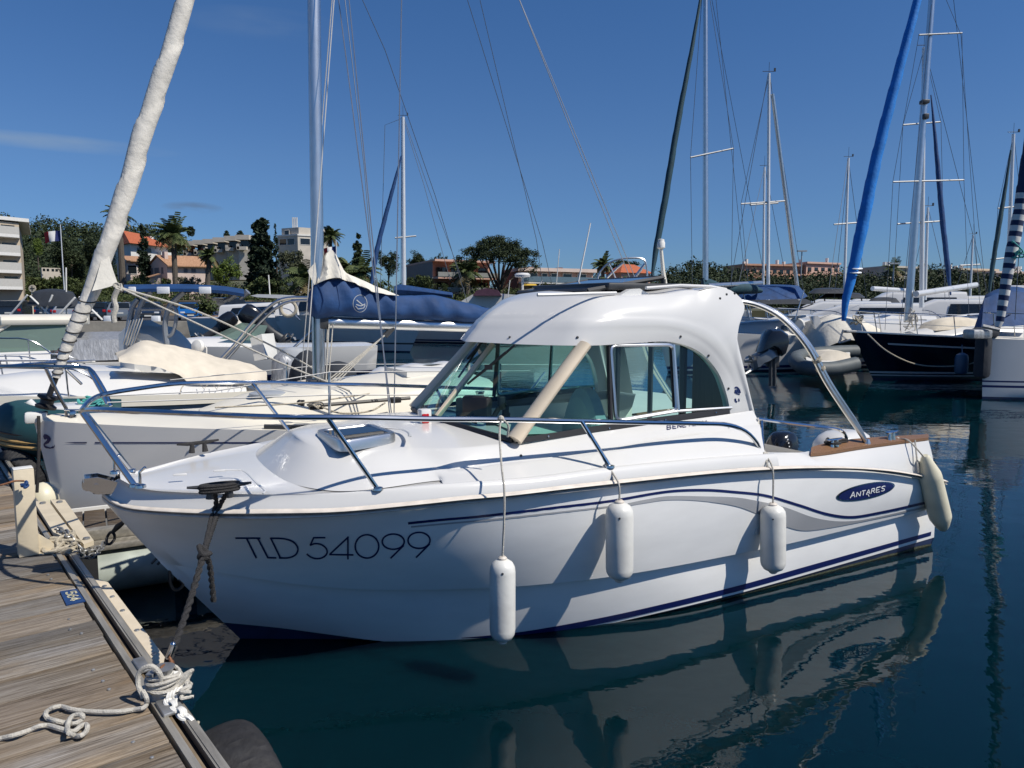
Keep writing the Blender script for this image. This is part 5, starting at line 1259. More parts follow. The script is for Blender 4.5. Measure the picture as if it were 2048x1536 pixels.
# folded dinghy carried on its side deck
dg=thing('dinghy',B(sS+2.9,TS-.7,1.2),'white and grey rolled inflatable dinghy lying beyond the mast of the sailing boat','dinghy')
mb=MB(); dpt=[hp(742,752,-3.3),hp(780,749,-3.3),hp(830,743,-3.3),hp(900,738,-3.3)]
C_=cat(dpt,18); rings=[]
for i,p in enumerate(C_):
    k=min(1,.45+i/4); rings.append([p+NN*.22*k*math.cos(a)+Vector((0,0,.085*k*math.sin(a)*(1 if math.sin(a)>0 else .8)+.012*math.sin(i*.9))) for a in [2*math.pi*j/14 for j in range(14)]])
mb.loft(rings,caps=True); mb.build('dinghy_tube','gel',dg); 
mb=MB(); mb.grid([[p+Vector((0,0,.075))+NN*y for p in C_[3:]] for y in (-.12,0,.12)]); mb.build('dinghy_floor','greyrub',dg)
# ================================================================ boats of the left hand row
def moored(px,yw,ang,L,**k):
    """frame with its origin at the stern; (px,yw) is where the bow meets the water in the photo"""
    Pb=G(px,yw,0); d=Vector((math.cos(ang),math.sin(ang),0)); return frame(Pb-d*(L-.3),ang)
LH=TH+math.pi
# beige-covered open boat
fr=frame(B(2.0,-8.1,0),LH+.05); b1=thing('covered_boat',fr(2,0,0),'white runabout with a stained beige canvas over its cockpit, behind the furled sail','motorboat')
hull_(fr,b1,5.2,2.1,.86,.66,rake=.5,tr=.85,p=2.3,flare=.24,bands=((.10,'navy'),),mat='greyhull',deckmat='gel')
mb=MB()
for sd in (1,-1): mb.grid([[fr.S(u,sd,-.02,dz) for u in [i/30 for i in range(31)]] for dz in (.05,-.02,-.10)])
mb.build('rub_band','gelcream',b1)
house_(fr,b1,[(.7,.66,.82,.88,.82),(2.3,.72,.98,.84,.68),(3.4,.78,1.04,.66,.46),(4.2,.82,.96,.42,.26),(4.6,.85,.90,.2,.1)],'foredeck_dome','gel',.16)
def canvas_(root,curveT,curveB,t0,t1,mat,name='canvas_cover',seed=0,n=40,amp=.02):
    A=cat([(x,y,0) for x,y in curveT],n); C=cat([(x,y,0) for x,y in curveB],n); mb=MB(); rows=[]
    for f in [i/8 for i in range(9)]:
        row=[]
        for i,(a,c) in enumerate(zip(A,C)):
            p=hp(a.x,a.y,(t0+t1)/2); q=hp(c.x,c.y,t1); r=p.lerp(q,f)+Vector((0,0,.07*math.sin(math.pi*f)))+NN*.05*math.sin(math.pi*f); w_=amp*noise.noise(Vector((i*.35,f*4,seed))); row.append(r+Vector((0,0,w_))+NN*w_)
        rows.append(row)
    mb.grid(rows)
    mb.grid([[B(binv(p)[0],2*(t0+t1)/2-binv(p)[1],binv(p)[2]) for p in r] for r in rows])
    return mb.build(name,mat,root,ang=70,weld=.001)
canvas_(b1,[(236,722),(262,695),(285,681),(300,682),(340,690),(400,703),(440,716),(480,722),(505,730),(530,745)],[(238,724),(270,728),(320,736),(360,752),(380,765),(420,767),(460,766),(500,768),(525,767),(534,762)],-9.0,-7.2,'canvas',seed=3)
mb=MB(); mb.tube(cat([hp(374,764,-7.1),hp(362,778,-7.0),hp(360,795,-6.98)],8),.008,5); 
for x in (400,425,450,475,505): mb.tube([hp(x,767,-7.15),hp(x+8,778,-7.05),hp(x+16,768,-7.15)],.005,5)
mb.build('cover_lacing','ropebg',b1)
rail_(fr,b1,.5,.98,.42,posts=3,r=.013)
engine_(fr(-.02,0,.62),LH+.05,.9,0,'greyhull','char','outboard',b1)
mb=MB()
CT=[(538,768),(541,728),(552,710),(575,705),(590,712),(598,735),(606,768)]
Cc=hp(570,766,-8.1); rings=[]
for f,rx,ry in ((0,.27,.25),(.15,.235,.215),(.4,.215,.20),(.7,.205,.19),(.85,.17,.16),(.95,.10,.10),(1,.03,.03)):
    rings.append([Vector((Cc.x,Cc.y,.62))+U*rx*math.cos(q)*(1+.07*math.sin(5*q)*(1-f))+NN*ry*math.sin(q)*(1+.07*math.cos(7*q)*(1-f))+Vector((0,0,f*.62)) for q in [2*math.pi*k/28 for k in range(28)]])
mb.loft(rings,caps=True); mb.build('engine_cover','greycanvas',b1,ang=70)
# dark green inflatable nosing at the pontoon
fr=frame(B(2.05,-4.75,0),LH+.03); b2=thing('inflatable_boat',fr(2,0,0),'dark green inflatable with tan strakes, its nose behind the seahorse bow','inflatable boat')
mb=MB(); C_=[fr(x,y,z) for x,y,z in ((2.45,-.70,.64),(2.55,-.70,.65),(2.7,-.66,.67),(3.2,-.44,.72),(3.45,0,.76),(3.2,.44,.72),(2.7,.66,.67),(2.55,.70,.65),(2.45,.70,.64))]
mb.tube(cat(C_,60),.25,18); mb.build('buoyancy_tube','rubber',b2)
mb=MB()
for dz,mi in ((-.05,0),(-.10,0),(.02,1)):
    P=cat(C_,60); mb.tube([p+ (Vector((p.x,p.y,0))-Vector((fr(2.3,0,0).x,fr(2.3,0,0).y,0))).normalized()*.245+Vector((0,0,dz)) for p in P],.022,6,mi)
mb.build('rub_strake',['gold','black'],b2)
mb=MB(); mb.loft([[fr(x,y*k,z) for x,y,z in ((2.45,-.6,.36),(2.45,0,.0),(2.45,.6,.36))] for k in (1,)]+[[fr(x,y,z) for x,y,z in ((2.6,-.5,.34),(2.7,0,.06),(2.6,.5,.34))]]+[[fr(x,y,z) for x,y,z in ((3.3,-.05,.5),(3.35,0,.45),(3.3,.05,.5))]],wrap=False); mb.build('hull','rubber',b2)
mb=MB(); mb.box(fr(3.05,0,.90),(.5,.42,.10),0,LH,bev=.04); mb.tube([fr(3.28,0,.92),fr(3.34,0,1.0)],.05,10); mb.build('bow_step','gel',b2)
mb=MB(); tangle(mb,fr(2.75,.1,.98),(.16,.14,.05),18,.011,8); mb.tube(cat([fr(3.4,.1,.85),fr(3.66,.2,.5),fr(3.75,.25,.3),lw(.05,lp(28,880).y,PZ)],12),.011,6); mb.build('mooring_line','ropegr',b2)
# cabin cruiser with greenish screen
def cruiser(root,fr,L,Bm,zb,zs,cab,win,mat='gel',bands=((.12,'navy'),),screen=True,**kw):
    hull_(fr,root,L,Bm,zb,zs,bands=bands,mat=mat,**kw)
    house_(fr,root,cab)
    if win: panes_(fr,root,win)
fr=frame(B(1.0,-14.2,0),LH+.02); b3=thing('cabin_cruiser',fr(3,0,0),'white pilothouse cruiser with pale green windscreen and flat roof, at the left margin','motorboat')
hull_(fr,b3,5.6,2.4,.98,.78,rake=.5,tr=.85,p=2.2,flare=.25,bands=((.16,'char'),))
house_(fr,b3,[(2.4,.80,1.12,1.0,.92),(3.9,.88,1.14,.84,.62),(4.5,.94,1.06,.55,.35),(4.9,.97,1.0,.3,.15)],'coachroof','gel',.14)
zr_=1.72
P=lambda x,y,z: fr(x,y,z)
mb=MB(); mb.grid([[P(3.85,y,1.12-.03*abs(y)) for y in (-.72,-.3,.3,.72)],[P(3.05,y*.92,zr_-.12) for y in (-.72,-.3,.3,.72)]]); 
for sd in (1,-1): mb.grid([[P(3.85,sd*.72,1.10),P(3.05,sd*.66,zr_-.12)],[P(2.1,sd*.92,1.08),P(2.1,sd*.74,zr_-.12)]])
mb.build('windscreen','gwin',b3,False)
mb=MB(); mb.loft([[P(x,y*k,z) for x,y in ((3.42,-.45),(3.45,0),(3.42,.45),(3.2,.78),(1.7,.84),(1.65,0),(1.7,-.84),(3.2,-.78))] for k,z in ((.97,zr_-.12),(1,zr_-.08),(1,zr_-.02),(.9,zr_+.05),(.5,zr_+.08))],caps=True); mb.build('hard_roof','gelcream',b3)
mb=MB()
for sd in (1,-1): mb.tube([P(3.86,sd*.73,1.10),P(3.06,sd*.68,zr_-.11)],.03,6); mb.tube([P(2.1,sd*.90,1.0),P(2.05,sd*.74,zr_-.1)],.05,6)
mb.build('roof_post','gelcream',b3)
rail_(fr,b3,.42,.98,.50,posts=4,r=.014); 
mb=MB(); canv=[]
mb.loft([[P(x,y*sc,z) for y,z in ((-.95,.85),(-.85,1.28),(0,1.42),(.85,1.28),(.95,.85))] for x,sc in ((2.2,.9),(1.4,1),(.6,.98),(.2,.9))],wrap=False,caps=True); mb.build('cockpit_cover','greycanvas',b3)
# low runabout in front of it, at the very left
fr=frame(B(1.6,-9.9,0),LH+.04); b4=thing('runabout',fr(2,0,0),'low white runabout with long bow rail, between the beige-covered boat and the pilothouse cruiser','motorboat')
hull_(fr,b4,5.6,2.1,.86,.70,rake=.6,tr=.85,p=2.3,flare=.26,bands=((.12,'navy'),)); house_(fr,b4,[(1.6,.7,.9,.85,.75),(2.6,.75,1.0,.8,.6),(3.8,.82,.96,.5,.3),(4.4,.85,.90,.25,.12)],'foredeck','gel',.12)
rail_(fr,b4,.40,.98,.40,posts=4,r=.013)
mb=MB(); mb.tube([fr(3.9,.2,.95),fr(3.75,.22,1.34)],.03,8); mb.build('rod_holder','steel',b4)
# boat with a charcoal bimini
fr=frame(B(6.5,-17.0,0),LH); b5=thing('bimini_boat',fr(3,0,0),'white sports boat under a charcoal bimini on white struts, behind the pilothouse cruiser','motorboat')
hull_(fr,b5,6.5,2.4,1.0,.85,rake=.6,tr=.85,flare=.25,bands=((.14,'navy'),)); house_(fr,b5,[(3.2,.85,1.1,1.0,.8),(4.6,.9,1.12,.7,.45),(5.6,.97,1.02,.3,.15)],'foredeck','gel',.12)
def canopy(root,C4,h,mat,sag=.05,name='bimini_top',n=8,drop=.10):
    """C4: four corners; a stretched top with turned-down edges"""
    a,b,c,d=[Vector(p) for p in C4]; mb=MB(); rows=[]
    for i in range(n+1):
        u=i/n; row=[]
        for j in range(n+1):
            v=j/n; p=(a.lerp(b,u)).lerp(d.lerp(c,u),v); e=min(u,1-u,v,1-v); row.append(p+Vector((0,0,h*math.sin(math.pi*u)**.6*math.sin(math.pi*v)**.6-(drop if e==0 else 0))))
        rows.append(row)
    mb.grid(rows); return mb.build(name,mat,root,ang=60)
bm=[D(52,592,17.2),D(158,594,17.0),D(160,590,18.8),D(60,588,19.0)]
canopy(b5,bm,.16,'darkcanvas',drop=.22)
mb=MB()
for x0,y0,x1,y1,d_ in ((55,590,12,640,17.2),(60,592,102,632,17.2),(158,594,205,640,17.0),(105,590,90,625,17.2),(150,595,118,630,17.0),(62,594,98,640,18.5)): mb.tube([D(x0,y0,d_),D(x1,y1,d_)],.022,6)
mb.build('bimini_strut','gelaged',b5)
panes_(fr,b5,[[(3.2,.95,1.05),(4.2,.7,1.12),(3.4,.7,1.5),(3.0,.85,1.45)]],'gwin')
mb=MB(); mb.tube([D(133,640,17.5),D(132,535,17.5)],.016,6); mb.build('aerial','gelaged',b5)
# console boat with tower and navy T-top
dT=13.2
fr=frame(D(400,700,dT)*1-Vector((0,0,0)),LH+.05); b6=thing('console_boat',(fr.o.x,fr.o.y,0),'grey console boat with curved tube tower and a narrow navy sun top','motorboat')
hull_(fr,b6,6.4,2.3,.85,.70,rake=.6,tr=.9,flare=.22,bands=((.12,'char'),),mat='gelaged')
def dT_(x,y,o=0): return D(x,y,dT+o)
M['towergrey']=pm('grey_powder_coat',(.26,.28,.31),.35,.3,var=.1)
for o in (-.7,.7):
    for pts in ([(252,712),(256,660),(266,612),(276,598)],[(264,695),(272,640),(288,598),(302,582)],[(334,690),(330,650),(340,612),(368,583)]):
        mb=MB(); mb.tube(cat([dT_(x,y,o) for x,y in pts],14),.045,8); mb.build('tower_leg','towergrey',b6)
mb=MB(); mb.tube(cat([dT_(336,612,-.7),dT_(350,616,-.7),dT_(352,640,-.7),dT_(344,668,-.7),dT_(330,675,-.7)],14),.030,7); mb.tube([dT_(270,619,-.7),dT_(345,618,-.7)],.03,6); mb.tube([dT_(262,606,-.7),dT_(262,606,.7)],.03,6); mb.tube([dT_(338,618,-.7),dT_(338,618,.7)],.03,6); mb.build('tower_brace','towergrey',b6)
mb=MB(); T_top=cat([(248,581,0),(300,580,0),(380,580,0),(450,584,0),(488,590,0)],14)
rings=[]
for p in T_top: rings.append([dT_(p.x,p.y,o)+Vector((0,0,dz)) for o,dz in ((-.9,-.03),(-.9,.02),(0,.10),(.9,.02),(.9,-.03))])
mb.loft(rings,caps=True); tt=mb.build('sun_top','bluecanvas',b6)
for x0,x1 in ((258,271),(315,338),(399,421)):
    mb=MB(); mb.box((dT_(x0,580,-.94)+dT_(x1,581,-.94))/2,((x1-x0)/1500*dT,.03,.11),bev=.01); mb.build('top_patch','wht',tt)
mb=MB()
for a,b in (((455,602),(472,588)),((480,598),(496,583))): mb.tube([dT_(*a),dT_(*b)],[.03,.06],8)
mb.tube([dT_(448,602),dT_(475,590)],.04,6); mb.build('rod_holder','towergrey',b6)
mb=MB()
rings=[]
for x0,y0,hw,hh in ((256,690,.3,.1),(266,655,.5,.42),(285,641,.6,.55),(302,650,.65,.48),(330,655,.6,.45),(352,672,.5,.30),(384,700,.3,.12)):
    c=dT_(x0,y0); rings.append([c+Vector((0,sy*hw,-dz)) for sy,dz in ((-1,hh+.35),(-1,.10),(-.5,0),(.5,0),(1,.10),(1,hh+.35))])
mb.loft(rings,wrap=False,caps=True); mb.build('console_cover','gelaged',b6,ang=30)
mb=MB(); mb.lathe([(.02,-.03),(.10,-.03),(.115,0),(.10,.04),(.02,.06)],dT_(396,693,-1.0),(-.3,-1,.15),18); mb.tube(cat([dT_(404,700,-.9),dT_(412,694,-.9),dT_(413,712,-.9)],8),.012,6); mb.build('searchlight','gelaged',b6)
mb=MB()
for k in range(5):
    mb.tube([dT_(246+k*5,688+k,-.9),dT_(262+k*6,640-k,-.9)],.015,6)
mb.build('fishing_rod','steel',b6)
mb=MB(); mb.tube(cat([dT_(440,720,-.5),dT_(470,688,-.5),dT_(510,640,-.5),dT_(560,600,-.5),dT_(620,595,-.5),dT_(660,593,-.5)],24),.028,7); mb.tube(cat([dT_(450,722,.3),dT_(520,645,.3),dT_(570,606,.3),dT_(640,600,.3)],24),.028,7); mb.tube([dT_(565,715,-.5),dT_(640,648,-.5)],.024,7); mb.build('folded_frame','alu',b6)
mb=MB(); q=[(500,676),(523,668),(532,718),(509,722)]; P=[dT_(x,y,-.2) for x,y in q]; mb.prism(P,(.10,.35,0)); mb.build('seat_back','gelaged',b6,False)
def cover_blob(name,px,yb,yt,w,d_,mat,label,grp=None,seed=0,tp=.45):
    c=D(px,yb,d_); h=(yb-yt)/F*d_; wv=w/F*d_/2; mb=MB(); rings=[]
    for f,k in ((0,1.0),(.15,1.02),(.4,.97),(.65,.86),(.82,.66),(.94,.40),(1,.12)):
        ring=[]
        for j in range(24):
            q=2*math.pi*j/24; n_=1+.10*noise.noise(Vector((math.cos(q)*1.5,math.sin(q)*1.5+seed,f*2.5))); ring.append(c+Vector((wv*k*n_*math.cos(q)+wv*.12*f*(1 if tp>.4 else -1),wv*k*n_*.8*math.sin(q),h*f)))
        rings.append(ring)
    mb.loft(rings,caps=True); o=mb.build(name,mat,ang=70); return tag(o,label,'engine cover',grp)
cover_blob('engine_cover',612,775,700,70,11.6,'darkcanvas','dark draped engine cover between the silver cover and the tall mast',seed=1)
cover_blob('engine_cover',672,768,722,78,10.6,'darkcanvas','low rounded black cover just right of the tall mast foot',seed=5)
cover_blob('engine_cover',624,785,758,120,10.2,'canvas','crumpled beige canvas heap left of the tall mast foot',seed=9)
# ---- boats lying off the quay
Y0=math.pi
def quayboat(name,label,px,yw,ang,L,Bm,zb,zs,cabs,wins,bands=((.18,'navyhull'),(.10,'gel')),mat='gel',catg='motorboat',group=None,**kw):
    fr=moored(px,yw,ang,L); r=thing(name,fr(L/2,0,0),label,catg,group)
    hull_(fr,r,L,Bm,zb,zs,bands=bands,mat=mat,**kw)
    if cabs: house_(fr,r,cabs)
    if wins: panes_(fr,r,wins)
    return fr,r
fr,r=quayboat('motor_yacht','white motor yacht with dark hull band and long white hardtop left of the tall mast',762,694,R(-18),10.5,3.2,1.55,1.35,[(2.0,1.3,2.0,1.4,1.2),(5.5,1.4,2.15,1.25,.95),(8.0,1.5,1.75,.8,.4),(9.4,1.54,1.58,.3,.1)],[[(2.6,1.36,1.55),(5.2,1.2,1.65),(5.0,1.12,1.95),(2.8,1.28,1.85)]],bands=((.42,'navyhull'),),rake=1.2,flare=.3)
mb=MB(); mb.loft([[D(x,y,33)+Vector((0,oy,0)) for x,y in ((516,592),(530,589),(570,590),(612,598),(570,597),(530,595))] for oy in (-1.0,1.2)],caps=True); mb.build('hardtop','gel',r)
mb=MB()
for x in (556,590):
    mb.tube([D(x,595,32.5),D(x+6,630,32.5)],.06,6)
    mb.build('hardtop_post','gelaged',r); mb=MB()
mb.tube([D(540,591,33),D(537,550,33)],.025,5); mb.build('aerial','gelaged',r)
mb=MB(); mb.tube(cat([D(485,620,32),D(520,617,32),D(575,618,32),D(600,640,32)],14),.02,5); mb.build('guard_rail','steel',r)
mb=MB(); mb.tube([D(577,617,31.5)+Vector((.32*math.cos(q),0,.32*math.sin(q))) for q in [2*math.pi*k/18 for k in range(18)]],.07,8,closed=True); lb=mb.build('lifebuoy','ropebg'); tag(lb,'tan lifebuoy hung on the motor yacht rail beside the boom cover','lifebuoy')
mb=MB(); P=[D(500,618,32.3),D(575,612,32.3),D(640,618,33),D(640,646,33),D(570,640,32),D(510,632,32)]; 
fr2=frame(D(505,660,27.5),R(100)); r2=thing('runabout',(fr2.o.x,fr2.o.y,0),'small white runabout stern-on with two black tilted outboards and a white sheet','motorboat')
hull_(fr2,r2,4.5,1.9,.8,.7,rake=.5,tr=.9,bands=((.12,'navy'),)); 
mb=MB(); 
rings=[]
for i,(x,y) in enumerate(((446,660),(452,642),(462,632),(478,631),(492,640),(503,656))): rings.append([D(x,y,28)+Vector((0,oy,-dz)) for oy,dz in ((-.6,.3),(-.4,.0),(.4,.05),(.6,.3))])
mb.loft(rings,wrap=False,caps=True); mb.build('white_sheet','sailw',r2)
def tilted(px,py,d_,ang,sc,mat,label,root=None,tilt=-.9,grp=None):
    P=D(px,py,d_)
    if root is None: root=thing('outboard_motor',P,label,'outboard motor',grp)
    engine_(P,ang,sc,tilt,mat,'char','outboard',root); return root
tilted(446,668,27,R(20),1.0,'blackgloss','black outboard tilted clear of the water on the white runabout, the left one',tilt=.95)
tilted(516,668,26,R(200),1.25,'blackgloss','large black outboard tilted up in front of the dark-banded motor yacht',tilt=.9)
fr,r=quayboat('motorboat','white motorboat with blue boot top, bow-on under the boom, left of the two grey hulls',738,692,R(-62),7,2.6,1.55,1.2,[(1.5,1.2,2.0,1.1,.9),(4,1.3,2.1,.95,.7),(5.4,1.45,1.6,.4,.2)],[[(1.7,1.08,1.5),(3.8,.95,1.6),(3.6,.88,1.95),(1.9,1.0,1.9)]],bands=((.32,'navy'),),rake=.8)
fr,r=quayboat('motorboat','grey-shaded white cruiser bow under the boom, the left one of a pair',815,700,R(-50),8,2.9,1.75,1.4,[(1.5,1.3,2.2,1.2,1.0),(4.5,1.45,2.3,1.05,.8),(6.2,1.6,1.8,.5,.2)],[[(1.7,1.18,1.6),(4.3,1.05,1.75),(4.1,.95,2.15),(1.9,1.08,2.05)]],bands=((.34,'char'),(.27,'gel')),rake=1.1,flare=.34)
fr,r=quayboat('motorboat','large white cruiser bow beside the cabin boat visor, the right one of a pair',850,706,R(-38),9,3.1,1.9,1.5,[(1.5,1.4,2.3,1.3,1.1),(5,1.55,2.5,1.15,.85),(7,1.75,1.95,.5,.2)],[[(1.7,1.28,1.7),(4.8,1.15,1.9),(4.6,1.0,2.3),(1.9,1.15,2.2)]],bands=((.40,'char'),(.33,'gel')),rake=1.2,flare=.36)
mb=MB(); canopyP=[D(905,612,30),D(1000,612,30),D(1000,606,34),D(905,606,34)]
fr,r=quayboat('flybridge_boat','white flybridge cruiser with plum canvas and a radar mast, left of the cabin roof',960,690,R(-120),9,3.2,1.8,1.5,[(1,1.4,2.2,1.4,1.2),(5,1.5,2.3,1.2,1.0)],None,rake=1.0)
mb=MB(); mb.loft([[D(x,y,31)+Vector((0,oy,0)) for x,y in ((920,625),(928,602),(948,590),(1000,588),(1050,592),(1080,610),(1085,628))] for oy in (-1.4,1.4)],wrap=False,caps=True); mb.build('flybridge','gel',r)
M['plum']=pm('plum_canvas',(.085,.035,.06),.8,var=.2)
mb=MB(); mb.loft([[D(x,y,30)+Vector((0,oy,0)) for x,y in ((948,592),(955,582),(975,577),(996,581),(1004,592))] for oy in (-1.0,1.0)],wrap=False,caps=True); mb.build('seat_cover','plum',r)
mb=MB(); mb.tube([D(1045,605,30),D(1045,556,30)],.045,8); mb.lathe([(.05,0),(.30,.02),(.32,.10),(.25,.17),(.05,.19)],D(1045,555,30),n=16); mb.build('radar_mast','gel',r)
mb=MB()
for x0,y0,x1,y1 in ((1015,600,1020,560),(1110,600,1119,498),(1062,600,1085,560)): mb.tube([D(x0,y0,29.5),D(x1,y1,29.5)],.018,5)
mb.build('aerial','gelaged',r)
fr,r=quayboat('flybridge_boat','white flybridge boat with a curved empty bimini hoop behind the cabin roof',1245,690,R(-100),9,3.1,1.7,1.5,[(1,1.4,2.3,1.4,1.2),(5.5,1.5,2.4,1.2,1.0),(6.6,1.6,1.8,.8,.5)],None,rake=1.0)
mb=MB(); mb.tube(cat([D(1188,590,30),D(1200,545,30),D(1222,524,30),D(1260,516,30),D(1290,522,30),D(1294,585,30)],26),.04,6); mb.tube(cat([D(1195,575,31.5),D(1230,540,31.5),D(1246,526,31.5)],12),.05,6); mb.tube([D(1258,570,31),D(1290,528,31)],.07,6); mb.tube([D(1218,528,30),D(1240,575,30)],.03,5); mb.build('bimini_hoop','alu',r)
mb=MB(); mb.loft([[D(x,y,31)+Vector((0,oy,0)) for x,y in ((1180,600),(1188,570),(1205,565),(1250,572),(1300,575),(1330,600))] for oy in (-1.3,1.3)],wrap=False,caps=True); mb.build('flybridge','gelcream',r)
# ================================================================ quay, car park and the town behind
M['concrete']=pm('quay_concrete',(.44,.39,.31),.9,var=.25,scale=1.2,bump=.4,bscale=6)
M['asph']=pm('car_park_asphalt',(.055,.055,.058),.9,var=.2,scale=1.5)
M['soil']=pm('dry_grass_ground',(.075,.075,.04),.95,var=.4,scale=.3)
M['stonewall']=pm('rendered_garden_wall',(.34,.26,.18),.9,var=.2,scale=.8)
QD,QZ=52.0,.75
mb=MB(); mb.box((-37,QD+20,QZ/2-.5),(98,40,QZ+1.0)); mb.box((-37,QD+.25,QZ+.06),(98,.5,.12)); tag(mb.build('quay','concrete'),kind='structure')
mb=MB(); mb.grid([[(x,y,QZ+.004) for x in (-85.5,11.5)] for y in (QD+.6,QD+39)]); tag(mb.build('car_park','asph',loc=(0,QD+20,QZ)),kind='structure')
def hillz(x,y):
    k=max(0,(y-92)/150); k=min(k,1.6); px_=1024+F*x/y; l=1/(1+math.exp((px_-480)/80)); return QZ+ k*(1.0+17*l)+ .6*noise.noise(Vector((x*.02,y*.02,0)))*k
mb=MB(); mb.grid([[(x,y,hillz(x,y)-.4 if y>90 else -2) for x in range(-420,430,12)] for y in [89.9,91,100,110,122,135,150,170,190,215,240,270,310]])
tag(mb.build('hillside','soil',loc=(0,200,0)),kind='structure')
mb=MB(); mb.box((-36,QD+39.4,QZ+.85),(94,.4,1.7)); mb.box((-36,QD+39.4,QZ+1.74),(94,.5,.10)); tag(mb.build('garden_wall','stonewall'),'long tan garden wall running behind the row of parked cars','wall')
# ---- cars
M['tyre']=M['black']
def paint(n,c,met=.0): 
    if n not in M: M[n]=pm(n,c,.22,met,var=.02,coat=.7)
    return n
M['lampw']=pm('headlamp_glass',(.6,.62,.64),.1,spec=.8); M['plate']=pm('number_plate_white',(.6,.6,.56),.4)
def car(L,Wd_,Hh,mat,hood,tail,label,px,d_,ang,name='parked_car',sedan=False,catg='car'):
    P=D(px,636,d_); o=frame((P.x,P.y,0),ang); zq=QZ+.006; root=thing(name,(P.x,P.y,zq),label,catg,'cars parked along the quay')
    T=lambda x,y,z:o(x,y,zq+z)
    h=Hh
    prof=[(-L/2,.30),(-L/2-.02,.55),(-L/2+.05,h*.60),(-L/2+tail*.35,h*.64),(-L/2+tail,h*.97),(-L/2+tail+.5,h),(L/2-hood-.9,h*.99),(L/2-hood-.55,h*.95),(L/2-hood+.10,h*.63),(L/2-.45,h*.54),(L/2-.05,h*.45),(L/2,.48),(L/2-.03,.25)]
    mb=MB(); rings=[]
    for f,ins in ((-1,.10),(-.97,.02),(-.9,0),(.9,0),(.97,.02),(1,.10)):
        rings.append([T(x,f*Wd_/2*(1 if z<h*.66 else .80-.0*z),z-ins*(z>h*.6)*.3) for x,z in prof])
    mb.loft(rings,wrap=True,caps=True); mb.build('car_body',mat,root,ang=30)
    zw0,zw1=h*.655,h*.93
    xr0,xr1=-L/2+tail*.80,L/2-hood-.15
    for sd in (1,-1):
        mb=MB(); mb.prism([T(xr0-.25+tail*.1,sd*(Wd_/2*.90),zw0),T(xr1+.05,sd*(Wd_/2*.90),zw0),T(xr1-.55,sd*(Wd_/2*.815),zw1),T(xr0+.25,sd*(Wd_/2*.815),zw1)],o.l*sd*.02); mb.build('side_window','dkglass',root,False)
    mb=MB(); mb.prism([T(L/2-hood+.06,-Wd_*.40,h*.665),T(L/2-hood+.06,Wd_*.40,h*.665),T(L/2-hood-.50,Wd_*.36,h*.94),T(L/2-hood-.50,-Wd_*.36,h*.94)],o.d*.03+Vector((0,0,.02))); mb.build('windscreen','dkglass',root,False)
    mb=MB(); mb.prism([T(-L/2+tail*.42,-Wd_*.38,h*.68),T(-L/2+tail*.42,Wd_*.38,h*.68),T(-L/2+tail*.92,Wd_*.34,h*.94),T(-L/2+tail*.92,-Wd_*.34,h*.94)],-o.d*.03+Vector((0,0,.02))); mb.build('rear_window','dkglass',root,False)
    for x in (-L/2+.75,L/2-.85):
        for sd in (1,-1):
            mb=MB(); mb.lathe([(.15,-.1),(.31,-.1),(.32,-.06),(.32,.06),(.31,.1),(.15,.1)],T(x,sd*(Wd_/2-.10),.32),o.l,18); w_=mb.build('wheel','tyre',root)
            mb=MB(); mb.lathe([(.19,0),(.17,.012),(.04,.02)],T(x,sd*(Wd_/2+.0),.32),o.l*sd,12); mb.build('wheel_rim','alu',w_)
    for sd in (1,-1):
        mb=MB(); mb.box(T(L/2-.09,sd*Wd_*.34,h*.44),(.16,.36,.13),0,ang,bev=.03); mb.build('headlight','lampw',root)
        mb=MB(); mb.box(T(-L/2+.03,sd*Wd_*.40,h*.52),(.10,.22,.20),0,ang,bev=.02); mb.build('tail_light','red',root)
        mb=MB(); mb.box(T(L/2-hood-.05,sd*(Wd_/2+.06),h*.66),(.12,.16,.11),0,ang,bev=.02); mb.build('wing_mirror',mat,root)
    mb=MB(); mb.box(T(L/2-.0,0,.42),(.04,.5,.11),0,ang); mb.build('number_plate','plate',root); mb=MB(); mb.box(T(-L/2-.01,0,.62),(.04,.5,.11),0,ang); mb.build('number_plate','plate',root)
    mb=MB(); mb.box(T(L/2-.02,0,h*.36),(.06,1.0,.12),0,ang,bev=.01); mb.build('grille','char',root)
    return root
F_=R(-75); Bk=R(100)
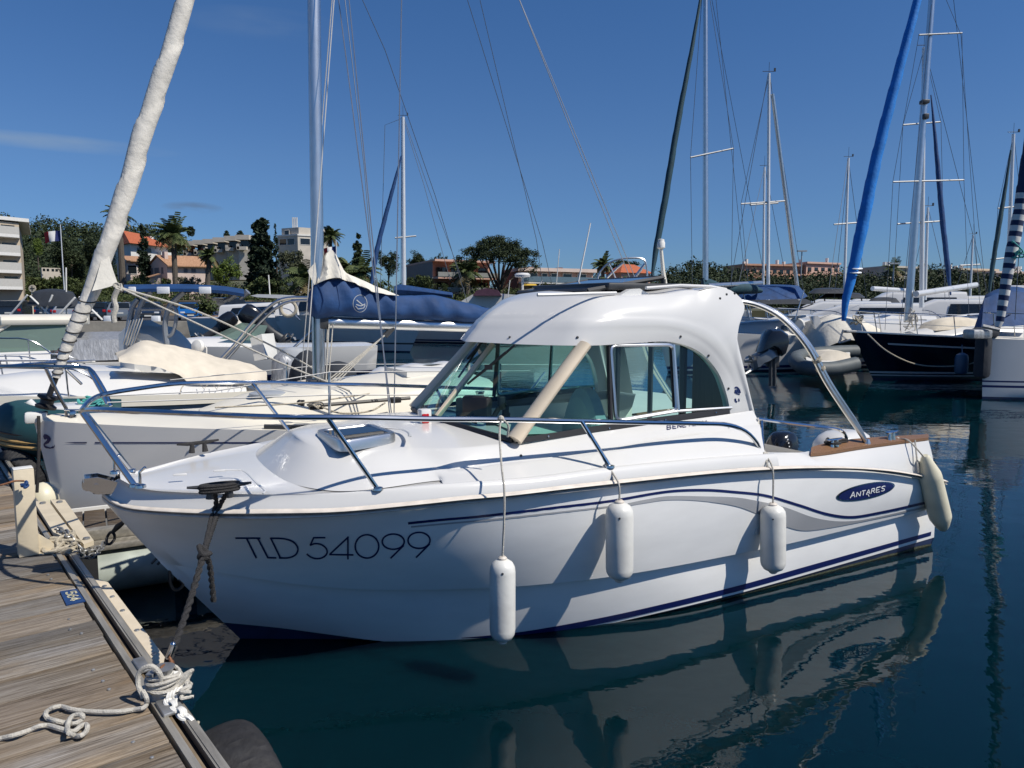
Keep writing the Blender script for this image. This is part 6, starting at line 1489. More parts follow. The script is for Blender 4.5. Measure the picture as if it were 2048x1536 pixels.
for a in ((4.2,1.85,1.62,paint('black_car_paint',(.012,.018,.028)),1.0,.6,'dark SUV seen from behind at the left edge of the car park',34,62,R(108)),
 (4.1,1.75,1.45,paint('dark_blue_car_paint',(.012,.025,.06)),1.0,.7,'dark blue hatchback half hidden by the bimini struts',112,64,R(95)),
 (4.0,1.75,1.45,paint('silver_car_paint',(.42,.44,.46),.4),1.0,.7,'silver hatchback behind the lower end of the furled sail',150,60,R(100)),
 (4.2,1.8,1.5,paint('black_car_paint',(.0,.0,.0)),1.0,.6,'black hatchback with red tail lights right of the furled sail',208,62,R(100)),
 (4.4,1.82,1.48,paint('grey_estate_paint',(.22,.24,.26),.4),1.0,.6,'grey estate car seen from behind, left of the tube tower',246,61,R(112)),
 (4.2,1.8,1.5,paint('black_car_paint',(.0,.0,.0)),1.0,.6,'dark car behind the tube tower',302,60,R(-70)),
 (4.0,1.75,1.45,paint('bright_blue_car_paint',(.012,.13,.42),.2),.9,.6,'bright blue hatchback facing the water',377,63,R(-62)),
 (3.9,1.7,1.42,paint('white_car_paint',(.70,.70,.68)),1.0,.7,'small white car behind the bright blue one',399,72,R(-70)),
 (4.2,1.75,1.40,paint('white_car_paint',(0,0,0)),1.1,.9,'white saloon behind the planter bush',430,66,R(-65)),
 (4.4,1.85,1.85,paint('navy_van_paint',(.010,.016,.03)),.9,.2,'dark boxy van right of the planter bush',462,59,R(-50)),
 (4.3,1.8,1.5,paint('navy_van_paint',(0,0,0)),1.0,.6,'dark car just right of the boxy van',505,64,R(-62)),
 (4.3,1.8,1.5,paint('charcoal_car_paint',(.03,.03,.035)),1.0,.6,'charcoal car behind the motor yacht rail',535,67,R(-66)),
 (4.3,1.8,1.5,paint('black_car_paint',(0,0,0)),1.0,.6,'black car under the white hardtop',574,66,R(-66)),
 (4.2,1.8,1.6,paint('charcoal_car_paint',(0,0,0)),1.0,.6,'dark car behind the navy boom cover clew end',610,68,R(-66))): car(*a)
# planter with bush, white bollard blocks, round sign, flagpole
def leafmat(n,c1,c2,isl=.35,rough=.7,tr=.25):
    m=bpy.data.materials.new(n); m.use_nodes=True; t=m.node_tree; b=t.nodes['Principled BSDF']; b.inputs['Roughness'].default_value=rough; b.inputs['Specular IOR Level'].default_value=.25
    g=t.nodes.new("ShaderNodeNewGeometry"); r=t.nodes.new("ShaderNodeValToRGB"); r.color_ramp.elements[0].color=(*c1,1); r.color_ramp.elements[1].color=(*c2,1)
    t.links.new(g.outputs['Random Per Island'],r.inputs[0]); t.links.new(r.outputs[0],b.inputs['Base Color']); M[n]=m
leafmat('pine_leaf',(.018,.030,.014),(.050,.068,.028)); leafmat('cypress_leaf',(.010,.020,.012),(.028,.045,.022)); leafmat('bright_leaf',(.07,.11,.018),(.14,.19,.04)); leafmat('bush_leaf',(.030,.050,.016),(.085,.105,.035)); leafmat('olive_leaf',(.05,.06,.03),(.12,.13,.08)); leafmat('palm_leaf',(.03,.05,.015),(.09,.11,.04)); leafmat('palm_dry',(.10,.08,.035),(.20,.16,.08)); leafmat('oleander',(.05,.07,.03),(.34,.28,.22))
M['bark']=pm('brown_bark',(.085,.065,.05),.95,var=.4,scale=5,bump=.8); M['palmtrunk']=pm('palm_trunk',(.10,.085,.07),.95,var=.5,scale=14,bump=1.0,bscale=26)
def leaves(mb,c,rad,n,size,rnd,shell=.55,flat=1.0,asp=1.0,mi=0,lean=None):
    c=Vector(c)
    for i in range(n):
        while True:
            v=Vector((rnd.uniform(-1,1),rnd.uniform(-1,1),rnd.uniform(-1,1)))
            if .05<v.length<1: break
        v=v.normalized()*(shell+(1-shell)*rnd.random()); p=c+Vector((v.x*rad[0],v.y*rad[1],v.z*rad[2])); s=size*rnd.uniform(.5,1.3)
        a=Vector((rnd.gauss(0,1),rnd.gauss(0,1),rnd.gauss(0,.7)*flat)).normalized(); b=a.cross(Vector((rnd.gauss(0,1),rnd.gauss(0,1),rnd.gauss(0,1)))).normalized()
        mb.add([p+a*s,p+b*s*.6*asp,p-a*s*.8,p-b*s*.55*asp],[(0,1,2,3)],mi)
def tree_(name,label,base,h,crown,leaf,seed,trunk=.2,leafsize=.35,n=1600,group=None,lean=0.0,limbs=5,trunkh=None,catg='tree',clumps=None,shell=.4):
    """crown: list of (dx,dy,z,rx,ry,rz) clump ellipsoids in metres above the base"""
    rnd=random.Random(seed); root=thing(name,base,label,catg,group); b=Vector(base)
    mb=MB(); th=trunkh or h*.5; top=b+Vector((lean,0,th)); mb.tube(cat([b-Vector((0,0,.5)),b+Vector((lean*.3,0,th*.5)),top],8),[trunk*(1-.06*i) for i in range(8)],8)
    for k in range(limbs):
        q=rnd.choice(crown); mb.tube([b+Vector((lean*.7,0,th*rnd.uniform(.5,.95))),b+Vector((q[0]*.5+lean*.5,q[1]*.5,th*.6+q[2]*.4)),b+Vector((q[0],q[1],q[2]))],[trunk*.5,trunk*.35,trunk*.12],6)
    mb.build('trunk','bark',root)
    mb=MB(); vol=sum(q[3]*q[5] for q in crown)
    for q in crown:
        m_=int(n*q[3]*q[5]/vol)
        sub=max(4,int(m_/30))
        for j in range(sub):
            while True:
                v=Vector((rnd.uniform(-1,1),rnd.uniform(-1,1),rnd.uniform(-1,1)))
                if v.length<1: break
            v=v.normalized()*(shell+(1-shell)*rnd.random()**.6); cr_=.26+.26*rnd.random(); leaves(mb,b+Vector((q[0]+v.x*q[3]*.86,q[1]+v.y*q[4]*.86,q[2]+v.z*q[5]*.86)),(q[3]*cr_+.1,q[4]*cr_+.1,q[5]*cr_+.1),int(m_*2.6)//sub,leafsize*.60,rnd,.2)
    mb.build('crown',leaf,root,False); return root
def gz(x,y): return hillz(x,y) if y>91 else QZ
def at(px,d_): P=D(px,610,d_); return (P.x,P.y,gz(P.x,P.y))
def cone_tree(label,px,d_,ytop,wpx,seed,leaf='cypress_leaf',ybase=None,group=None,n=2200,taper=.75,name='cypress'):
    P=at(px,d_); top=D(px,ytop,d_).z; h=top-P[2]; w_=wpx/F*d_/2; cr_=[]
    for i in range(9):
        f=i/8; cr_.append((0,0,h*(.12+.80*f),w_*(1-f**1.6*taper),w_*(1-f**1.6*taper),h*.09))
    return tree_(name,label,P,h,cr_,leaf,seed,trunk=.18,leafsize=w_*.20+.10,n=n,group=group,limbs=0,trunkh=h*.6,shell=.55)
def crown_tree(label,px,d_,ytop,ybot,wpx,seed,leaf='pine_leaf',n=2000,name='pine_tree',group=None,k=7,ybase=None,ls=None):
    P=at(px,d_); zt=D(px,ytop,d_).z-P[2]; zb=D(px,ybot,d_).z-P[2]; w_=wpx/F*d_/2; rnd=random.Random(seed*7+1); cr_=[]; mid=(zt+zb)/2; hh=(zt-zb)/2
    for i in range(k):
        a=rnd.uniform(0,6.28); r=rnd.uniform(.15,.62); rx=w_*rnd.uniform(.34,.52); rz=hh*rnd.uniform(.36,.55); cr_.append((w_*r*math.cos(a),w_*r*math.sin(a)*.8,mid+hh*rnd.uniform(-.45,.48),rx,rx*.9,rz))
    return tree_(name,label,P,zt,cr_,leaf,seed,trunk=max(.15,w_*.06),leafsize=ls or max(.18,w_*.085),n=n,group=group,trunkh=max(1,mid*.9))
def palm(label,px,d_,ytop,seed,group=None,lean=0.0,nf=34,fl=2.2,trunk=.26,name='palm_tree',dry=True,wind=.5):
    P=at(px,d_); h=D(px,ytop,d_).z-P[2]-fl*.55; rnd=random.Random(seed); root=thing(name,P,label,'palm tree',group); b=Vector(P); top=b+Vector((lean,0,h))
    mb=MB(); C_=cat([b-Vector((0,0,.4)),b+Vector((lean*.3,0,h*.5)),top],26); mb.tube(C_,[trunk*(1.15-.25*i/26)*(1+.08*(i%2)) for i in range(26)],9); mb.build('trunk','palmtrunk',root)
    mb=MB(); dm=MB()
    for i in range(nf):
        a=2*math.pi*i*.618; e=rnd.uniform(-.5,1.25); L=fl*rnd.uniform(.75,1.1); d0=Vector((math.cos(a)*math.cos(e)-wind*.35,math.sin(a)*math.cos(e),math.sin(e))).normalized(); pts=[]
        p=top.copy(); d=d0.copy()
        for s_ in range(7): pts.append(p.copy()); p=p+d*(L/6); d=(d+Vector((-.06*wind,0,-.24))).normalized()
        tgt=dm if (e<-.15 and dry) else mb
        for s_ in range(1,7):
            t=(pts[s_]-pts[s_-1]).normalized(); sd=t.cross(Vector((0,0,1))).normalized()
            for sg_ in (1,-1):
                for q in (0,.5):
                    o_=pts[s_-1].lerp(pts[s_],q); ll_=L*.30*(1-abs(s_-3.4)/5); tgt.add([o_-t*.06,o_+t*.14,o_+t*.28+sd*sg_*ll_-Vector((0,0,ll_*.35)),o_+t*.12+sd*sg_*ll_*.9-Vector((0,0,ll_*.4))],[(0,1,2,3)])
    mb.build('crown','palm_leaf',root,False)
    if dm.v: dm.build('dry_fronds','palm_dry',root,False)
    return root
def planter(px,d_):
    P=D(px,640,d_); root=thing('planter',(P.x,P.y,QZ),'terracotta planter box with an oleander bush in front of the parked cars','planter'); mb=MB(); mb.box((P.x,P.y,QZ+.22),(1.5,.7,.45),bev=.03); M['terra']=pm('terracotta',(.24,.14,.08),.85,var=.15); mb.build('planter_box','terra',root); mb=MB(); leaves(mb,(P.x,P.y,QZ+1.0),(.9,.6,.75),900,.13,random.Random(3),.2); mb.build('bush','bush_leaf',root,False)
planter(415,57)
for px,lb in ((217,'white concrete block on the quay edge left of the tube tower'),(312,'white concrete block on the quay edge inside the tube tower')):
    P=D(px,638,54); mb=MB(); mb.box((P.x,P.y,QZ+.24),(.55,.4,.48),bev=.03,taper=.92); tag(mb.build('quay_block','wht'),lb,'block')
P=D(66,620,56); rt_=thing('road_sign',(P.x,P.y,QZ),'round cream sign seen from behind on a pole above the dark bimini','sign')
mb=MB(); mb.tube([(P.x,P.y,QZ),(P.x,P.y,D(66,570,56).z)],.05,8); mb.build('sign_pole','creampaint',rt_); mb=MB(); mb.lathe([(.0,-.02),(.27,-.02),(.27,.02),(.0,.02)],D(66,577,56)+Vector((0,-.07,0)),(0,-1,0),20,caps=False); sgn_=mb.build('sign_disc','creampaint',rt_); mb=MB(); c=D(66,577,56)+Vector((0,-.095,0)); mb.box(c,(.34,.02,.06)); mb.box(c+Vector((0,-.003,0)),(.06,.02,.34)); mb.build('sign_bracket','char',sgn_,False)
def flagpole(px,d_,ytop,ybase,fx,label,fl=1.6,dirx=-1):
    P=D(px,ybase,d_); zt=D(px,ytop,d_).z; zb=min(P.z,gz(P.x,P.y)); rt_=thing('flagpole',(P.x,P.y,zb),label,'flagpole'); mb=MB(); mb.tube([(P.x,P.y,zb),(P.x,P.y,zt)],[.07,.045],8); mb.build('pole','mastw',rt_)
    M['fblue']=pm('flag_blue',(.01,.02,.11),.8); M['fred']=pm('flag_red',(.42,.015,.02),.8); M['fwht']=pm('flag_white',(.68,.68,.66),.8)
    fo=None
    for k,mt in enumerate(('fblue','fwht','fred')):
        mb=MB(); rows=[]
        for j in range(5): rows.append([Vector((P.x+dirx*(.05+fl*(k+i/4)/3),P.y+.14*math.sin((k+i/4)*2.2+j*.4),zt-.95-fl*.62*j/4-.25*((k+i/4)/3)**1.5+.35)) for i in range(5)])
        mb.grid(rows); fo=mb.build('flag_band',mt,rt_)
flagpole(130,80,449,600,0,'tall flagpole flying a blue, white and red flag left of the furled sail',1.75)
flagpole(674,75,480,560,0,'flagpole with a small blue, white and red flag right of the tall mast',1.2)
# ---- trees
crown_tree('bright green tree on the wooded slope left of the flagpole',82,140,468,520,34,11,'bright_leaf',1600,'broadleaf_tree')
crown_tree('large dark pine behind the flagpole',148,112,442,585,80,12,'pine_leaf',3800)
crown_tree('tall dark pine just left of the furled sail',195,110,452,590,66,14,'pine_leaf',3600)
crown_tree('rounded shrub mass below the small grey pavilion',100,96,548,598,110,15,'bush_leaf',2600,'shrub')
crown_tree('low shrub right of the flagpole foot',160,94,558,598,60,16,'bush_leaf',1400,'shrub')
cone_tree('slim cypress on the skyline left of the furled sail',144,190,433,9,17,n=500)
cone_tree('tall broad cypress between the red roof and the pale gable house',293,116,449,30,18,n=2600)
crown_tree('dark conifer wedged between the furled sail and the palm',222,118,470,590,44,19,'cypress_leaf',2200)
palm('tall shaggy palm leaning beside the furled sail',248,100,412,20,fl=2.2,nf=30,trunk=.36)
palm('tall palm with wind-blown crown before the pale gable house',353,98,444,21,fl=3.0,nf=46,trunk=.32)
palm('shorter leaning palm right of the pale gable house',414,96,498,22,fl=1.6,nf=26,trunk=.30,lean=.6)
crown_tree('dark round tree behind the palm, left of the terraced hotel',352,165,470,510,44,23,'pine_leaf',1400,'broadleaf_tree')
crown_tree('bush in front of the shaded gable wall',333,97,552,598,38,24,'bush_leaf',1200,'shrub')
crown_tree('pale flowering oleander before the pink wall',377,97,548,600,54,25,'oleander',1500,'shrub')
crown_tree('bush left of the pale gable house',280,98,550,600,50,26,'bush_leaf',1400,'shrub')
crown_tree('light green tree below the terraced hotel',453,122,512,580,66,27,'bright_leaf',2400,'broadleaf_tree')
crown_tree('pale flowering hedge behind the white saloon',440,94,568,600,70,28,'oleander',1400,'shrub')
cone_tree('huge dark conifer right of the terraced hotel',525,104,438,70,29,'cypress_leaf',n=5200,taper=.62,name='conifer')
cone_tree('narrow dark cypress pressed against the huge conifer',556,103,442,18,30,n=1200)
crown_tree('green shrubs under the huge conifer',520,95,552,604,110,31,'bush_leaf',2600,'shrub')
crown_tree('olive-toned tree below the hotel tower block',590,112,492,570,80,32,'olive_leaf',2600,'broadleaf_tree')
palm('spreading palm low behind the tall mast',610,95,528,33,fl=3.4,nf=40,trunk=.35)
palm('crowned palm above the flag, right of the tall mast',664,130,456,34,fl=2.6,nf=36,trunk=.3)
cone_tree('ragged conifer behind the thin stays right of the crowned palm',718,118,467,44,35,'pine_leaf',n=3000,taper=.8,name='conifer')
palm('bushy palm behind the navy boom cover, the left one',690,100,512,36,fl=3.2,nf=40,trunk=.4); palm('bushy palm behind the navy boom cover, the right one',726,98,520,37,fl=3.0,nf=40,trunk=.4)
crown_tree('shrub mass under the bushy palms',700,94,548,604,150,38,'bush_leaf',2600,'shrub')
crown_tree('round-topped pine behind the second mast',778,150,492,560,62,39,'pine_leaf',1800); crown_tree('round-topped pine right of the second mast',832,160,500,560,60,40,'pine_leaf',1800); crown_tree('flat pine crown above the orange flats',880,170,505,550,46,41,'pine_leaf',1200)
crown_tree('green shrub in front of the grey gable',835,96,545,600,70,42,'bush_leaf',1800,'shrub'); crown_tree('dark shrub by the orange flats',880,95,560,604,40,43,'bush_leaf',1000,'shrub')
def umbrella(px,d_,ytop,ybot,wpx,seed,label):
    P=at(px,d_); zt=D(px,ytop,d_).z-P[2]; zb=D(px,ybot,d_).z-P[2]; w_=wpx/F*d_/2; rnd=random.Random(seed); cr_=[]
    for i in range(34):
        a=rnd.uniform(0,6.28); r=rnd.random()**.5; cr_.append((w_*.86*r*math.cos(a),w_*.6*r*math.sin(a),zb+(zt-zb)*(.38+.50*(1-r*r))+rnd.uniform(-.3,.3),w_*.27,w_*.27,(zt-zb)*.15))
    return tree_('umbrella_pine',label,P,zt,cr_,'pine_leaf',seed,trunk=w_*.06,leafsize=w_*.034,n=9000,limbs=16,trunkh=zb*1.0)
umbrella(998,100,472,565,176,44,'big umbrella pine with a wide domed crown between the orange and the pink flats')
palm('palm in front of the umbrella pine, beside the orange flats',935,96,520,45,fl=2.6,nf=34,trunk=.35)
palm('palm above the pink flats, left of the bimini hoop',1205,118,514,46,fl=2.2,nf=36,trunk=.3)
crown_tree('dark tree beside the pink flats end wall',1190,122,545,600,50,47,'pine_leaf',1200,'broadleaf_tree'); palm('low palm under the bimini hoop',1232,98,552,48,fl=2.4,nf=30,trunk=.35)
crown_tree('round tree above the small villa',1250,135,516,550,70,49,'pine_leaf',1600,'broadleaf_tree')
# wooded mass : hillside at the left and the long tree line at the right
def wood(name,sky,d0,d1,n,leaf,seed,ybot=600,r0=3.2,size=.27,per=150):
    rnd=random.Random(seed); mb=MB()
    for i in range(n):
        x=rnd.uniform(sky[0][0],sky[-1][0]); yt=interp(sky,x); f=rnd.random()**.8; y=yt+9+(ybot-yt-9)*f; d_=d1+(d0-d1)*min(1,f*1.2); p=D(x,y,d_*rnd.uniform(.95,1.05)); r=r0*rnd.uniform(.5,1.1)*d_/150; leaves(mb,p,(r,r*.8,r*.62),per,size*d_/150,rnd,.55)
    o=mb.build(name,leaf,None,False); tag(o,kind='stuff'); return o
tag(wood('hillside_wood',[(-120,425),(0,428),(30,434),(60,446),(95,433),(150,446),(230,452),(320,452),(345,462),(370,470)],120,235,900,'pine_leaf',5),'dense dark pine wood covering the hill at the left','wood')
tag(wood('garden_thicket',[(-40,560),(60,556),(250,560),(480,560),(640,545),(900,560),(1320,560)],93,112,420,'bush_leaf',6,604,2.2,.20),'green garden thicket along the foot of the houses','shrubbery')
tag(wood('far_tree_line',[(1290,560),(1318,545),(1350,522),(1400,522),(1450,532),(1500,545),(1600,548),(1680,540),(1720,543),(1760,548),(1830,546),(1850,534),(1900,533),(1950,545),(2200,548)],150,210,760,'pine_leaf',7,612,3.4,.27),'long dark tree line along the shore at the right','wood')
mb=MB(); mb.box((70,150,.3),(260,110,2.0)); tag(mb.build('far_shore','soil'),kind='structure')
# ---- buildings
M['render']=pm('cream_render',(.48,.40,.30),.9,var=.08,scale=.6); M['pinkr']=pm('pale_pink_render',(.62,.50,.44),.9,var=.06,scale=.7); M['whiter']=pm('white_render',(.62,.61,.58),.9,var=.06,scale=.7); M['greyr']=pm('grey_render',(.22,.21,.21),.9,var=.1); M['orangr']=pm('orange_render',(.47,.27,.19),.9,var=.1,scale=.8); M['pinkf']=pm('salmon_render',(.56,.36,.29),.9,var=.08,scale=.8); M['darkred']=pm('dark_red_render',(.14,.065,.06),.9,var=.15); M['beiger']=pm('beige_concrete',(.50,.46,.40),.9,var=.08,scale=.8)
def tile(n,c1,c2):
    M[n]=pm(n,c1,.85,var=.18,scale=2.2,bump=1.0,bscale=3,stretch=(8,1,1),col2=c2)
tile('redtile',(.36,.085,.035),(.42,.12,.05)); tile('tantile',(.34,.17,.09),(.42,.25,.15))
M['whitep']=pm('white_painted_trim',(.66,.65,.62),.6); M['blueglass']=pm('blue_balcony_glass',(.10,.15,.19),.08,var=.1,spec=.7); M['greyglass']=pm('grey_balcony_glass',(.24,.25,.24),.2,var=.1); M['awn']=pm('yellow_awning',(.55,.36,.05),.8); M['shut']=pm('grey_shutter',(.16,.155,.17),.7)
class Bld:
    """a rectangular block: corner nearest the viewer, its right-hand and left-hand corners on the ground"""
    def __init__(s,near,right,left,label,name,zb,catg='house'):
        s.n=Vector((near.x,near.y,0)); s.r=Vector((right.x,right.y,0))-s.n; s.l=Vector((left.x,left.y,0))-s.n; s.zb=zb; s.root=thing(name,(near.x,near.y,zb),label,catg)
    def p(s,a,b,z): return s.n+s.r*a+s.l*b+Vector((0,0,z))
    def block(s,name,mat,a0,a1,b0,b1,z0,z1,parent=None):
        mb=MB(); q=[s.p(a0,b0,z0),s.p(a1,b0,z0),s.p(a1,b1,z0),s.p(a0,b1,z0)]; mb.prism(q,(0,0,z1-z0)); return mb.build(name,mat,parent or s.root,False)
    def win(s,face,u0,u1,z0,z1,mat='dkglass',name='window',frame=True,d=.06,parent=None):
        mb=MB(); out=(-s.l.normalized() if face=='r' else -s.r.normalized())
        f=(lambda u,z: s.p(u,0,z)) if face=='r' else (lambda u,z: s.p(0,u,z))
        mb.prism([f(u0,z0)+out*.003,f(u1,z0)+out*.003,f(u1,z1)+out*.003,f(u0,z1)+out*.003],out*d*.5); w_=mb.build(name,mat,parent or s.root,False)
        if frame:
            mb=MB(); P=[f(u0,z0)+out*d*.6,f(u1,z0)+out*d*.6,f(u1,z1)+out*d*.6,f(u0,z1)+out*d*.6]
            for a,b in zip(P,P[1:]+P[:1]): mb.tube([a,b],.05,4)
            mb.build('window_frame','whitep',w_,False)
        return w_
def zat(y,d_): return D(1024,y,d_).z
# pale gable house
nd=112; b=Bld(D(336,575,nd),D(421,575,nd+3.2),D(299,575,nd+4.5),'pale pink gable house with a tan tiled roof and a chimney','gable_house',0)
zb,ze,zrg=zat(604,nd),zat(531,nd),zat(510,nd)
mb=MB(); mb.prism([b.p(0,0,zb),b.p(1,0,zb),b.p(1,1,zb),b.p(0,1,zb)],(0,0,ze-zb)); mb.prism([b.p(0,0,ze),b.p(0,1,ze),b.p(0,.5,zrg-.15)],b.r); mb.build('wall','pinkr',b.root,False)
mb=MB()
for s0,s1 in ((-.10,.5),(1.10,.5)):
    mb.prism([b.p(-.03,s0,ze-.15),b.p(1.03,s0,ze-.15),b.p(1.03 if s0>.5 else .90,s1,zrg),b.p(-.03,s1,zrg)],(0,0,.16))
rf=mb.build('roof','tantile',b.root,False)
ch_=b.block('chimney','pinkr',.08,.16,.28,.42,zrg-1.2,zrg+.6,rf)
for u0,u1 in ((.14,.22),(.38,.47),(.56,.66),(.88,.97)): b.win('r',u0,u1,zat(545,nd),zat(536,nd),'shut','window',False,.10)
for u0,u1 in ((.2,.30),(.42,.66),(.74,.86)): b.win('l',u0,u1,zat(547,nd),zat(534,nd),'shut','window',False,.10)
# small annexe left of it, with arched white window
nd=118; b=Bld(D(255,575,nd),D(300,575,nd+2),D(236,575,nd+5),'low annexe with an arched white window left of the broad cypress','annexe',0)
b.block('wall','pinkr',0,1,0,1,zat(604,nd),zat(522,nd)); mb=MB(); mb.prism([b.p(-.05,-.1,zat(523,nd)),b.p(1.05,-.1,zat(523,nd)),b.p(.9,.5,zat(511,nd)),b.p(.1,.5,zat(511,nd))],(0,0,.15)); mb.build('roof','tantile',b.root,False)
w_=b.win('r',.05,.45,zat(548,nd),zat(530,nd))
b=Bld(D(300,580,109),D(322,580,109),D(296,580,113),'little tiled lean-to beside the gable house','lean_to',0); b.block('wall','pinkr',0,1,0,1,zat(604,109),zat(556,109)); mb=MB(); mb.prism([b.p(-.3,-.1,zat(557,109)),b.p(1,-.1,zat(549,109)),b.p(1,1,zat(546,109)),b.p(-.3,1,zat(554,109))],(0,0,.12)); mb.build('roof','tantile',b.root,False)
# villa with the big red roof
nd=150; b=Bld(D(262,510,nd),D(336,510,nd+6),D(222,510,nd+9),'white villa under a big red hipped roof behind the palms','villa',0)
zb,ze,zt=zat(560,nd),zat(487,nd),zat(456,nd); b.block('wall','whiter',0,1,0,1,zb,ze)
mb=MB(); A=[b.p(-.07,-.1,ze),b.p(1.12,-.1,ze-.4),b.p(1.12,1.1,ze),b.p(-.07,1.1,ze)]; r1,r2=b.p(.10,.5,zt),b.p(.55,.5,zt-.4)
mb.add(A+[r1,r2],[(0,1,5,4),(1,2,5),(2,3,4,5),(3,0,4),(3,2,1,0)]); rf=mb.build('roof','redtile',b.root,False); b.block('chimney','whitep',.72,.80,.3,.5,ze+.8,zat(466,nd),rf)
b.win('r',.15,.55,zat(505,nd),zat(494,nd)); b.block('porch','whitep',.72,1.02,-.15,0,zb,zat(502,nd))
# terraced hotel
nd=172; root=thing('terraced_hotel',D(430,520,nd),'beige terraced hotel with stepped balconies left of the huge conifer','hotel')
xs=[370,391,411,431,454,476,503]; tops=[484,482,480,477,474,472]; 
for i in range(6):
    x0,x1=xs[i],xs[i+1]; dd=nd-i*2.2; yt=tops[i]; A=D(x0,500,dd); Bq=D(x1,500,dd)
    mb=MB(); mb.box(((A.x+Bq.x)/2,dd+4,(zat(yt,dd)+zat(560,dd))/2-1.0),(Bq.x-A.x-.01,7.4,zat(yt,dd)-zat(560,dd)-2.2+.1)); mb.build('wall','beiger',root,False)
    mb=MB(); mb.box(((A.x+Bq.x)/2,dd+3.2,zat(yt+3.5,dd)),(Bq.x-A.x+.02,9.2,1.0)); mb.build('roof_slab','beiger',root,False)
    mb=MB(); mb.box((A.x*.45+Bq.x*.55,dd+.25,zat(yt+15,dd)),((Bq.x-A.x)*.74,.1,1.9)); mb.build('window','dkglass',root,False)
    mb=MB(); mb.box((A.x+.35,dd-.3,zat(yt+22,dd)),(.6,1.6,1.1)); mb.box((A.x*.6+Bq.x*.4,dd-.6,zat(yt+25,dd)),((Bq.x-A.x)*.7,1.0,.7)); mb.build('balcony','beiger',root,False)
for x,yt,w_ in ((381,452,17),(453,461,10),(480,461,14)):
    c=D(x,yt,nd+3); mb=MB(); leaves(mb,(c.x,c.y,zat(yt+8,nd)),(w_/2/F*nd*1.0,1.0,8/F*nd*1.3),500,.25,random.Random(x),.5); tag(mb.build('clipped_tree','cypress_leaf',None,False),{381:'tall clipped evergreen on the terraced hotel roof, its left end',453:'small clipped evergreen on the hotel roof, the middle one',480:'clipped evergreen on the hotel roof nearest the huge conifer'}[x],'clipped tree')
nd=160; b=Bld(D(596,500,nd),D(640,500,nd+3),D(556,500,nd+3),'beige hotel tower block with aerials beside the tall mast','tower_block',0,'hotel'); b.block('wall','beiger',0,1.4,0,1,zat(600,nd),zat(470,nd)); b.block('penthouse','beiger',.1,1.3,.05,.9,zat(470,nd)+.01,zat(454,nd)); b.block('roof_slab','whitep',-.03,1.43,-.03,1.03,zat(471,nd),zat(468,nd))
for u0,u1 in ((.10,.55),(.62,1.2)): b.win('r',u0,u1,zat(489,nd),zat(476,nd),'dkglass','window',True)
for u0,u1 in ((.15,.5),(.55,.9)): b.win('l',u0,u1,zat(489,nd),zat(476,nd),'dkglass','window',True)
b.win('l',.4,.62,zat(468,nd),zat(459,nd))
for k in range(3): mb=MB(); q=D(586+k*4,452,nd+3); mb.box((q.x,q.y,zat(443,nd)),(.25,.25,2.4)); mb.build('roof_aerial','whitep',b.root,False)
M['railw']=pm('pale_balcony_rail',(.46,.45,.42),.6)
# apartment block at the left edge
nd=88; b=Bld(D(45,560,nd),D(50,560,nd+16),D(-150,560,nd-9),'cream apartment block with long white balconies at the left edge','apartment_block',0,'flats')
b.block('wall','render',0,1,0,1,zat(604,nd),zat(446,nd)); b.block('roof_slab','whitep',-.02,1.02,-.12,1.02,zat(443,nd),zat(436,nd))
for y in (472,508,542,574):
    b.block('balcony_slab','whitep',-.10,.0,-.0,1,zat(y+6,nd),zat(y,nd)); 
    mb=MB(); q=[b.p(-.10,-.0,zat(y,nd)),b.p(-.10,1,zat(y,nd))]; mb.prism([q[0],q[1],q[1]+Vector((0,0,.85)),q[0]+Vector((0,0,.85))],(0,.05,0)); mb.build('balcony_rail','railw',b.root,False)
    b.win('l',.05,.20,zat(y,nd)+.05,zat(y-20,nd),'dkglass','window',False); b.win('l',.30,.6,zat(y,nd)+.05,zat(y-20,nd),'dkglass','window',False)
nd=115; b=Bld(D(84,550,nd),D(122,550,nd+2),D(82,550,nd+5),'small grey pavilion with a row of openings among the dark pines','pavilion',0); b.block('wall','beiger',0,1,0,1,zat(600,nd),zat(535,nd))
for u in (.06,.26,.52,.72): b.win('r',u,u+.13,zat(542,nd),zat(537,nd),'dkglass','window',False)
# orange flats
nd=104; b=Bld(D(867,590,nd),D(981,590,nd+5),D(815,590,nd+14),'orange flats with grey-glazed balconies right of the grey gable','orange_flats',0,'flats')
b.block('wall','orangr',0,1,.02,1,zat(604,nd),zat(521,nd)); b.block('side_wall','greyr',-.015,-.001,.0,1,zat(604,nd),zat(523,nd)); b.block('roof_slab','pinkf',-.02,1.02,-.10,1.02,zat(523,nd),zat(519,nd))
for y0 in (545,575):
    b.block('balcony_slab','pinkf',0,1.05,-.16,.02,zat(y0+13,nd),zat(y0+9,nd)); b.block('balcony_rail','greyglass',0,1.05,-.165,-.155,zat(y0+9,nd),zat(y0,nd))
    for u0,u1 in ((.05,.24),(.30,.50),(.58,.70),(.78,.95)): b.win('r',u0,u1,zat(y0+9,nd),zat(y0-11,nd),'dkglass','window',False,-.0+.06)
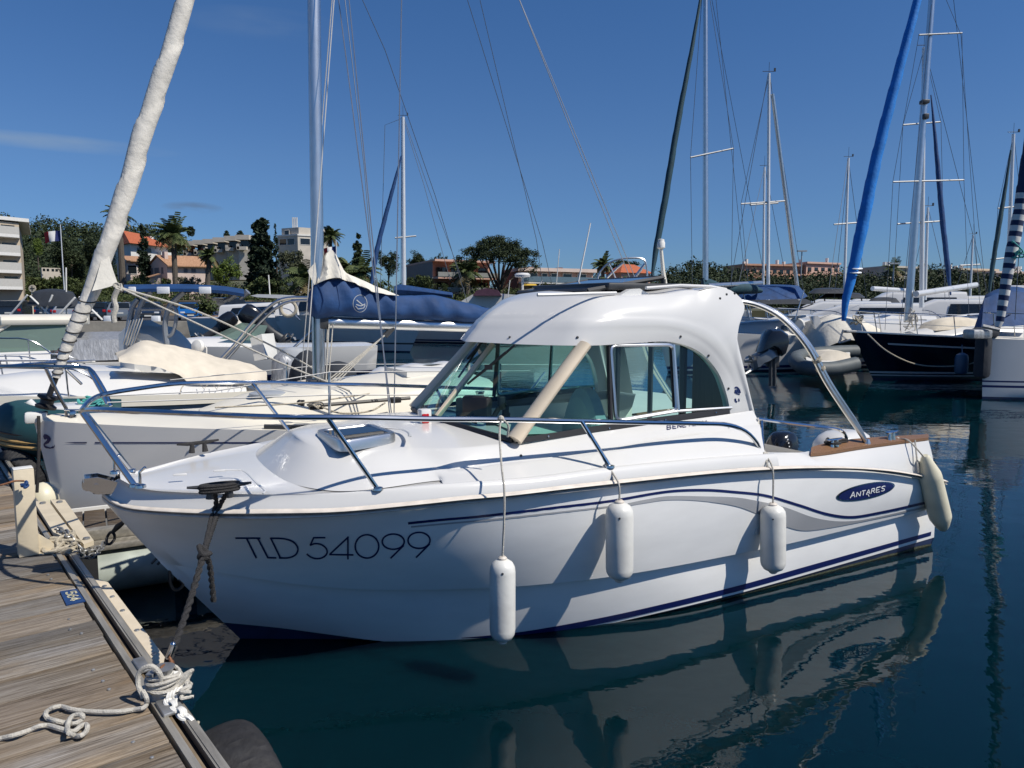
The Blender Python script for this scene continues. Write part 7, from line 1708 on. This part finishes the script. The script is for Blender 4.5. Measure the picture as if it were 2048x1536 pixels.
# pink flats
nd=104; b=Bld(D(1037,590,nd),D(1186,590,nd+6),D(1007,590,nd+10),'salmon pink flats with blue glass balcony and yellow awning','pink_flats',0,'flats')
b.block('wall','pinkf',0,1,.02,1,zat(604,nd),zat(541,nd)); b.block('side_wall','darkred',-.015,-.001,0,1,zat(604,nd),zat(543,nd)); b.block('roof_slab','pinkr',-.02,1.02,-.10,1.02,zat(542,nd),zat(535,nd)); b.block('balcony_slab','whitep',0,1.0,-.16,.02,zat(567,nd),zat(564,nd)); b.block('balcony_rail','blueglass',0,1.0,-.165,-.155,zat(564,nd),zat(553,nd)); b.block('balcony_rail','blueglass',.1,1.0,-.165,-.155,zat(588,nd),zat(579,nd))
for u0,u1 in ((.10,.24),(.30,.37),(.42,.50),(.58,.70),(.78,.90)): b.win('r',u0,u1,zat(562,nd),zat(545,nd),'dkglass','window',True,.08)
mb=MB(); mb.prism([b.p(0,-.17,zat(568,nd)),b.p(.18,-.17,zat(568,nd)),b.p(.18,-.25,zat(571,nd)),b.p(0,-.25,zat(571,nd))],(0,0,-.06)); mb.build('awning','awn',b.root,False)
for u in (.2,.6): b.block('chimney','darkred',u,u+.06,.3,.5,zat(534.9,nd),zat(530,nd))
# small villa behind the bimini hoop
nd=118; b=Bld(D(1242,580,nd),D(1300,580,nd+4),D(1212,580,nd+5),'small pink villa with a red roof behind the bimini hoop','villa',0); b.block('wall','pinkf',0,1,0,1,zat(604,nd),zat(545,nd)); mb=MB(); z0=zat(545,nd); A=[b.p(-.08,-.1,z0),b.p(1.08,-.1,z0),b.p(1.08,1.1,z0),b.p(-.08,1.1,z0)]; mb.add(A+[b.p(.3,.5,z0+1.5),b.p(.7,.5,z0+1.5)],[(0,1,5,4),(1,2,5),(2,3,4,5),(3,0,4),(3,2,1,0)]); mb.build('roof','redtile',b.root,False)
for u in (.2,.6): b.win('r',u,u+.2,zat(575,nd),zat(560,nd))
# far shore flats
def flats(label,x0,x1,yt,yb,d_,mat,nf,nw,seed,name='distant_flats'):
    rnd=random.Random(seed); A=D(x0,600,d_); C=D(x1,600,d_+8); b=Bld(A,C,Vector((A.x-2,A.y+16,0)),label,name,0,'flats'); zt,zb=zat(yt,d_),zat(yb,d_); b.block('wall',mat,0,1,0,1,zb,zt); b.block('roof_slab',mat,-.01,1.01,-.05,1.02,zt+.01,zt+.6)
    for f in range(nf):
        z=zt-(f+1)*2.9
        for k in range(nw): b.win('r',(k+.2)/nw,(k+.75)/nw,z,z+1.7,'dkglass','window',False)
        b.block('balcony_rail',mat,.02,.98,-.12,-.10,z-.6,z+.3)
    for k in range(max(2,nw//2)): u=rnd.random()*.9; b.block('chimney','whitep',u,u+.02,.3,.4,zt+.61,zt+1.6+rnd.random())
    return b
flats('long terracotta flats with many chimneys above the far tree line',1487,1620,531,590,250,'orangr',2,10,1); flats('stepped salmon flats adjoining the long terracotta block',1610,1676,527,590,255,'pinkf',2,5,2)
flats('grey-cream flats above the tree line near the navy yacht mast',1772,1835,535,600,240,'beiger',2,5,3); flats('low cream flats at the far right of the shore',1915,1990,540,600,240,'render',2,6,4); flats('tan flats at the right edge behind the striped sail',1985,2090,546,600,235,'pinkr',2,7,5)
palm('distant palm above the tree line near the azure sail',1783,190,524,60,fl=3.4,nf=30,trunk=.3)
def lamp(px,d_,yt,label):
    P=D(px,600,d_); rt_=thing('lamp_mast',(P.x,P.y,0),label,'lamp mast'); zt=zat(yt,d_); mb=MB(); mb.tube([(P.x,P.y,0),(P.x,P.y,zt)],[.25,.15],8); mb.build('mast_pole','greyhull',rt_); mb=MB(); mb.box((P.x,P.y,zt),(2.4,1.0,.35)); mb.build('lamp_head','greyhull',rt_)
lamp(1600,200,502,'tall lamp mast with a flat head over the far flats'); lamp(1784,180,527,'tall lamp mast beside the distant palm')
# ================================================================ the right hand side of the harbour
def spar(root,p0,p1,r0,r1,mat='mastw',name='mast',n=10):
    mb=MB(); mb.tube([p0,p0.lerp(p1,.5),p1],[r0,(r0*.55+r1*.45),r1],n); return mb.build(name,mat,root)
def rig(root,d_,top,foot,w0=.075,spreaders=(),stays=(),furl=None,furlmat='bluecanvas',furlr=(.05,.08,.07,.02),mat='mastw',head=True):
    """mast and wires of a sailing boat; pixel ends at depth d_"""
    A=D(foot[0],foot[1],d_); T=D(top[0],top[1],d_); m=spar(root,A,T,w0,w0*.75,mat)
    for y,x0,x1,k in spreaders:
        mb=MB(); mb.tube([D(x0,y+k,d_-.25),D((x0+x1)/2,y,d_),D(x1,y-k,d_+.25)],.0011*d_,5); mb.build('spreader','spar',m)
    for s_ in stays:
        mb=MB(); mb.tube([D(x,y,d_+o) for x,y,o in s_],.006*d_/18,4,caps=False); mb.build('shroud','wired',root)
    if furl:
        mb=MB(); sleeve(mb,[D(x,y,d_-1.2+i*.2) for i,(x,y) in enumerate(furl)],list(furlr),10,.10,3,50,8); mb.build('furled_genoa',furlmat,root,ang=70)
    if head and top[1]>0:
        mb=MB(); mb.tube([T,T+Vector((0,0,.35*d_/25))],.008,4); mb.tube([T+Vector((-.25,0,.08)),T+Vector((.25,0,.08))],.012,4); mb.box(T+Vector((.22,0,.14)),(.06,.06,.12)); mb.build('masthead_gear','char',m)
    return m
def yacht(label,px,yw,ang,L,Bm,zb,zs,bands=((.18,'navy'),(.10,'gel')),mat='gel',cab=True,catg='sailboat',name='sailing_yacht',group=None,**kw):
    fr=moored(px,yw,ang,L); r=thing(name,fr(L/2,0,0),label,catg,group); hull_(fr,r,L,Bm,zb,zs,bands=bands,mat=mat,**kw)
    if cab:
        house_(fr,r,[(L*.22,zs,zs+.50,Bm*.34,Bm*.30),(L*.45,zs+.02,zs+.52,Bm*.36,Bm*.30),(L*.62,(zb+zs)/2,(zb+zs)/2+.34,Bm*.26,Bm*.20),(L*.74,zb-.05,zb+.08,Bm*.12,Bm*.06)],'coachroof')
        panes_(fr,r,[[(L*.26,Bm*.337,zs+.16),(L*.40,Bm*.345,zs+.16),(L*.40,Bm*.325,zs+.36),(L*.26,Bm*.32,zs+.36)],[(L*.45,Bm*.335,zs+.2),(L*.56,Bm*.295,zs+.25),(L*.55,Bm*.275,zs+.38),(L*.45,Bm*.315,zs+.36)]])
    return fr,r
# ---- navy yacht, bow towards us at the right
fr,nv=yacht('navy-hulled yacht with white waterline stripes, anchor on its bow and a white doghouse',1717,760,R(193),8.6,2.9,1.28,1.0,bands=((.235,'gel'),(.185,'navyhull'),(.150,'gel'),(.115,'tealcanvas')),mat='navyhull',rake=.75,tr=.7,p=2.0,flare=.26,cab=False,deckmat='gelcream')
mb=MB()
for sd in (1,-1): mb.grid([[fr.pt(u,fr.zsh(u)-.26+dz,sd)+fr.l*sd*.012 for u in [.05+.87*i/20 for i in range(21)]] for dz in (.022,-.022)])
mb.build('cove_stripe','gel',nv)
mb=MB()
for sd in (1,-1): mb.tube([fr.S(u,sd,.02,.02) for u in [i/24 for i in range(25)]],.025,5)
mb.build('toe_rail','alu',nv)
house_(fr,nv,[(1.6,1.0,1.42,1.0,.86),(3.4,1.05,1.48,1.02,.86),(5.0,1.12,1.46,.80,.62),(6.1,1.18,1.36,.52,.38),(6.8,1.22,1.26,.3,.16)],'coachroof','gel',.16)
dh=[(1955,690),(1962,645),(1945,612),(1905,598),(1860,602),(1832,632),(1818,660)]
mb=MB(); rings=[]
for x,z0,hw,ht,z1 in ((1.4,1.4,.95,.80,2.05),(2.5,1.42,.98,.80,2.10),(3.2,1.44,.95,.74,2.02),(3.8,1.46,.86,.60,1.62)): rings.append([fr(x,y,z) for y,z in ((-hw,z0),(-ht,z1-.16),(-ht*.85,z1),(0,z1+.06),(ht*.85,z1),(ht,z1-.16),(hw,z0))])
mb.loft(rings,wrap=False); mb.build('doghouse','canvas',nv)
panes_(fr,nv,[[(2.6,.965,1.55),(3.15,.95,1.55),(3.1,.80,1.92),(2.65,.83,1.95)],[(1.6,.96,1.5),(2.5,.985,1.5),(2.5,.84,1.92),(1.6,.83,1.9)]],'greyglass')
mb=MB(); mb.grid([[fr(3.84,y,1.50) for y in (-.75,0,.75)],[fr(3.28,y,1.98) for y in (-.6,0,.6)]]); mb.build('doghouse_screen','dkglass',nv,False)
canopy(nv,[fr(4.6,-.55,1.50),fr(6.3,-.40,1.42),fr(6.3,.40,1.42),fr(4.6,.55,1.50)],.22,'canvas',name='hatch_cover')
rail_(fr,nv,.04,.985,.58,posts=9,r=.014,mid=True,lean=.15)
mb=MB(); P=fr(8.62,0,1.30); mb.box(P,(.35,.16,.07),0,fr.ang,bev=.02); mb.tube([P+fr.d*.22+Vector((0,0,.05)),P+fr.d*.30+Vector((0,0,-.22))],.025,6); mb.tube(cat([P+fr.d*.12-fr.l*.20+Vector((0,0,-.20)),P+fr.d*.32+Vector((0,0,-.30)),P+fr.d*.12+fr.l*.20+Vector((0,0,-.20))],8),.028,6); mb.build('anchor','galv',nv)
mb=MB(); tangle(mb,fr(8.45,0,1.62),(.16,.2,.16),18,.016,4); mb.build('coiled_line','ropebg',nv)
m_=rig(nv,21.0,(1866,-30),(1815,645),.105,((68,1838,1924,2),(362,1786,1928,2)),[[(1838,70,0),(1786,362,0),(1770,660,0)],[(1924,68,0),(1928,362,0),(1940,690,0)],[(1866,-20,0),(1800,662,-1.5)],[(1905,-20,0),(1985,700,2)],[(1880,-30,0),(1922,70,0),(1965,690,1)]],mat='alu',head=False)
mb=MB(); mb.box(D(1849,204,20.9),(.2,.2,.10),bev=.02); mb.build('radar_reflector','char',m_); mb=MB(); mb.box(D(1851,233,20.9),(.14,.14,.14),bev=.02); mb.build('mast_lamp','char',m_)
mb=MB(); GP=[(1687,642),(1692,600),(1705,545),(1725,450),(1752,320),(1790,170),(1835,0),(1850,-60)]; sleeve(mb,[D(x,y,20.2) for x,y in GP],[.055,.10,.13,.155,.14,.125,.10,.08],12,.10,6,70,12); gz_=mb.build('furled_genoa','azure',nv,ang=70)
mb=MB()
for x,y in ((1711,537),(1709,545)): c=D(x,y,20.2); mb.tube([c+Vector((.16*math.cos(q),.16*math.sin(q),.02*math.sin(q))) for q in [2*math.pi*k/14 for k in range(14)]],.022,5,closed=True)
mb.build('sail_tie','wht',gz_)
bm_=spar(nv,D(1832,588,20.8),D(1952,570,23.0),.085,.085,'mastw','boom')
mb=MB(); tangle(mb,D(1822,640,20.5),(.2,.2,.35),22,.013,14); mb.build('halyard_coil','ropew',nv)
mb=MB(); mb.tube(cat([D(1735,668,19.0),D(1775,703,18.3),D(1830,728,18.3),D(1890,733,18.4),D(1940,728,18.4),D(1975,712,18)],30),.016,6); o=mb.build('slack_line','ropebg'); tag(o,'slack pale line drooping in a curve along the navy hull','rope')
P=D(1922,742,18.4); mb=MB(); mb.lathe([(.05,0),(.13,.05),(.15,.12),(.15,.42),(.13,.5),(.05,.55)],(P.x,P.y,.28),n=14); mb.tube([Vector((P.x,P.y,.82)),D(1924,690,18.6)],.012,5); M['fblue2']=pm('blue_fender_vinyl',(.03,.09,.16),.4); o=mb.build('fender','fblue2'); tag(o,'blue fender hanging on the side of the navy yacht','fender')
# ---- white yacht bow at the right edge, with its striped genoa
fr,wy=yacht('white yacht with navy hull lines and a charcoal bow pad, cut by the right edge',1979,797,R(196),9.5,3.0,1.30,1.1,bands=((.40,'navy'),(.365,'gel'),(.30,'navy'),(.25,'gel')),rake=.10,tr=.8,p=2.2,flare=.06,cab=True,deckmat='gelcream')
mb=MB(); mb.box(fr(9.46,0,.92),(.26,.30,.95),0,fr.ang,bev=.10); mb.box(fr(9.44,0,1.42),(.5,.36,.22),0,fr.ang,bev=.09); mb.build('bow_pad','darkcanvas',wy)
rail_(fr,wy,.3,.97,.55,posts=6,r=.014,mid=True)
mb=MB(); GP=[(1992,660),(2000,640),(2008,590),(2018,530),(2030,470),(2040,420),(2052,350),(2075,200),(2120,-60)]; 
sleeve(mb,[D(x,y,15.4) for x,y in GP],[.045,.075,.095,.105,.112,.115,.13,.12,.08],20,.09,8,140,12)
def stripes():
    m=bpy.data.materials.new('striped_genoa_sleeve'); m.use_nodes=True; t=m.node_tree; b=t.nodes['Principled BSDF']; b.inputs['Roughness'].default_value=.8
    g=t.nodes.new("ShaderNodeNewGeometry"); s=t.nodes.new("ShaderNodeSeparateXYZ"); t.links.new(g.outputs['Position'],s.inputs[0])
    def mt(op,a,c):
        n=t.nodes.new("ShaderNodeMath"); n.operation=op
        for i,x in enumerate((a,c)):
            if isinstance(x,(int,float)): n.inputs[i].default_value=x
            else: t.links.new(x,n.inputs[i])
        return n.outputs[0]
    h=mt('ADD',s.outputs[2],mt('MULTIPLY',s.outputs[0],.16)); fr_=mt('FRACT',mt('MULTIPLY',h,4.6),0); st=mt('LESS_THAN',fr_,.48); up=mt('GREATER_THAN',s.outputs[2],4.25); f=mt('MAXIMUM',st,up)
    mx=t.nodes.new("ShaderNodeMix"); mx.data_type='RGBA'; mx.inputs[6].default_value=(.66,.65,.62,1); mx.inputs[7].default_value=(.008,.022,.075,1); t.links.new(f,mx.inputs[0]); t.links.new(mx.outputs[2],b.inputs['Base Color']); return m
M['stripes']=stripes(); mb.build('furled_genoa','stripes',wy,ang=70)
mb=MB(); tangle(mb,D(2035,498,15.3),(.14,.14,.18),18,.014,9); mb.build('sail_lashing','ropegr',wy)
canopy(wy,[D(1950,608,17),D(2080,600,17),D(2080,596,20),D(1960,604,20)],.35,'bluecanvas',name='spray_hood',drop=.55)
mb=MB(); mb.box(D(1955,668,15.4),(.5,.3,.2),0,fr.ang,bev=.05); mb.tube([D(1965,652,15.3),D(2000,660,15.2)],.04,8); mb.build('bow_roller','galv',wy)
wires_(wy,[[D(2046,360,15.5),D(2030,640,15.6)]],.008,'wired','shroud')
# ---- sailing yachts whose masts stand behind the cabin boat
fr,y1=yacht('white yacht with dark teal boom cover and teal furled genoa behind the cabin roof',1330,745,R(205),9,2.9,1.25,1.0)
rig(y1,20.0,(1411,-30),(1411,560),.075,((306,1381,1467,9),),[[(1405,-20,0),(1381,315,0),(1385,600,0)],[(1417,-20,0),(1467,297,0),(1462,600,0)],[(1420,-20,0),(1530,560,3)],[(1430,-20,0),(1490,560,2)]],[(1304,552),(1312,500),(1330,400),(1355,250),(1385,90),(1404,-20)],'tealcanvas',(.035,.075,.085,.075,.05,.03),'alu',False)
spar(y1,D(1415,572,20),D(1522,566,22),.07,.07,'alu','boom'); 
mb=MB(); rings=[]
for i,(x,yt,yb) in enumerate(((1404,555,592),(1418,557,590),(1440,566,590),(1480,565,589),(1510,570,588),(1522,578,586))):
    a,c=D(x,yt,20+i*.4),D(x,yb,20+i*.4); h=(a-c).length; rings.append([c+Vector((0,.17*math.cos(q),h*(.5+.5*math.sin(q)))) for q in [2*math.pi*k/10 for k in range(10)]])
mb.loft(rings,caps=True); mb.build('sail_cover','tealcanvas',y1)
canopy(y1,[D(1470,580,22),D(1606,577,22),D(1616,574,25),D(1480,576,25)],.12,'bluecanvas',drop=.30)
mb=MB(); mb.tube([D(1608,580,22),D(1590,640,22)],.02,5); mb.build('bimini_strut','alu',y1); mb=MB(); mb.tube([D(1485,582,22),D(1500,640,22)],.02,5); mb.build('bimini_strut','alu',y1)
fr,y2=yacht('white yacht with a single slim mast and long spreaders, next right of the teal-covered one',1470,712,R(175),9.5,3.0,1.3,1.1)
rig(y2,30,(1538,147),(1536,600),.07,((405,1482,1570,3),),[[(1538,150,0),(1482,408,0),(1500,610,0)],[(1540,150,0),(1571,403,0),(1598,590,0)],[(1536,150,-2),(1455,600,-3)],[(1541,165,0),(1610,600,3)]])
spar(y2,D(1545,188,30),D(1598,600,31),.075,.075,'alu','backstay_pole')
fr,y3=yacht('white yacht with a short mast just left of the tall slim mast',1440,690,R(170),8.5,2.9,1.25,1.05); rig(y3,40,(1529,334),(1526,598),.07,((408,1500,1556,2),),[[(1529,336,0),(1470,600,-2)],[(1530,336,0),(1580,600,2)]])
fr,y4=yacht('white yacht with a mast and slack fore stays near the azure sail, left of it',1640,688,R(170),9,3.0,1.3,1.1); rig(y4,40,(1697,316),(1688,598),.075,((447,1668,1720,2),),[[(1696,318,0),(1658,575,-2)],[(1697,320,0),(1734,600,2)],[(1697,330,0),(1668,600,-1)]])
fr,y5=yacht('white yacht with twin-sailed mast behind the navy yacht mast',1770,700,R(172),10,3.1,1.35,1.15); m5=rig(y5,28,(1848,95),(1843,615),.085,((247,1806,1880,3),(445,1795,1888,3)),[[(1848,98,0),(1806,250,0),(1785,600,0)],[(1848,98,0),(1882,244,0),(1890,600,0)],[(1850,98,0),(1990,640,4)]],[(1901,590),(1896,540),(1885,440),(1876,340),(1868,250),(1862,190)],'bluecanvas',(.03,.085,.09,.08,.05,.02)); spar(y5,D(1745,577,27),D(1825,582,28),.085,.085,'mastw','boom')
fr,y6=yacht('white yacht whose plain mast stands just right of the navy yacht mast',1800,692,R(170),9,3,1.3,1.1); rig(y6,34,(1856,415),(1850,600),.065,(),[[(1856,418,0),(1815,600,0)],[(1857,418,0),(1900,600,0)]])
fr,y7=yacht('small distant yacht with a bare mast, in the gap right of the navy yacht',1900,672,R(170),8,2.7,1.2,1.0); rig(y7,50,(1946,470),(1940,600),.075,((530,1920,1960,1),),[[(1946,472,0),(1905,600,0)],[(1947,478,0),(1962,600,0)]])
fr,y8=yacht('white yacht with dark teal furled sail and crossed spreaders near the right edge',1960,690,R(172),9.5,3,1.3,1.1); rig(y8,32,(2027,268),(2013,612),.085,((414,1996,2052,3),(516,1982,2040,3)),[[(2027,270,0),(1996,414,0),(1985,600,0)],[(2028,270,0),(2062,600,0)]],[(1978,592),(1984,540),(2000,440),(2010,380),(2022,300)],'tealcanvas',(.04,.085,.09,.07,.03))
fr,y9=yacht('white yacht with a tall mast and navy furled stay left of the plum-covered flybridge boat',700,680,R(160),9.5,3,1.3,1.1); m9=rig(y9,38,(806,234),(808,600),.11,((474,790,832,2),),[[(806,236,0),(770,250,0),(760,600,0)],[(806,236,0),(848,370,0),(900,560,0)],[(808,236,0),(858,380,0),(925,560,2)],[(803,240,0),(802,600,0)]],[(738,605),(752,510),(765,455),(785,380),(803,312)],'bluecanvas',(.05,.12,.11,.09,.04))
mb=MB(); mb.loft([[D(x,yb,38)+Vector((0,.3*math.cos(q),(yb-yt)/1500*38*(.5+.5*math.sin(q)))) for q in [2*math.pi*k/10 for k in range(10)]] for x,yt,yb in ((790,572,590),(800,568,592),(850,576,592),(905,585,596))],caps=True); mb.build('sail_cover','bluecanvas',y9)
# ---- motorboats, ribs and dinghies on that side
fr,r=quayboat('motorboat','white motorboat with oval portlight right of the cabin roof, its black outboard tilted up',1470,712,R(150),6.5,2.5,1.2,1.0,[(1.0,1.0,1.5,1.0,.85),(3.6,1.1,1.6,.95,.75),(5.0,1.2,1.35,.5,.3)],[[(1.6,.965,1.18),(3.0,.945,1.2),(3.0,.90,1.38),(1.6,.90,1.36)]],rake=.5)
M['slate']=pm('slate_hypalon',(.085,.10,.105),.6,var=.15,scale=5)
rt_=thing('rigid_inflatable',(D(1600,735,18).x,18,0),'grey inflatable tender with raised nose beside the navy bow','inflatable boat')
mb=MB(); C_=[D(x,y,d_) for x,y,d_ in ((1712,728,17.4),(1660,738,17.2),(1612,735,17.2),(1592,722,17.8),(1602,712,18.6),(1660,705,19.2),(1712,703,19.4))]; mb.tube(cat(C_,50),.17,16); mb.build('buoyancy_tube','slate',rt_); mb=MB(); mb.add([D(1700,722,17.6),D(1615,725,17.6),D(1610,712,18.6),D(1700,704,19.2)],[(0,1,2,3)]); mb.build('inflatable_floor','gelaged',rt_)
mb=MB(); mb.loft([[D(x,y,18.2)+Vector((0,oy,-dz)) for oy,dz in ((-.5,.25),(-.3,0),(.3,0),(.5,.25))] for x,y in ((1625,712),(1640,702),(1668,700),(1688,706))],wrap=False,caps=True); mb.build('folded_cover','canvas',rt_)
P=D(1505,690,16.6); rt_=thing('outboard_motor',P,'big black outboard with grey leg tilted clear of the water right of the cabin','outboard motor')
mb=MB(); rings=[]
for x,y,hw in ((1512,708,.05),(1516,690,.17),(1524,672,.24),(1534,660,.26),(1552,658,.26),(1568,668,.24),(1573,684,.18),(1566,702,.08)): pass
CQ=[(1514,704),(1519,688),(1527,668),(1537,658),(1556,657),(1572,668),(1575,684),(1568,706),(1560,712),(1550,700),(1535,694)]
mb=MB(); P0=[D(x,y,16.6) for x,y in CQ]; c=sum(P0,Vector())/len(P0)
mb.loft([[c+(p-c)*k+Vector((0,dy,0)) for p in P0] for dy,k in ((-.28,.55),(-.24,.85),(-.12,1),(.12,1),(.24,.85),(.28,.55))],caps=True); mb.build('engine_cowl','blackgloss',rt_)
mb=MB(); LQ=[(1512,708),(1535,693),(1550,700),(1554,712),(1540,722),(1524,728),(1514,738),(1506,740),(1503,722),(1506,710)]; P0=[D(x,y,16.55) for x,y in LQ]; c=sum(P0,Vector())/len(P0); mb.loft([[c+(p-c)*k+Vector((0,dy,0)) for p in P0] for dy,k in ((-.16,.7),(-.10,1),(.10,1),(.16,.7))],caps=True); M['gunm']=pm('gunmetal_leg',(.16,.165,.175),.3,.5,var=.12); mb.build('engine_leg','gunm',rt_)
mb=MB(); c=D(1498,722,16.5)
for k in range(3):
    q=2*math.pi*k/3+.4; mb.add([c+Vector((0,.03*math.cos(q),.03*math.sin(q))),c+Vector((.05,.16*math.cos(q+.5),.16*math.sin(q+.5))),c+Vector((-.02,.20*math.cos(q),.20*math.sin(q))),c+Vector((-.05,.15*math.cos(q-.4),.15*math.sin(q-.4)))],[(0,1,2,3)])
mb.tube([c-Vector((.10,0,0)),c+Vector((.16,0,.03))],[.04,.07],8); mb.tube([D(1490,748,16.4),D(1506,738,16.5)],.03,6); mb.build('propeller','galv',rt_)
mb=MB()
for x in (1541,1549): mb.tube([D(x,712,16.5),D(x,772,16.5)],.04,6)
mb.box(D(1545,720,16.6),(.25,.2,.3),bev=.02); mb.build('tilt_bracket','char',rt_)
fr,r=quayboat('motorboat','white motorboat with raked radar arch and pale grey cover, left of the navy bow',1580,728,R(165),7.5,2.7,1.2,1.0,[(1.0,1.0,1.4,1.0,.8),(4.2,1.1,1.5,.9,.6),(6,1.2,1.3,.4,.2)],None,rake=.6,deckmat='gelcream')
mb=MB()
for oy in (-.9,.9): mb.prism([D(1598,632,23)+Vector((0,oy,0)),D(1612,630,23)+Vector((0,oy,0)),D(1642,692,23)+Vector((0,oy,0)),D(1622,694,23)+Vector((0,oy,0))],(0,.12,0))
mb.prism([D(1598,632,22.1),D(1612,630,22.1),D(1612,634,22.1),D(1600,637,22.1)],(0,1.9,0)); mb.build('radar_arch','gel',r,False)
mb=MB(); mb.loft([[D(x,y,22.5)+Vector((0,oy,-dz)) for oy,dz in ((-1.1,.7),(-.9,.1),(0,0),(.9,.1),(1.1,.7))] for x,y in ((1612,668),(1632,640),(1662,628),(1700,634),(1732,650),(1742,672))],wrap=False,caps=True); mb.build('cockpit_cover','sailw',r,ang=70)
mb=MB(); mb.lathe([(.05,-.05),(.22,-.04),(.26,.0),(.22,.05)],D(1592,652,22.6),(-.4,-1,.1),16); mb.build('life_ring','gel',r)
k_=0
for lb,px,yw,d_ang,L,cz,col,bim in (
 ('white cruiser with charcoal hardtop frame behind the bimini arch, the left one',1480,690,168,8,1.0,'gel',(1490,1630,602,'darkcanvas')),
 ('white flybridge boat with black-framed top behind the radar arch',1600,686,172,9,1.5,'gel',(1618,1700,581,'char')),
 ('white cruiser with long charcoal hardtop left of the azure sail',1660,684,170,9,1.2,'gel',(1640,1730,590,'char')),
 ('white motorboat with cream stern cover between the azure sail and the doghouse',1700,690,165,8,1.1,'gelcream',(1735,1800,600,'darkcanvas')),
 ('white motor cruiser with open rails behind the navy yacht foredeck',1745,686,172,9,1.3,'gel',None),
 ('white sports cruiser low in the water behind the aft arch tube',1520,700,160,7.5,.9,'gel',None)):
    fr,r=quayboat('motor_cruiser',lb,px,yw,R(d_ang),L,2.8,1.4,1.15,[(1.0,1.15,1.15+cz,1.1,.9),(L*.5,1.2,1.2+cz*.95,1.0,.75),(L*.72,1.3,1.5,.5,.25)],[[(1.3,1.06,1.4),(L*.46,.98,1.45),(L*.44,.86,1.15+cz*.82),(1.5,.94,1.15+cz*.82)]],rake=.8,mat=col)
    dd=G(px,yw,0).y; rail_(fr,r,.5,.98,.5,posts=4,r=.018)
    if bim:
        x0,x1,y_,mt=bim; canopy(r,[D(x0,y_,dd-1),D(x1,y_,dd-1),D(x1,y_-2,dd+1.5),D(x0,y_-2,dd+1.5)],.12,mt,name='hard_top' if mt=='char' else 'bimini_top',drop=.15)
        for x in (x0+8,x1-8): mb=MB(); mb.tube([D(x,y_,dd-.5),D(x+6,y_+45,dd-.5)],.035,6); mb.build('top_strut','char' if mt=='char' else 'alu',r)
fr,r=quayboat('motor_cruiser','tall white trawler-style cruiser far behind the doghouse, its top deck railed',1870,668,R(172),11,3.6,1.7,1.4,[(1,1.4,3.2,1.5,1.3),(6,1.5,3.3,1.4,1.2),(8,1.6,2.2,.7,.4)],[[(1.5,1.40,2.2),(5.8,1.30,2.3),(5.6,1.24,2.9),(1.7,1.34,2.9)]],rake=.8)
# ---- distant row of boats along the far right shore
for i,(px,d_,L,lb) in enumerate(((1350,90,9,'distant white motorboat seen past the light pole'),(1560,95,10,'distant white motorboat under the salmon flats'),(1640,88,9,'distant white motorboat left of the distant palm'),(1735,92,9,'distant white motorboat right of the azure sail'),(1915,80,10,'distant white motorboat in the gap left of the striped sail'),(1970,84,9,'distant white motorboat just left of the striped sail'))):
    yw=610+2*1500/d_; quayboat('distant_motorboat',lb,px,yw,R(170+6*(i%3)),L,3,1.6,1.3,[(1,1.3,2.6,1.2,1.0),(L*.5,1.4,2.7,1.1,.8),(L*.7,1.5,1.8,.5,.3)],[[(1.3,1.16,1.7),(L*.46,1.08,1.75),(L*.44,.95,2.4),(1.5,1.05,2.4)]],rake=.8)
